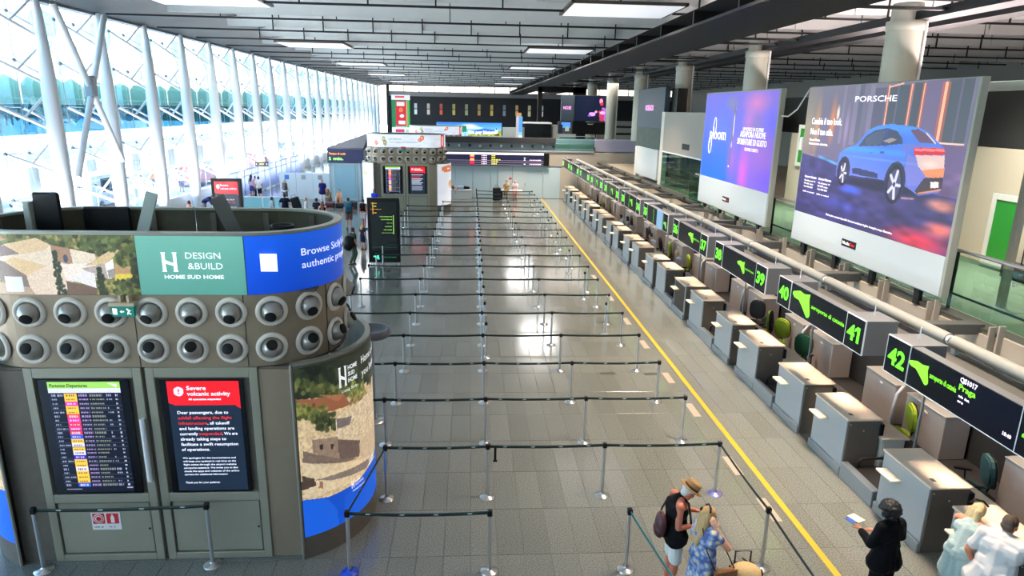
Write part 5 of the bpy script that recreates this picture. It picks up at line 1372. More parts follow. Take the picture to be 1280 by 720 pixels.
# ================================================================== FAR PARTITION, BRIDGE AND SCREENS
M_ice = frost_mat('ice_blue_glass', (196, 218, 224), .05, .2)
M_bluewall = mat('pale_blue_panel_wall', (176, 200, 208), .3, noise=.04, nscale=.5)
PYY = 48.6
wm = struct(MB().box((-8.7, PYY + .06, 0), (12.2, PYY + .2, 2.35)).obj('wall_partition', M_bluewall))
q = -8.7
k = 0
while q < 6.5:
    MB().cbox((q + .01, PYY, .02), (q + 1.25, PYY + .05, 2.32), .006).obj('panel', M_bluewall, wm); q += 1.27; k += 1
MB().cbox((6.5, PYY, .02), (9.0, PYY + .05, 2.32), .006).obj('panel', mat('beige_panel', (176, 172, 158), .4), wm)
struct(MB().box((-9.0, PYY - .04, 2.35), (12.2, PYY + .3, 3.32)).obj('trim_17', mat('beige_band', (160, 156, 146), .5)))
# doors in the partition
for n_, x0 in ((1, 2.0), (2, 3.05)):
    d = struct(MB().cbox((x0, PYY - .03, 0), (x0 + 1.0, PYY - .001, 2.2), .006).obj('door_%d' % n_, mat('door_ice', (182, 200, 206), .35)))
    MB().cbox((x0 + .88, PYY - .06, .95), (x0 + .94, PYY - .03, 1.15), .01).obj('handle', M_chrome, d)
    MB().cbox((x0 - .03, PYY - .035, 0), (x0, PYY, 2.25), .004).obj('frame', mat('frame_alu', (140, 156, 160), .4), d)
    if n_ == 1: MB().box((x0 + .8, PYY - .036, 1.35), (x0 + .98, PYY - .031, 1.5)).obj('red_notice', mat('fire_red', (206, 34, 40), .5), d)
# flight board
t = thing('flight_board', 'long dark flight board with white top strip on the far partition', 'display board', (-1.9, PYY - .2, 2.36))
MB().cbox((0, 0, 0), (7.55, .15, .92), .01).obj('housing', M_black, t)
c = Canvas(190, 24, (26, 28, 52)); c.rect(0, 0, 1, .16, (238, 232, 240))
for k in range(5):
    y = .17 + k * .165
    c.rect(0, y + .145, 1, y + .165, (120, 110, 130)); c.rect(.26, y, .30, y + .15, [(240, 180, 90), (214, 20, 110), (246, 186, 80), (226, 40, 90), (206, 20, 90)][k]); 
    for q in range(4): c.rect(.375 + q * .013, y + .03, .385 + q * .013, y + .12, (226, 200, 220))
    for q in range((3, 3, 7, 5, 4)[k]): c.rect(.475 + q * .013, y + .03, .485 + q * .013, y + .12, (226, 220, 60))
    if k in (1, 2, 4): c.rect(.80, y + .03, .815, y + .12, (230, 226, 236))
    if k in (2, 4):
        for q in range(8): c.rect(.86 + q * .015, y + .03, .871 + q * .015, y + .12, (226, 190, 226))
print_panel('screen', c, flat((.05, -.004, .9), (7.1, 0, 0), (0, 0, -.86)), PR_SCR, t)
# bridge above the partition
t = thing('bridge', 'dark-fronted bridge with a row of small spotlights above the flight board', 'bridge', (0, PYY - .1, 3.32))
MB().cbox((-8.8, .0, .0), (8.9, 3.0, .1), .01).obj('underside', mat('soffit_bluegrey', (126, 138, 144), .6), t)
MB().cbox((-8.8, .25, .1), (8.9, .35, .62), .01).obj('lower_fascia', mat('soffit_bluegrey', (126, 138, 144), .6), t)
MB().cbox((-1.8, .0, .62), (6.1, .4, 1.0), .01).obj('dark_fascia', M_far, t)
for k in range(11): MB().cyl((-.95 + k * .75 - .6, .1, .36), (-.95 + k * .75 - .6, .24, .44), .08, n=10).cyl((-.95 + k * .75 - .6, .2, .40), (-.95 + k * .75 - .6, .26, .42), .04, n=8).obj('spotlight', M_white if k % 2 else mat('spot_dark', (40, 40, 44), .5), t)
MB().box((6.1, .02, .3), (8.9, .03, 1.0)).obj('glass_panel', M_bg, t)
struct(MB().box((6.1, PYY + .3, 3.42), (12, PYY + 2.5, 4.2)).obj('trim_18', mat('lilac_panel', (150, 152, 176), .5)))
# queue time sign and blue box below it at the left
t = thing('queue_time_sign', 'dark blue sign reading one minute queue time left of the far kiosk', 'sign', (-9.55, 46.0, 2.56))
MB().cbox((0, 0, 0), (2.4, .12, .95), .01).obj('housing', mat('sign_indigo', (48, 54, 96), .35), t)
MB().add([(0, .13, .9), (2.4, .13, .9), (2.4, 2.6, .9), (0.5, 2.6, .9), (0, .13, 1.0), (2.4, .13, 1.0), (2.4, 2.6, 1.9), (1.9, 2.6, 1.7)], [(3, 2, 1, 0), (4, 5, 6, 7), (0, 1, 5, 4), (1, 2, 6, 5), (2, 3, 7, 6), (3, 0, 4, 7)]).obj('roof', mat('roof_grey', (92, 96, 104), .5), t)
text('Tempo di coda', mat('sign_orange', (246, 140, 50), .4, emit=1.), t, (.12, -.005, .56), .13, w=1.1, bold=.03)
MF = FRONT.to_4x4(); MF.translation = (.16, -.005, .2); MB().prism([(.01, .2), (-.05, .165), (-.05, .125), (.01, .15)], MF, .002).box((.11, -.007, .2), (.25, -.005, .225)).obj('numeral_flag', mat('sign_lime', (150, 246, 110), .4, emit=1.), t)
text('1 min.', mat('sign_lime', (150, 246, 110), .4, emit=1.), t, (.16, -.005, .2), .2, w=.9, bold=.03)
t = thing('glazed_booth', 'pale blue glazed booth under the queue time sign', 'booth', (-9.5, 46.15, 0))
MB().cbox((0, 0, 0), (2.1, .08, 2.55), .01).obj('front', M_bluewall, t)
MB().cbox((.35, -.03, .2), (1.75, .0, 2.4), .01).obj('glass_door', mat('booth_blue', (150, 190, 206), .2), t)
for q in (.0, .3, 1.8, 2.05): MB().cbox((q, -.05, 0), (q + .06, 0, 2.55), .006).obj('mullion', mat('frame_ice', (190, 208, 214), .4), t)
t = thing('glass_screen_wall', 'pale lilac glazed screen wall running along the foot of the facade', 'screen', (-15.6, 44.5, 0))
M_lil = frost_mat('lilac_glass', (206, 212, 238), .35, .3)
for k in range(12):
    MB().box((-.01, k * 1.55 + .03, .1), (.01, k * 1.55 + 1.52, 1.38)).box((-.01, k * 1.55 + .03, 1.46), (.01, k * 1.55 + 1.52, 1.82)).obj('glass_panel', M_lil, t)
    MB().cbox((-.04, k * 1.55 - .03, 0), (.04, k * 1.55 + .03, 1.86), .008).obj('mullion', mat('frame_ice', (190, 208, 214), .4), t)
for z in (1.42, 1.85, .08): MB().cbox((-.03, 0, z - .03), (.03, 18.6, z + .03), .006).obj('rail', mat('frame_ice', (190, 208, 214), .4), t)
t = thing('white_panel_wall', 'row of white service panels with small notices behind the waiting passengers', 'wall panels', (-13.0, 46.8, 0))
for k in range(3):
    MB().cbox((k * 1.12, 0, 0), (k * 1.12 + 1.1, .08, 1.8), .01).obj('panel', mat('panel_ice_white', (206, 218, 226), .4), t)
    MB().box((k * 1.12 + .35, -.006, 1.35), (k * 1.12 + .65, 0, 1.65)).obj('notice', mat(('notice_blue', 'notice_grey', 'notice_grey')[k], ((40, 120, 200), (150, 156, 160), (150, 156, 160))[k], .5), t)
t = thing('glass_railing', 'white-capped glass railing in front of the seated travellers at the left', 'railing', (-13.1, 38.8, 0))
for k in range(2):
    MB().box((k * 1.3 + .04, -.008, .12), (k * 1.3 + 1.26, .008, 1.12)).obj('glass_panel', frost_mat('aqua_glass', (180, 224, 230), .45, .2), t)
for k in range(3): MB().cbox((k * 1.3 - .03, -.03, 0), (k * 1.3 + .03, .03, 1.15), .006).obj('post', M_white, t)
MB().cbox((-.1, -.04, 1.14), (2.8, .04, 1.2), .01).obj('cap_rail', M_white, t)
t = thing('small_direction_sign', 'small black hanging direction sign with yellow marks at the glass wall', 'sign', (-14.0, 45.0, 2.35))
MB().cbox((0, 0, 0), (.85, .06, .3), .01).obj('board', M_black, t); MB().box((-.02, .01, -2.35), (.02, .05, .3)).box((.85, .01, -2.35), (.89, .05, .3)).obj('pole', M_white, t)
c = Canvas(16, 6, (40, 40, 46)); c.rect(.3, .3, .7, .6, (206, 170, 80)); c.rect(.05, .4, .12, .7, (230, 230, 230)); c.rect(.86, .4, .94, .7, (230, 230, 230)); print_panel('print', c, flat((0.02, -.004, .28), (.81, 0, 0), (0, 0, -.26)), PR_SCR, t)
# benches with luggage far back
for i, (x, lab) in enumerate(((-1.4, 'white bench with a person lying on it at the far partition'), (2.2, 'white bench with two seated people at the far partition'))):
    t = thing('white_bench', lab, 'bench', (x, 47.7, 0), 0, 'white benches at the far partition')
    MB().cbox((0, 0, 0), (1.5, .6, .62), .015).obj('body', mat('bench_white', (196, 206, 206), .4), t); MB().cbox((-.02, -.02, .62), (1.52, .62, .66), .01).obj('seat', mat('bench_top', (214, 222, 222), .4), t)
# ------------------------------------------------------------------ the second hall beyond the bridge
cm = [(-9.2 + .6 * 0, 0)]
M_win = mat('shop_light_white', (214, 222, 216), .4, emit=.7)
for k in range(11):
    x = -10.3 + k * 2.33
    t = thing('lit_wall_picture', 'pair of small lit pictures on the far dark wall, %s from the left' % ORD[k + 1], 'lit picture', (x, 127.85, 5.05), 0, 'lit pictures on the far wall')
    cc = [(214, 226, 230), (206, 200, 186), (200, 90, 70), (180, 170, 90), (150, 160, 120), (170, 140, 90), (190, 170, 90), (120, 140, 150), (206, 160, 110), (196, 190, 150), (206, 210, 210)][k]
    for z in (0, 1.05): MB().cbox((0, 0, z), (.5, .06, z + .9), .01).obj('picture', mat('lit_picture_%d_%d' % (k, z > 0), tuple(int(q * .85) for q in cc) if z else cc, .4, emit=.2), t)
t = thing('drink_poster', 'tall green and red drink can poster beside the glass at the far left', 'poster', (-14.45, 127.9, 1.25))
c = Canvas(36, 80, (30, 120, 70)); c.rect(0, 0, 1, .13, (230, 220, 226)); c.rect(.2, .03, .7, .07, (220, 90, 90)); c.rect(0, .8, 1, 1, (238, 234, 238)); c.rect(.2, .85, .66, .93, (214, 60, 100)); c.rect(.74, .86, .9, .92, (170, 200, 160))
c.rect(.8, .13, .95, .8, (80, 170, 70)); c.rect(.22, .15, .8, .76, (206, 30, 46)); c.rect(.78, .15, .84, .76, (230, 150, 110)); c.rect(.28, .18, .7, .28, (236, 220, 226)); c.ell(.5, .37, .12, .06, (226, 120, 60)); c.ell(.55, .52, .12, .04, (240, 236, 236)); c.rect(.35, .64, .72, .72, (240, 226, 230)); c.rect(.2, .77, .8, .79, (220, 226, 214))
MB().cbox((-.05, 0, -.05), (3.45, .1, 7.25), .01).obj('frame', M_dark, t); print_panel('print', c, flat((0, -.01, 7.2), (3.4, 0, 0), (0, 0, -7.2)), PR_BACK, t)
t = thing('mountain_banner', 'wide banner with green shop front, blue mountain and white lettering', 'banner', (-3.4, 69.3, 3.6))
c = Canvas(150, 28, (60, 140, 226)); c.grad((50, 120, 230), (150, 200, 240)); c.ell(.5, .3, .16, .25, (244, 240, 226), .9, .7); c.ell(.62, .4, .12, .12, (240, 246, 250), .8, .8)
c.poly([(.5, .75), (.62, .55), (.74, .42), (.85, .5), (1, .6), (1, .85), (.5, .85)], (50, 100, 196)); c.poly([(.48, .78), (.7, .85), (.85, .66), (1, .55), (1, 1), (.48, 1)], (140, 150, 70)); c.grain((c.V > .7).astype(float), .3, 12, 3, 6)
c.rect(0, .22, .09, .6, (150, 160, 160)); c.rect(.09, .2, .37, .68, (70, 206, 150)); c.rect(.37, .26, .46, .7, (20, 120, 80)); c.poly([(.0, .0), (.4, .05), (.3, .2), (.02, .18)], (60, 110, 220)); c.rect(.14, .48, .19, .6, (30, 60, 50))
c.rect(.915, .4, .925, .55, (30, 30, 40)); c.rect(.90, .55, .94, .8, (240, 240, 244)); c.rect(.895, .86, .965, .95, (40, 34, 30))
MB().cbox((-.05, 0, 0), (6.6, .2, 1.35), .02).obj('frame', M_dark, t); print_panel('print', c, flat((0, -.01, 1.3), (6.55, 0, 0), (0, 0, -1.3)), PR_SCR, t)
text('Km per Natura', mat('banner_white', (250, 250, 250), .4, emit=.8), t, (3.2, -.03, .22), .3, w=2.75, bold=.05)
t = thing('far_shop_front', 'row of pale far shop fronts with blue door and glass below the mountain banner', 'shop front', (-3.5, 69.0, 0))
MB().cbox((0, 0, 0), (14.0, 3, 3.6), .02).obj('walls', mat('far_grey', (166, 168, 164), .7), t)
MB().cbox((3.2, -.06, 2.2), (3.75, 0, 3.55), .01).obj('blue_panel', mat('navy_panel', (40, 70, 140), .5), t); MB().cbox((2.5, -.06, 2.2), (3.15, 0, 3.5), .01).obj('white_panel', M_white, t)
MB().cbox((4.4, -.06, 2.3), (5.0, 0, 2.6), .01).obj('red_panel', mat('brick_red', (170, 70, 50), .5), t)
for k in range(6): MB().cbox((5.7 + k * .8, -.05, 2.0), (6.44 + k * .8, 0, 3.2), .01).obj('window', mat('far_green_glass', (130, 160, 146), .2), t)
MB().cbox((6.75, -.5, 3.4), (8.9, .3, 4.5), .02).obj('upper_box', mat('far_pale', (176, 180, 176), .6), t)
struct(MB().box((3.8, 57.5, 2.9), (11.5, 70, 3.2)).obj('trim_19', M_concrete))
t = thing('corner_banner', 'narrow standing banner in blue and white right of the mountain banner', 'banner', (4.4, 66.0, 3.2))
c = Canvas(10, 30, (130, 190, 220)); c.rect(0, 0, .45, 1, (180, 170, 180)); c.rect(.45, .0, 1, .6, (80, 150, 226)); c.rect(.45, .75, 1, 1, (226, 232, 236)); MB().cbox((0, 0, 0), (.6, .3, 2.4), .01).obj('frame', M_white, t); print_panel('print', c, flat((0, -.01, 2.4), (.6, 0, 0), (0, 0, -2.4)), PR_BACK, t)
MB().box((.1, .05, 2.4), (.5, .25, 2.75)).obj('finial', mat('tan_top', (190, 150, 100), .6), t)
t = thing('black_shop_box', 'black glazed shop box with pale roof edge beyond the bridge', 'shop box', (5.2, 66.0, 3.2))
MB().cbox((0, 0, 0), (2.6, 2, 1.75), .02).obj('body', mat('black_glass', (18, 22, 24), .15), t); MB().cbox((-.05, -.05, 1.75), (2.65, 2, 1.9), .02).obj('roof_edge', M_white, t)
MB().cbox((0, -.03, .0), (2.6, 0, .18), .01).obj('base_strip', mat('mint_strip', (170, 196, 180), .5), t)
t = thing('pale_far_block', 'pale plastered block right of the black shop box', 'building block', (8.0, 66.5, 0))
MB().cbox((0, 0, 0), (2.3, 2, 4.75), .02).obj('wall', mat('far_pale', (176, 180, 176), .6), t); MB().cbox((-.1, -.05, 4.7), (2.0, 0, 4.9), .01).obj('cornice', M_wallgrey, t)
t = thing('glass_parapet', 'greenish glass parapet beyond the bridge', 'parapet', (7.6, 58.0, 3.2)); MB().box((0, 0, 0), (3.0, .03, .9)).obj('glass_panel', M_bg, t); MB().cbox((-.02, -.02, .9), (3.02, .05, .95), .01).obj('cap_rail', M_white, t)
t = thing('large_screen', 'large dark video screen showing a singer lit in pink', 'video screen', (9.1, 60.0, 5.35))
MB().cbox((0, 0, 0), (3.45, .3, 2.2), .02).obj('housing', M_black, t)
c = Canvas(60, 40, (10, 20, 44)); c.ell(.69, .13, .07, .1, (40, 20, 40)); c.ell(.67, .2, .045, .1, (236, 130, 170)); c.ell(.69, .31, .04, .07, (200, 40, 60)); c.poly([(.7, .45), (.86, .48), (.96, .62), (.97, 1), (.68, 1), (.72, .7)], (150, 100, 190)); c.poly([(.62, .6), (.74, .52), (.78, 1), (.66, 1)], (180, 50, 90)); c.ell(.72, .66, .07, .06, (236, 170, 220)); c.ell(.45, .72, .09, .08, (220, 150, 230)); c.ell(.55, .62, .03, .05, (226, 150, 210)); c.line(.93, .25, .96, .7, .02, (150, 110, 220), .8, 1.5); c.ell(.38, .78, .04, .04, (110, 80, 200))
print_panel('picture', c, flat((.05, -.01, 2.15), (3.35, 0, 0), (0, 0, -2.1)), PR_SCR, t)
MB().cbox((-1.2, .05, 0), (0, .3, 2.2), .02).obj('side_panel', mat('slate_sign', (76, 88, 100), .5), t); text('NOSE', mat('pink_text', (236, 150, 220), .5, emit=.6), t, (-1.0, .04, 1.0), .28, w=.7, bold=.03)
MB().cbox((-.1, .05, -1.1), (3.3, .4, -.05), .02).obj('lower_box', M_black, t); MB().cbox((-1.4, .05, -1.1), (-.15, .4, -.05), .02).obj('picture_box', mat('picture_dark', (60, 70, 84), .4), t)
c = Canvas(10, 10, (50, 56, 70)); c.rect(.2, 0, .9, .5, (80, 140, 220)); c.rect(.5, .4, .8, .8, (150, 160, 130)); c.rect(.0, .2, .3, 1, (30, 34, 44)); print_panel('poster', c, flat((-1.35, .03, -.1), (1.15, 0, 0), (0, 0, -.95)), PR_SCR, t)
text('samsara', mat('plate_white', (240, 240, 240), .5, emit=.2), t, (1.2, .04, -.25), .09, w=.5)
MB().box((.3, .1, -5.35), (.5, .3, -1.1)).box((2.8, .1, -5.35), (3.0, .3, -1.1)).obj('leg', M_dark, t)
t = thing('dark_gate', 'tall dark steel portal below the slatted strip far back', 'portal', (7.6, 78.0, 0))
MB().cbox((0, 0, 0), (.5, .5, 8.8), .02).cbox((4.0, 0, 0), (5.5, .5, 8.8), .02).cbox((0, 0, 8.2), (5.5, .5, 8.8), .02).obj('frame', M_dark, t)
t = thing('pale_stair_block', 'stepped pale far balcony blocks right of the video screen', 'balcony', (13.0, 70.0, 0))
for k, z in enumerate((3.4, 4.1, 4.8)): MB().cbox((0, k * .6, z), (8, k * .6 + .3, z + .5), .02).obj('balcony_front', mat('far_pale', (176, 180, 176), .6), t)
MB().cbox((0, 2, 0), (8, 4, 3.4), .02).obj('base_wall', mat('far_grey', (166, 168, 164), .7), t)
# ================================================================== OFFICE CHAIRS
def chair(x, y, rz, c, label, arms=True):
    """faces local +Y"""
    t = thing('office_chair', label, 'office chair', (x, y, 0.02), rz, 'staff chairs behind the desks')
    m = mat('chair_fabric_%d_%d_%d' % c, c, .8, noise=.12, nscale=30)
    MB().lathe([(0, .44), (.17, .44), (.235, .46), (.25, .49), (.235, .52), (.15, .535), (0, .53)], 18).obj('seat', m, t)
    b = MB(); V = []
    N = 14
    for i in range(N):
        a = 2 * PI * i / N; V.append((.215 * math.copysign(abs(math.cos(a)) ** .7, math.cos(a)), .27 * math.copysign(abs(math.sin(a)) ** .7, math.sin(a))))
    M = Matrix(((1, 0, 0, 0), (0, .12, -1, -.20), (0, 1, .1, .82), (0, 0, 0, 1)))
    b.prism([(x_, y_) for x_, y_ in V], M, .05).prism([(x_ * .85, y_ * .87) for x_, y_ in V], M @ Matrix.Translation((0, 0, -.02)), .09)
    b.obj('backrest', m, t)
    MB().prism([(x_ * 1.03, y_ * 1.03) for x_, y_ in V], M @ Matrix.Translation((0, 0, .055)), .02).obj('back_shell', M_black, t)
    MB().tube([(0, -.05, .43), (0, -.26, .44), (0, -.31, .58), (0, -.29, .75)], .022, 8).obj('back_stem', M_black, t)
    MB().cyl((0, 0, .1), (0, 0, .44), .03, n=10).obj('gas_lift', M_dark, t)
    s_ = MB()
    for k in range(5):
        a = k * 2 * PI / 5; s_.bar((0, 0, .1), (.28 * math.cos(a), .28 * math.sin(a), .075), .045, .035)
    s_.obj('star_base', M_black, t)
    for k in range(5):
        a = k * 2 * PI / 5; MB().cyl((.28 * math.cos(a) - .02, .28 * math.sin(a), .03), (.28 * math.cos(a) + .02, .28 * math.sin(a), .03), .03, n=8).obj('castor', M_black, t)
    if arms:
        for q in (-1, 1): MB().tube([(q * .2, -.05, .46), (q * .29, -.05, .47), (q * .29, -.03, .66)], .016, 6).cbox((q * .29 - .03, -.12, .65), (q * .29 + .03, .14, .68), .01).obj('armrest', M_black, t)
LIME, GRN, TEAL, BLK = (140, 160, 30), (36, 84, 50), (40, 74, 74), (26, 27, 30)
for x, y, rz, c, lab in ((8.02, 11.0, 1.3, LIME, 'lime green office chair in front of the steel hood under sign forty-two'), (8.02, 9.1, 1.25, TEAL, 'dark teal office chair behind the nearest whole desk'),
                      (7.95, 14.75, 2.3, GRN, 'dark green office chair with armrests under the sign reading forty-one'), (8.0, 16.05, 2.2, LIME, 'lime green office chair before the hood under sign forty'), (7.95, 16.95, .9, LIME, 'lime green office chair with round back, left of its lime twin under sign forty'),
                      (8.1, 17.7, 2.5, BLK, 'black office chair tilted behind the fifth desk under sign thirty-nine'), (8.0, 24.1, 1.5, LIME, 'lime office chair of the blonde desk clerk'), (8.0, 26.6, 1.4, LIME, 'lime office chair standing empty before the hood left of the blonde clerk'),
                      (7.9, 27.65, 1.5, BLK, 'dark office chair of the clerk resting her chin'), (8.0, 30.0, 1.7, BLK, 'black mesh office chair left of the clerk resting her chin'), (8.0, 33.4, 1.5, BLK, 'dark office chair of the farthest clerk in white'),
                      (8.0, 39.0, 1.4, LIME, 'lime office chair far back, nearer of the lime pair'), (7.95, 40.5, 1.4, LIME, 'lime office chair far back, farther of the lime pair'), (7.9, 42.4, 1.5, BLK, 'black office chair far back beyond the lime pair')):
    chair(x, y, rz, c, lab, arms=c != LIME or y > 20)

# ================================================================== PEOPLE
def capsule(mb, p, q, r, r2=None, n=10):
    """closed round cone from p to q"""
    p, q = Vector(p), Vector(q); r2 = r if r2 is None else r2
    d = q - p
    if d.length < 1e-4: d = Vector((0, 0, 1e-3)); q = p + d
    u = d.normalized(); a = Vector((0, 0, 1)) if abs(u.z) < .9 else Vector((1, 0, 0)); x = u.cross(a).normalized(); y = u.cross(x)
    rings = [(p - u * r * .87, r * .5), (p - u * r * .5, r * .87), (p, r), (q, r2), (q + u * r2 * .5, r2 * .87), (q + u * r2 * .87, r2 * .5)]
    V = [p - u * r]; F = []
    for c, rr in rings:
        for k in range(n):
            t = 2 * PI * k / n; V.append(c + (x * math.cos(t) + y * math.sin(t)) * rr)
    V.append(q + u * r2); N = len(V) - 1
    for k in range(n):
        j = (k + 1) % n; F.append((0, 1 + j, 1 + k)); F.append((N, N - n + k, N - n + j))
        for i in range(len(rings) - 1):
            A = 1 + i * n; F.append((A + k, A + j, A + n + j, A + n + k))
    return mb.add(V, F, True)
DEF = dict(pelvis=(0, 0, .96), waist=(0, .005, 1.10), chest=(0, 0, 1.29), neck=(0, 0, 1.47), head=(0, .03, 1.60),
           sl=(-.17, 0, 1.405), sr=(.17, 0, 1.405), el=(-.225, -.03, 1.13), er=(.225, -.03, 1.13), wl=(-.24, .06, .90), wr=(.24, .06, .90),
           hl=(-.09, 0, .93), hr=(.09, 0, .93), kl=(-.10, .015, .50), kr=(.10, .015, .50), al=(-.105, -.02, .085), ar=(.105, -.02, .085), tl=(-.13, .15, .035), tr=(.13, .15, .035))
SIT = dict(pelvis=(0, 0, .56), waist=(0, .0, .72), chest=(0, .03, .90), neck=(0, .05, 1.08), head=(0, .09, 1.21), sl=(-.17, .03, 1.01), sr=(.17, .03, 1.01), el=(-.22, .08, .76), er=(.22, .08, .76), wl=(-.14, .32, .76), wr=(.14, .32, .76),
           hl=(-.09, .02, .54), hr=(.09, .02, .54), kl=(-.11, .44, .53), kr=(.11, .44, .53), al=(-.11, .42, .085), ar=(.11, .42, .085), tl=(-.12, .58, .035), tr=(.12, .58, .035))
def hand(mb, w, d, side, curl, near, palm=None):
    """palm with four unequal bent fingers and a thumb leaving its side"""
    d = d.normalized(); up = Vector(palm) if palm else Vector((0, 0, -1)); up = (up - d * up.dot(d))
    if up.length < .1: up = Vector((0, 1, 0)) - d * d.y
    up.normalize(); lat = d.cross(up).normalized() * side
    for q in (-.022, 0, .022): capsule(mb, w + d * .01 + lat * q * .6, w + d * .075 + lat * q, .014, .0125, 8)
    if not near: capsule(mb, w + d * .08, w + d * .15, .02, .012, 6); return
    for k, (q, L) in enumerate(((.031, .068), (.0105, .078), (-.0105, .073), (-.031, .056))):
        b = w + d * .085 + lat * q; f1 = (d + up * curl * .6 + lat * q * 2).normalized(); f2 = (d + up * curl * 2.0).normalized()
        m = b + f1 * L * .52; capsule(mb, b - d * .015, m, .0095, .0085, 8); capsule(mb, m, m + f2 * L * .5, .0085, .0068, 8)
    b = w + d * .03 + lat * .03; t1 = (d * .7 + lat * .8 + up * .4).normalized(); m = b + t1 * .035
    capsule(mb, b, m, .0125, .0105, 8); capsule(mb, m, m + (d + lat * .15 + up * .5).normalized() * .03, .0105, .008, 8)
PS, PK = .93, 1.026            # people's size, and their places moved to suit
def PF(x, y, z=0.): return (x * PK, y * PK, z * PS)
def figure(label, loc, rz, s=1., pose=None, seat=False, skin=(196, 146, 118), hair=('short', (60, 44, 34)), top=None, bottom=None, shoes=(60, 56, 54), near=False, look=(0, 0), fat=1., group=None, palm=None, hd=None, curl=.5, hat=None, cat='person', zoff=0.):
    s *= PS; pk = 1.0 if seat else PK
    t = thing('person', label, cat, (loc[0] * pk, loc[1] * pk, zoff), rz, group)
    J = dict(DEF); 
    if seat: J.update(SIT)
    J.update(pose or {}); J = {k: Vector(v) * s for k, v in J.items()}
    vox = .0075 if near else .02
    msk = mat('skin_%d_%d_%d' % skin, skin, .5, noise=.04, nscale=6)
    b = MB()
    lat = (J['sr'] - J['sl']).normalized(); hl_ = (J['hr'] - J['hl']).normalized(); f = fat
    C = lambda p, q, r, r2=None: capsule(b, p, q, r * s, None if r2 is None else r2 * s)
    tors = [(J['pelvis'] - hl_ * .07 * s * f, J['pelvis'] + hl_ * .07 * s * f, .115 * f), (J['waist'] - lat * .055 * s * f, J['waist'] + lat * .055 * s * f, .105 * f), (J['chest'] - lat * .075 * s * f, J['chest'] + lat * .075 * s * f, .112 * f), (J['chest'].lerp(J['neck'], .5) - lat * .1 * s, J['chest'].lerp(J['neck'], .5) + lat * .1 * s, .085 * f)]
    links = [(J['pelvis'], J['waist'], .13 * f, .115 * f), (J['waist'], J['chest'], .115 * f, .125 * f), (J['chest'], J['neck'] - (J['neck'] - J['chest']) * .25, .12 * f, .07 * f)]
    for a, q, r in tors: C(a, q, r)
    for a, q, r, r2 in links: C(a, q, r, r2)
    C(J['sl'], J['neck'], .062, .05); C(J['sr'], J['neck'], .062, .05)
    # head: forward vector from look = (yaw to the left, pitch down)
    yw, pt = look; Fv = Vector((-math.sin(yw) * math.cos(pt), math.cos(yw) * math.cos(pt), -math.sin(pt))); Rv = Vector((math.cos(yw), math.sin(yw), 0)); Uv = Rv.cross(Fv).normalized()
    H = J['head']; RM = Matrix((Rv, Fv, Uv)).transposed()
    C(J['neck'] - Vector((0, .0, .03)) * s, H - Uv * .05 * s - Fv * .01 * s, .055, .052)
    b.sphere(H + Uv * .03 * s - Fv * .005 * s, (.077 * s, .096 * s, .098 * s), 16, 10, RM); b.sphere(H - Uv * .045 * s + Fv * .025 * s, (.058 * s, .066 * s, .068 * s), 14, 8, RM)
    if near:
        capsule(b, H + Uv * .012 * s + Fv * .088 * s, H - Uv * .022 * s + Fv * .108 * s, .010 * s, .015 * s, 8); b.sphere(H - Uv * .092 * s + Fv * .062 * s, (.026 * s, .024 * s, .02 * s), 8, 6, RM)
        for q in (-1, 1): b.sphere(H + Rv * q * .08 * s - Uv * .005 * s - Fv * .005 * s, (.012 * s, .02 * s, .032 * s), 8, 6, RM)
        b.sphere(H + Uv * .035 * s + Fv * .078 * s, (.05 * s, .02 * s, .012 * s), 8, 6, RM)
    legr = f ** .7
    for q, e in (('l', -1), ('r', 1)):
        S_, E_, W_ = J['s' + q], J['e' + q], J['w' + q]
        C(S_, E_, .054 * f ** .6, .043 * f ** .5); C(E_, W_, .043 * f ** .5, .028)
        d = Vector(hd[q]) if hd and q in hd else (W_ - E_)
        hand(b, W_, d, -e if q == 'r' else e * -1, curl, near, palm)
        Hh, K, A, T = J['h' + q], J['k' + q], J['a' + q], J['t' + q]
        C(Hh, K, .088 * legr, .06 * legr); C(K, K.lerp(A, .35), .057, .06 * legr); C(K.lerp(A, .35), A, .058 * legr, .037); C(A - Vector((0, .03, .03)) * s, T, .036, .028)
    bo = b.obj('body', msk, t); REMESH.append((bo, vox, 4 if near else 2, None))
    if near:
        for q in (-1, 1): MB().sphere(H + Uv * .012 * s + Fv * .083 * s + Rv * q * .03 * s, .0115 * s, 8, 6).obj('eye', mat('eye_dark', (40, 34, 32), .2), t)
        MB().sphere(H - Uv * .055 * s + Fv * .086 * s, (.024 * s, .010 * s, .006 * s), 10, 6, RM).obj('mouth', mat('lip', (166, 92, 86), .5), t)
    # hair
    st, hc = hair; mh = mat('hair_%d_%d_%d' % hc, hc, .55, noise=.28, nscale=14, stretch=(3, 3, .5), bump=.5 if near else 0)
    h = MB()
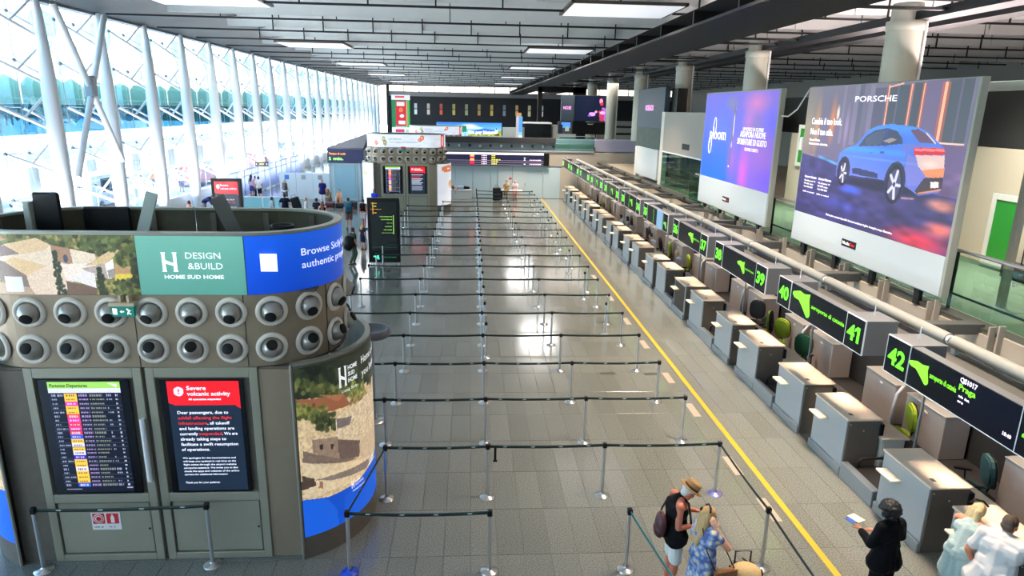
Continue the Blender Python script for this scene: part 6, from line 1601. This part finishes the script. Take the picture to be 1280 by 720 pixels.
    if st != 'bald':
        h.sphere(H + Uv * .045 * s - Fv * .022 * s, (.085 * s, .098 * s, .092 * s), 14, 9, RM)
        if st == 'short': h.sphere(H - Uv * .02 * s - Fv * .045 * s, (.076 * s, .06 * s, .06 * s), 12, 8, RM)
        if st in ('long', 'tail', 'bob'):
            L = {'long': .40 if near else .36, 'tail': .3, 'bob': .2}[st] * s; rw = {'long': .07, 'tail': .04, 'bob': .075}[st] * s; back = J['chest'] - J['neck']
            for q in ((-.6, 0, .6) if st != 'tail' else (0,)):
                a = H + Rv * q * rw * 1.15 - Fv * .06 * s; mid = a + Vector((0, -.045 * s, -L * .5)) + Rv * q * rw * .3; end = a + Vector((0, -.10 * s, -L)) - Fv * .03 * s + Rv * q * rw * .2
                capsule(h, a, mid, .055 * s if st != 'tail' else .04 * s, .052 * s if st != 'tail' else .035 * s); capsule(h, mid, end, .05 * s if st != 'tail' else .035 * s, .026 * s)
            if st != 'tail':
                for q in (-1, 1): capsule(h, H + Rv * q * .07 * s + Uv * .02 * s, H + Rv * q * .075 * s - Uv * (.10 if st == 'bob' else .13) * s - Fv * .03 * s, .028 * s, .022 * s)
        if st == 'bun': h.sphere(H + Uv * .11 * s - Fv * .09 * s, .045 * s, 10, 7)
        if st == 'curly':
            h.sphere(H + Uv * .03 * s - Fv * .03 * s, (.105 * s, .11 * s, .115 * s), 14, 10)
            R = random.Random(4)
            for k in range(150):
                v = Vector((R.gauss(0, 1), R.gauss(0, 1), R.gauss(.35, .9))); v.normalize()
                if v.y > .55 and v.z < .45: continue
                p = H + Uv * .035 * s - Fv * .02 * s + RM @ Vector((v.x * .118 * s, v.y * .125 * s, v.z * .125 * s)); h.sphere(p, .03 * s, 7, 5)
        ho = h.obj('hair', mh, t); REMESH.append((ho, .009 if near else .02, 1, (.005, 60, 25) if near and st != 'curly' else None))
    # clothes
    if top:
        m = mat(top['m'], top['c'], .8, noise=.1, nscale=9) if isinstance(top, dict) and 'mat' not in top else top['mat']
        m.node_tree.nodes['Principled BSDF'].inputs['Specular IOR Level'].default_value = .12
        g = MB(); e = (.020 if near else .018) * s
        z0 = top.get('crop', 0)
        for i, (a, q, r) in enumerate(tors):
            if i == 0 and z0: continue
            if i == 3 and top.get('strap'): capsule(g, a.lerp(q, .22), a.lerp(q, .78), r * s + e * .6); continue
            capsule(g, a, q, r * s + e)
        for i, (a, q, r, r2) in enumerate(links):
            if i == 0 and z0: continue
            capsule(g, a, q, r * s + e, r2 * s + e)
        sv = top.get('sleeve', .5)
        if sv > 0:
            capsule(g, J['sl'], J['sl'].lerp(J['neck'], .6), .066 * s + e * .5, .05 * s + e * .3); capsule(g, J['sr'], J['sr'].lerp(J['neck'], .6), .066 * s + e * .5, .05 * s + e * .3)
            for q in 'lr':
                if sv <= 1: capsule(g, J['s' + q], J['s' + q].lerp(J['e' + q], sv), .056 * s * f ** .6 + e, .052 * s * f ** .5 + e)
                else:
                    capsule(g, J['s' + q], J['e' + q], .056 * s * f ** .6 + e, .048 * s + e); capsule(g, J['e' + q], J['e' + q].lerp(J['w' + q], sv - 1), .048 * s + e, .036 * s + e * .8)
        elif top.get('strap'):
            for q in 'lr': capsule(g, J['s' + q].lerp(J['neck'], .42), J['chest'].lerp(J['s' + q], .35), .052 * s, .06 * s)
        else:
            for q in 'lr': capsule(g, J['s' + q].lerp(J['neck'], .15), J['s' + q].lerp(J['neck'], .6), .062 * s + e * .4, .05 * s + e * .4)
        hem = top.get('hem', 0)
        if hem:
            P = J['pelvis']; D = Vector((0, 0, -hem * s)); fl = top.get('flare', .02)
            for q in (-1, 0, 1): capsule(g, P + hl_ * q * .07 * s * f, P + hl_ * q * (.075 + fl) * s * f + D, .118 * s * f + e, (.12 + fl) * s * f + e)
        go = g.obj(top.get('name', 'shirt'), m, t); REMESH.append((go, .011 if near else .02, 3 if near else 1, (top.get('fold', .004), 26, 20) if near else None))
    if bottom:
        m = bottom['mat'] if 'mat' in bottom else mat(bottom['m'], bottom['c'], .8, noise=.08, nscale=9)
        m.node_tree.nodes['Principled BSDF'].inputs['Specular IOR Level'].default_value = .12
        g = MB(); e = .009 * s; kind = bottom.get('kind', 'trousers')
        if kind in ('trousers', 'shorts'):
            dz = Vector((0, 0, .03 * s)); capsule(g, J['pelvis'] - hl_ * .07 * s * f - dz, J['pelvis'] + hl_ * .07 * s * f - dz, .114 * s * f + e)
            for q in 'lr':
                Hh, K, A = J['h' + q], J['k' + q], J['a' + q]
                if kind == 'shorts': capsule(g, Hh, Hh.lerp(K, bottom.get('len', .85)), .09 * s * legr + e, .085 * s * legr + e)
                else: capsule(g, Hh, K, .09 * s * legr + e, .066 * s * legr + e); capsule(g, K, K.lerp(A, .9), .064 * s * legr + e, .05 * s + e)
        else:
            P = J['pelvis']; zb = bottom.get('to', .45) * s; fl = bottom.get('flare', .08)
            kx = J['kl'].lerp(J['kr'], .5); base = Vector((P.x + (kx.x - P.x) * .6, P.y + (kx.y - P.y) * .6, zb + .12 * s))
            for q in (-1, 0, 1): capsule(g, P + hl_ * q * .06 * s * f + Vector((0, 0, .06 * s)), base + hl_ * q * (.055 + fl) * s * f, .115 * s * f + e, (.10 + fl * .7) * s * f)
        go = g.obj(bottom.get('name', kind), m, t); REMESH.append((go, .011 if near else .02, 3 if near else 1, (bottom.get('fold', .005), 24, 7) if near else None))
    sh = mat('shoe_%d_%d_%d' % shoes, shoes, .5)
    for q in 'lr':
        g = MB(); A, T = J['a' + q], J['t' + q]; capsule(g, A - Vector((0, .035, .04)) * s, T + Vector((0, .0, .004)) * s, .043 * s, .037 * s)
        g.v = [(v[0], v[1], max(v[2], .004)) for v in g.v]; g.obj('shoe', sh, t)
    if hat:
        hm = mat('straw_brown', hat, .8, noise=.3, nscale=90, bump=.4); HC = H + Uv * .075 * s - Fv * .01 * s
        M = Matrix((Rv, Fv, Uv)).transposed().to_4x4(); M.translation = HC
        M = M @ Matrix.Diagonal((.92, 1.1, 1, 1))
        ht = MB().lathe([(.148, .0), (.152, .008), (.150, .012), (.10, .012), (.096, .02), (.094, .085), (.086, .105), (.05, .112), (.0, .098)], 28, M).lathe([(.148, 0), (.09, -.012)], 28, M)
        ht.obj('hat', hm, t); MB().lathe([(.099, .014), (.0985, .045), (.096, .045)], 28, M).obj('hat_band', mat('hat_band', (70, 48, 30), .7), t)
    return t
# --- floral dress material
def floral():
    m = bpy.data.materials.new('floral_cotton'); m.use_nodes = True; nt = m.node_tree; b = nt.nodes['Principled BSDF']; tc = nt.nodes.new('ShaderNodeTexCoord')
    vo = nt.nodes.new('ShaderNodeTexVoronoi'); vo.inputs['Scale'].default_value = 13; nt.links.new(tc.outputs['Object'], vo.inputs['Vector'])
    no = nt.nodes.new('ShaderNodeTexNoise'); no.inputs['Scale'].default_value = 30; nt.links.new(tc.outputs['Object'], no.inputs['Vector'])
    ad = nt.nodes.new('ShaderNodeMath'); ad.operation = 'MULTIPLY_ADD'; ad.inputs[1].default_value = .5; nt.links.new(no.outputs['Fac'], ad.inputs[0]); nt.links.new(vo.outputs['Distance'], ad.inputs[2])
    cr = nt.nodes.new('ShaderNodeValToRGB'); e = cr.color_ramp; e.interpolation = 'CONSTANT'
    e.elements[0].position = 0; e.elements[0].color = (*rgb(222, 190, 110), 1); e.elements[1].position = .46; e.elements[1].color = (*rgb(214, 210, 190), 1)
    for p, c in ((.54, (150, 166, 194)), (.70, (124, 144, 184)), (.88, (88, 104, 150))): k = e.elements.new(p); k.color = (*rgb(*c), 1)
    nt.links.new(ad.outputs[0], cr.inputs[0]); nt.links.new(cr.outputs[0], b.inputs['Base Color']); b.inputs['Roughness'].default_value = .85
    return m
M_floral = floral()
TAN, PALE, RED = (206, 150, 118), (222, 176, 150), (196, 120, 92)
# --- the five people in the foreground
figure('man in straw hat, black tank top and white shorts looking down', (2.66, 7.42), -1.62, 1.02, dict(chest=(0, .0, 1.29), neck=(0, .06, 1.44), head=(0, .14, 1.525), er=(.235, -.02, 1.12), wr=(.13, .24, 1.09), el=(-.22, .06, 1.14), wl=(-.06, .30, 1.20), waist=(0, .02, 1.1)),
       skin=(190, 112, 84), hair=('short', (214, 208, 200)), top=dict(m='tank_black', c=(20, 20, 22), sleeve=0, strap=1, hem=.06, name='tank_top'), bottom=dict(m='shorts_white', c=(210, 208, 203), kind='shorts', len=.92), near=True, look=(0, .62), fat=1.12, hat=(150, 118, 74), curl=.9, shoes=(90, 80, 70))
tag(MB().cbox(PF(2.98, 7.42, 1.16), PF(3.06, 7.44, 1.30), .004).obj('phone', M_black), 'dark phone held by the man in the straw hat', 'phone')
t = thing('sling_bag', 'small dark red sling bag on the back of the man in the straw hat', 'bag', PF(2.45, 7.35, 1.04))
g = MB(); g.sphere((0, 0, .06), (.075, .13, .18), 14, 9); g.sphere((-.02, 0, -.02), (.07, .12, .11), 12, 8); g.obj('pouch', mat('bag_burgundy', (70, 32, 36), .5, noise=.2, nscale=8, bump=.3), t)
MB().tube([(.02, .1, .2), (.12, .16, .36), (.26, .12, .44), (.36, .02, .34), (.38, -.08, .1)], .014, 6).obj('strap', mat('strap_dark', (40, 30, 34), .6), t)
MB().tube([(-.07, -.09, .0), (-.075, 0, .03), (-.07, .09, 0)], .006, 5).obj('zip', M_dark, t)
figure('woman in blue and yellow floral dress with one hand in her long blonde hair', (2.86, 6.90), -1.35, .97, dict(er=(.21, .25, 1.19), wr=(.17, .05, 1.49), el=(-.24, .10, 1.13), wl=(-.20, .34, 1.0), sr=(.17, .02, 1.42)),
       skin=(214, 160, 128), hair=('long', (186, 150, 98)), top=dict(mat=M_floral, sleeve=.35, name='dress_top', fold=.006), bottom=dict(mat=M_floral, kind='skirt', to=.25, flare=.05, name='skirt', fold=.012), near=True, look=(-.1, .25), fat=1.14, hd={'r': (-.3, -.3, .8)}, curl=.5, palm=(-1, .2, .3))
tag(MB().tube([PF(2.86, 6.81, 1.66), PF(2.88, 6.86, 1.705), PF(2.885, 6.94, 1.705), PF(2.87, 6.99, 1.66)], .012, 6).obj('sunglasses', M_black), 'dark sunglasses pushed up on the hair of the woman in the floral dress', 'sunglasses')
t = thing('shoulder_bag', 'brown leather shoulder bag at the hip of the woman in the floral dress', 'bag', PF(3.05, 6.66, .82), .2)
MB().cbox((-.14, -.05, -.1), (.14, .05, .1), .03).obj('pouch', mat('bag_brown', (122, 82, 46), .5, noise=.15, nscale=10), t); MB().cbox((-.145, -.06, .0), (.145, -.045, .11), .006).obj('flap', mat('bag_brown', (122, 82, 46), .5), t)
MB().tube([(-.13, 0, .09), (-.2, .12, .3), (-.24, .2, .58)], .008, 5).tube([(.13, 0, .09), (.02, .18, .4), (-.1, .24, .62)], .008, 5).obj('strap', mat('strap_brown', (84, 54, 32), .6), t)
t = thing('suitcase', 'small black suitcase carrying the straw bag in front of the woman in floral dress', 'suitcase', (3.44, 6.95, 0)); MB().cbox((-.2, -.14, .06), (.2, .14, .58), .04).obj('shell', M_black, t)
for q in (-.15, .15): MB().cyl((q, -.1, .03), (q, -.07, .03), .03, n=8).cyl((q, .07, .03), (q, .1, .03), .03, n=8).obj('wheel', M_dark, t)
MB().tube([(-.1, .1, .58), (-.1, .1, .95), (.1, .1, .95), (.1, .1, .58)], .012, 6).obj('pull_handle', M_dark, t)
t = thing('straw_bag', 'woven straw bag with dark streaks on the suitcase at the bottom edge', 'bag', (3.44, 6.93, .585))
g = MB(); g.sphere((0, 0, .13), (.2, .15, .14), 16, 10); bo = g.obj('weave', mat('straw_pale', (196, 172, 120), .8, noise=.3, nscale=40, bump=.5, stretch=(1, 1, 4)), t)
R_ = random.Random(2)
for k in range(9):
    a = R_.uniform(-2.6, 2.6); z = R_.uniform(.08, .2); rr = math.sqrt(max(.02, 1 - ((z - .13) / .14) ** 2)); MB().tube([(.2 * rr * math.cos(a + d) * 1.02, .15 * rr * math.sin(a + d) * 1.02, z + d * .14) for d in (0, .2, .4)], .012, 5).obj('dark_streak', mat('streak_dark', (50, 40, 30), .8), t)
figure('person with curly black hair in a black suit seen from behind holding documents', (5.17, 6.87), .30, .985, dict(el=(-.27, .04, 1.14), wl=(-.17, .31, 1.17), er=(.28, .03, 1.14), wr=(.07, .27, 1.12), neck=(0, .01, 1.45), head=(0, .05, 1.575), kl=(-.13, 0, .5), kr=(.13, 0, .5)),
       skin=(150, 104, 82), hair=('curly', (8, 7, 7)), top=dict(m='suit_black', c=(9, 10, 14), sleeve=1.85, hem=.14, flare=.02, name='jacket'), bottom=dict(m='suit_black', c=(9, 10, 14)), near=True, look=(.3, .5), curl=.8, shoes=(20, 20, 20), fat=1.05)
t = thing('travel_documents', 'blue passport and papers held by the person in the black suit', 'documents', PF(4.93, 7.22, 1.21), .4)
MB().cbox((-.10, -.05, -.004), (-.02, .07, .004), .002).obj('passport', mat('passport_blue', (40, 90, 180), .4), t); MB().cbox((-.01, -.07, -.003), (.12, .10, .003), .001).obj('papers', mat('paper_cream', (222, 208, 186), .6), t)
M_mint = mat('mint_dress', (164, 184, 182), .85, noise=.16, nscale=40)
figure('woman with long blonde hair in a pale mint sleeveless dress leaning on the desk', (6.12, 6.86), -1.15, .98, dict(waist=(0, .05, 1.08), chest=(0, .14, 1.27), neck=(0, .2, 1.42), head=(0, .27, 1.52), sl=(-.17, .16, 1.37), sr=(.17, .16, 1.37), er=(.23, .32, 1.18), wr=(.12, .56, 1.14), el=(-.22, .34, 1.17), wl=(-.1, .58, 1.14)),
       skin=(206, 132, 100), hair=('long', (204, 180, 132)), top=dict(mat=M_mint, sleeve=0, strap=1, name='dress_top'), bottom=dict(mat=M_mint, kind='skirt', to=.5, flare=.05, name='skirt', fold=.012), near=True, look=(-.3, .6), fat=1.0, palm=(0, 0, -1), curl=.3, shoes=(200, 180, 150))
tag(MB().tube([PF(6.27, 7.02, 1.60), PF(6.33, 7.03, 1.64), PF(6.40, 6.98, 1.64), PF(6.42, 6.91, 1.60)], .014, 6).obj('sunglasses', M_black), 'black sunglasses on the hair of the woman in the mint dress', 'sunglasses')
figure('broad man in a white T-shirt seen from behind at the lower right corner', (6.16, 6.36), -1.0, 1.06, dict(waist=(0, .03, 1.09), chest=(0, .09, 1.28), neck=(0, .13, 1.45), head=(0, .19, 1.565), sl=(-.2, .08, 1.39), sr=(.2, .08, 1.39), el=(-.31, .02, 1.12), wl=(-.24, .10, .90), er=(.30, .26, 1.15), wr=(.16, .48, 1.09)),
       skin=(196, 120, 90), hair=('short', (74, 58, 44)), top=dict(m='tee_white', c=(206, 203, 200), sleeve=.62, hem=.12, flare=.02, name='t_shirt', fold=.007), bottom=dict(m='jeans_blue', c=(60, 84, 130)), near=True, look=(-.2, .45), fat=1.28, palm=(0, 0, -1), curl=.5)
# --- desk clerks
WS = dict(m='shirt_white', c=(222, 218, 212), sleeve=.6, name='shirt')
NV = dict(m='trousers_navy', c=(26, 30, 56))
LEANF = dict(chest=(0, .06, .9), neck=(0, .11, 1.07), head=(0, .17, 1.19))
figure('blonde desk clerk in white shirt typing behind the seventh desk', (7.92, 24.15), 1.5, 1.0, LEANF, True, (214, 160, 130), ('bun', (206, 180, 120)), WS, NV, look=(.1, .3), zoff=.02)
figure('dark-haired desk clerk in white resting her chin on her hand', (7.84, 27.65), 1.6, 1.0, dict(LEANF, wr=(.05, .2, 1.08), er=(.2, .2, .85)), True, (206, 150, 120), ('bun', (40, 30, 28)), WS, NV, look=(.2, .3), zoff=.02)
figure('desk clerk with long black hair seen from behind, nearest of the group of three', (7.75, 31.1), .6, 1.0, LEANF, True, (206, 150, 120), ('long', (24, 20, 20)), WS, NV, zoff=.02)
figure('desk clerk with long brown hair in the middle of the group of three', (7.9, 32.4), 1.0, 1.0, LEANF, True, (206, 150, 120), ('long', (40, 26, 22)), dict(m='shirt_cream', c=(206, 186, 170), sleeve=.6), NV, zoff=.02)
figure('farthest desk clerk in white leaning over the desk', (7.86, 33.4), 1.7, 1.0, dict(LEANF, chest=(0, .1, .88), neck=(0, .18, 1.02), head=(0, .25, 1.13)), True, (206, 150, 120), ('short', (40, 28, 26)), WS, NV, zoff=.02)
# --- travellers behind the big kiosk and along the glass
P = lambda c: dict(m='cloth_%d_%d_%d' % c, c=c)
NVY, BLU, GRY, BLKc, WHT, BRN = (26, 30, 60), (60, 80, 120), (140, 152, 156), (28, 28, 34), (222, 222, 224), (110, 84, 64)
def T(c, **k): return dict(P(c), **k)
def S_(c, **k): return dict(P(c), kind='shorts', **k)
G = 'travellers waiting left of the queue lanes'
bp = figure('man with teal backpack and brown shorts seen from behind near the far kiosk', (-6.2, 34.4), .2, 1.02, None, False, TAN, ('short', (40, 30, 26)), T((70, 62, 66)), S_((120, 90, 80)), group=G)
t = thing('backpack', 'teal backpack worn by the man in brown shorts', 'bag', PF(-6.17, 34.24, 1.02), .2); MB().cbox((-.19, -.2, 0), (.19, 0, .5), .07).obj('pack', mat('teal_pack', (24, 104, 124), .7), t); MB().cbox((-.14, -.26, .05), (.14, -.19, .26), .03).obj('pocket', mat('teal_pack2', (20, 84, 104), .7), t)
figure('woman in black top and pale shorts walking left of the directory totem', (-5.45, 34.3), -.4, .99, dict(kl=(-.1, .12, .5), al=(-.1, .12, .09), tl=(-.1, .28, .04)), False, RED, ('bun', (150, 70, 50)), T(BLKc, sleeve=0, crop=1), S_((206, 204, 210), len=.6), group=G)
figure('child with blond hair in dark clothes beside the directory totem', (-4.7, 29.2), -.6, .72, None, False, TAN, ('bob', (196, 160, 90)), T((40, 46, 70)), S_((30, 34, 50)), group=G)
figure('traveller carrying a large black duffel bag just right of the blue banner', (-4.6, 26.2), -.9, .96, dict(kl=(-.1, .2, .5), al=(-.1, .05, .1), kr=(.1, -.05, .5), ar=(.1, -.25, .12), tr=(.1, -.1, .04)), False, TAN, ('short', (50, 40, 34)), T((44, 60, 50)), T((70, 90, 76)), group=G)
tag(MB().sphere(PF(-4.75, 25.95, 1.02), (.22, .2, .32), 14, 9).obj('duffel_bag', M_black), 'large round black bag at the back of the traveller beside the blue banner', 'bag')
figure('person in a bright blue shirt in front of the far kiosk', (-5.45, 38.5), 2.6, 1.0, None, False, TAN, ('short', (60, 44, 34)), T((40, 60, 190)), T((60, 60, 70)), group=G)
figure('person with grey backpack standing by the pale screen wall', (-11.7, 43.2), -.3, 1.0, None, False, PALE, ('short', (190, 160, 120)), T(WHT), T((90, 96, 110)), group=G)
t = thing('backpack', 'dark grey backpack of the person by the pale screen wall', 'bag', PF(-11.6, 43.0, 1.0), -.5); MB().cbox((-.18, -.18, 0), (.2, .0, .5), .06).obj('pack', mat('grey_pack', (70, 74, 80), .7), t); MB().cbox((-.12, -.22, .05), (.14, -.17, .24), .02).obj('pocket', mat('grey_pack', (70, 74, 80), .7), t)
figure('man in grey T-shirt turned towards his neighbour in navy', (-10.1, 34.7), -.9, 1.0, None, False, TAN, ('short', (70, 56, 46)), T(GRY), S_((120, 130, 140)), group=G)
figure('man in navy polo shirt with hands on hips seen from behind', (-9.75, 35.8), .2, 1.02, dict(el=(-.34, -.08, 1.16), wl=(-.2, .02, .98), er=(.34, -.08, 1.16), wr=(.2, .02, .98)), False, TAN, ('short', (34, 28, 26)), T((24, 28, 52)), T((80, 110, 150)), group=G)
figure('small fair-haired person in white leaning near the black suitcase', (-8.95, 37.0), -1.2, .80, None, False, PALE, ('bob', (190, 150, 100)), T(WHT), S_(WHT), group=G)
figure('young man in black T-shirt standing beside a woman in pink', (-7.8, 34.4), -.4, 1.0, None, False, TAN, ('short', (50, 40, 36)), T((32, 36, 50)), T((60, 70, 90)), group=G)
figure('woman in black strapless top with reddish skin beside the man in black', (-7.35, 33.7), .1, .96, None, False, (222, 160, 140), ('long', (120, 76, 60)), T(BLKc, sleeve=0, strap=1), S_((60, 60, 70)), group=G)
figure('tall man in navy shirt and white trousers facing the camera at the white panels', (-9.25, 42.7), 3.0, 1.05, None, False, (206, 140, 110), ('short', (150, 140, 134)), T((30, 36, 96), hem=.1, sleeve=.6), T((226, 226, 224)), group=G)
SEATP = dict(pelvis=(0, 0, .36), waist=(0, .02, .52), chest=(0, .08, .70), neck=(0, .12, .88), head=(0, .17, 1.0), sl=(-.17, .1, .82), sr=(.17, .1, .82), el=(-.2, .26, .6), er=(.2, .26, .6), wl=(-.1, .42, .62), wr=(.1, .42, .62), hl=(-.09, .02, .34), hr=(.09, .02, .34), kl=(-.14, .40, .52), kr=(.14, .40, .52), al=(-.14, .42, .085), ar=(.14, .42, .085), tl=(-.14, .57, .035), tr=(.14, .57, .035))
def low_case(x, y, c, lab, h=.3):
    t = thing('travel_bag', lab, 'bag', (x, y, 0)); MB().cbox((-.3, -.2, 0), (.3, .2, h), .05).obj('shell', mat('case_%d' % c[0], c, .5), t); MB().tube([(-.1, 0, h), (-.08, 0, h + .05), (.08, 0, h + .05), (.1, 0, h)], .012, 6).obj('handle', M_dark, t)
low_case(-8.25, 43.0, (24, 24, 28), 'black travel bag under the seated woman with bare legs'); figure('seated woman with dark bun and long bare legs on her bag', (-8.25, 42.9), 3.1, 1.0, SEATP, False, (222, 168, 138), ('bun', (40, 30, 28)), T((222, 170, 140), sleeve=0), S_((206, 150, 120), len=.4), group=G)
low_case(-8.95, 43.3, (96, 40, 50), 'dark red travel bag under the seated person in olive'); figure('seated person in olive top hunched over luggage', (-8.95, 43.2), 2.7, 1.0, SEATP, False, TAN, ('long', (120, 100, 76)), T((128, 124, 96)), T((150, 150, 150)), group=G)
low_case(-7.45, 42.7, (40, 44, 52), 'dark slate travel bag right of the seated woman with bare legs', .45)
t = thing('suitcase', 'black suitcase tilted behind the fair-haired person in white', 'suitcase', (-10.5, 41.5, .0)); t.rotation_euler = (0, -.3, 0)
MB().cbox((-.26, -.16, .15), (.26, .16, .85), .05).obj('shell', M_black, t); MB().tube([(-.12, 0, .85), (-.12, 0, 1.0), (.12, 0, 1.0), (.12, 0, .85)], .012, 6).obj('pull_handle', M_dark, t)
for q in (-.2, .2): MB().cyl((q, -.12, .11), (q, -.08, .11), .04, n=8).cyl((q, .08, .11), (q, .12, .11), .04, n=8).obj('wheel', M_dark, t)
figure('person in salmon top at the glass wall behind the kiosk flaps', (-13.7, 33.4), -.9, .96, None, False, (206, 130, 110), ('short', (90, 60, 50)), T((222, 130, 110), sleeve=0), S_((200, 190, 170)), group=G)
figure('person in navy bending forward beside the notice totem', (-14.6, 37.6), -1.5, 1.0, dict(chest=(0, .3, 1.15), neck=(0, .42, 1.2), head=(0, .52, 1.22), sl=(-.17, .36, 1.2), sr=(.17, .36, 1.2), el=(-.2, .45, .95), er=(.2, .45, .95), wl=(-.15, .55, .75), wr=(.15, .55, .75), waist=(0, .12, 1.04)), False, TAN, ('short', (110, 80, 60)), T((34, 44, 90), sleeve=1.6), T((150, 140, 150)), group=G)
figure('woman with dark hair and bright blue bag in the group at the railing', (-14.7, 46.2), -.3, .98, None, False, TAN, ('long', (40, 30, 28)), T((206, 200, 206), sleeve=.2), S_((90, 90, 150)), group=G)
figure('person in pink in the middle of the group at the railing', (-14.25, 45.6), -.6, .97, None, False, (206, 140, 120), ('short', (60, 44, 40)), T((214, 150, 150)), T((60, 60, 80)), group=G)
figure('woman in white top and dark shorts at the right of the group at the railing', (-13.8, 44.8), .4, 1.0, None, False, (222, 180, 160), ('short', (50, 40, 36)), T((232, 232, 234)), S_((40, 40, 54)), group=G)
# --- two on the far bench, one lying
figure('woman with dark hair seated on the far white bench', (2.6, 47.85), 2.9, 1.0, dict(SIT, pelvis=(0, 0, .76)) and {k: (v[0], v[1], v[2] + .15) for k, v in SIT.items() if k[0] not in 'at'}, True, TAN, ('tail', (30, 24, 24)), T((196, 170, 120)), T((150, 120, 90)))
figure('sunburnt bald man in white seated on the far white bench', (3.2, 47.85), 3.1, 1.0, {k: (v[0], v[1], v[2] + .15) for k, v in SIT.items() if k[0] not in 'at'}, True, (222, 140, 130), ('bald', (90, 60, 50)), T((226, 214, 214)), S_((206, 196, 190)))
t = thing('lying_traveller', 'person lying face down on the far white bench, dark hair hanging', 'person', (-1.3, 48.0, .66)); g = MB()
capsule(g, (.35, 0, .14), (.75, 0, .13), .14, .13); capsule(g, (.75, 0, .13), (1.25, 0, .1), .1, .06); capsule(g, (.35, 0, .14), (.12, -.1, .15), .09, .09); g.sphere((.1, -.14, .15), .1, 10, 7); capsule(g, (.3, -.12, .14), (.26, -.42, -.06), .045, .04); capsule(g, (.26, -.42, -.06), (.27, -.42, -.26), .035, .03)
bo = g.obj('body', mat('skin_196_146_118', (196, 146, 118), .5), t); REMESH.append((bo, .02, 2, None))
g = MB(); capsule(g, (.36, 0, .15), (.76, 0, .14), .155, .145); bo = g.obj('shirt', mat('cloth_150_170_200', (150, 170, 200), .8), t); REMESH.append((bo, .02, 1, None))
g = MB(); g.sphere((.08, -.14, .18), .105, 10, 7); capsule(g, (.08, -.22, .12), (.1, -.28, -.05), .06, .04); bo = g.obj('hair', mat('hair_60_44_34', (60, 44, 34), .55), t); REMESH.append((bo, .02, 1, None))
g = MB(); capsule(g, (.8, 0, .14), (1.2, 0, .12), .12, .09); bo = g.obj('trousers', mat('cloth_28_28_34', (28, 28, 34), .8), t); REMESH.append((bo, .02, 1, None))
for i, (x, y, lab) in enumerate(((1.85, 46.9, 'tall black suitcase left of the seated pair at the far partition'), (2.0, 47.5, 'second black suitcase, closer to the seated pair at the far partition'))):
    t = thing('suitcase', lab, 'suitcase', (x, y, 0)); MB().cbox((-.28, -.16, .06), (.28, .16, .95 - .25 * i), .05).obj('shell', M_black, t); MB().tube([(-.1, 0, .9 - .25 * i), (-.1, 0, 1.15 - .25 * i), (.1, 0, 1.15 - .25 * i), (.1, 0, .9 - .25 * i)], .012, 6).obj('pull_handle', M_dark, t)
    for q in (-.2, .2): MB().cyl((q, -.03, .03), (q, .03, .03), .03, n=8).obj('wheel', M_dark, t)
# --- people outside the glass
figure('person in orange top walking outside behind the second facade column', (-23.0, 50.5), .2, 1.02, None, False, TAN, ('short', (60, 44, 34)), T((222, 130, 90), sleeve=0), T((90, 110, 160)), zoff=-.12)
figure('person in white outside at the far left edge', (-21.3, 32.3), .6, 1.0, None, False, TAN, ('short', (50, 40, 34)), T(WHT), T((60, 60, 70)), zoff=-.12)
figure('pair member in grey outside beyond the third facade column', (-21.5, 49), .3, 1.0, None, False, TAN, ('short', (50, 40, 34)), T((120, 124, 140)), T((90, 70, 120)), zoff=-.12)
figure('pair member in white outside beyond the third facade column', (-20.8, 49.8), .3, 1.0, None, False, TAN, ('long', (50, 40, 34)), T((226, 226, 230)), S_((60, 70, 110)), zoff=-.12)
figure('person in dark red outside further along the glass', (-20.0, 60.0), .1, 1.0, None, False, TAN, ('short', (50, 40, 34)), T((150, 60, 60)), T((50, 60, 90)), zoff=-.12)

finish()
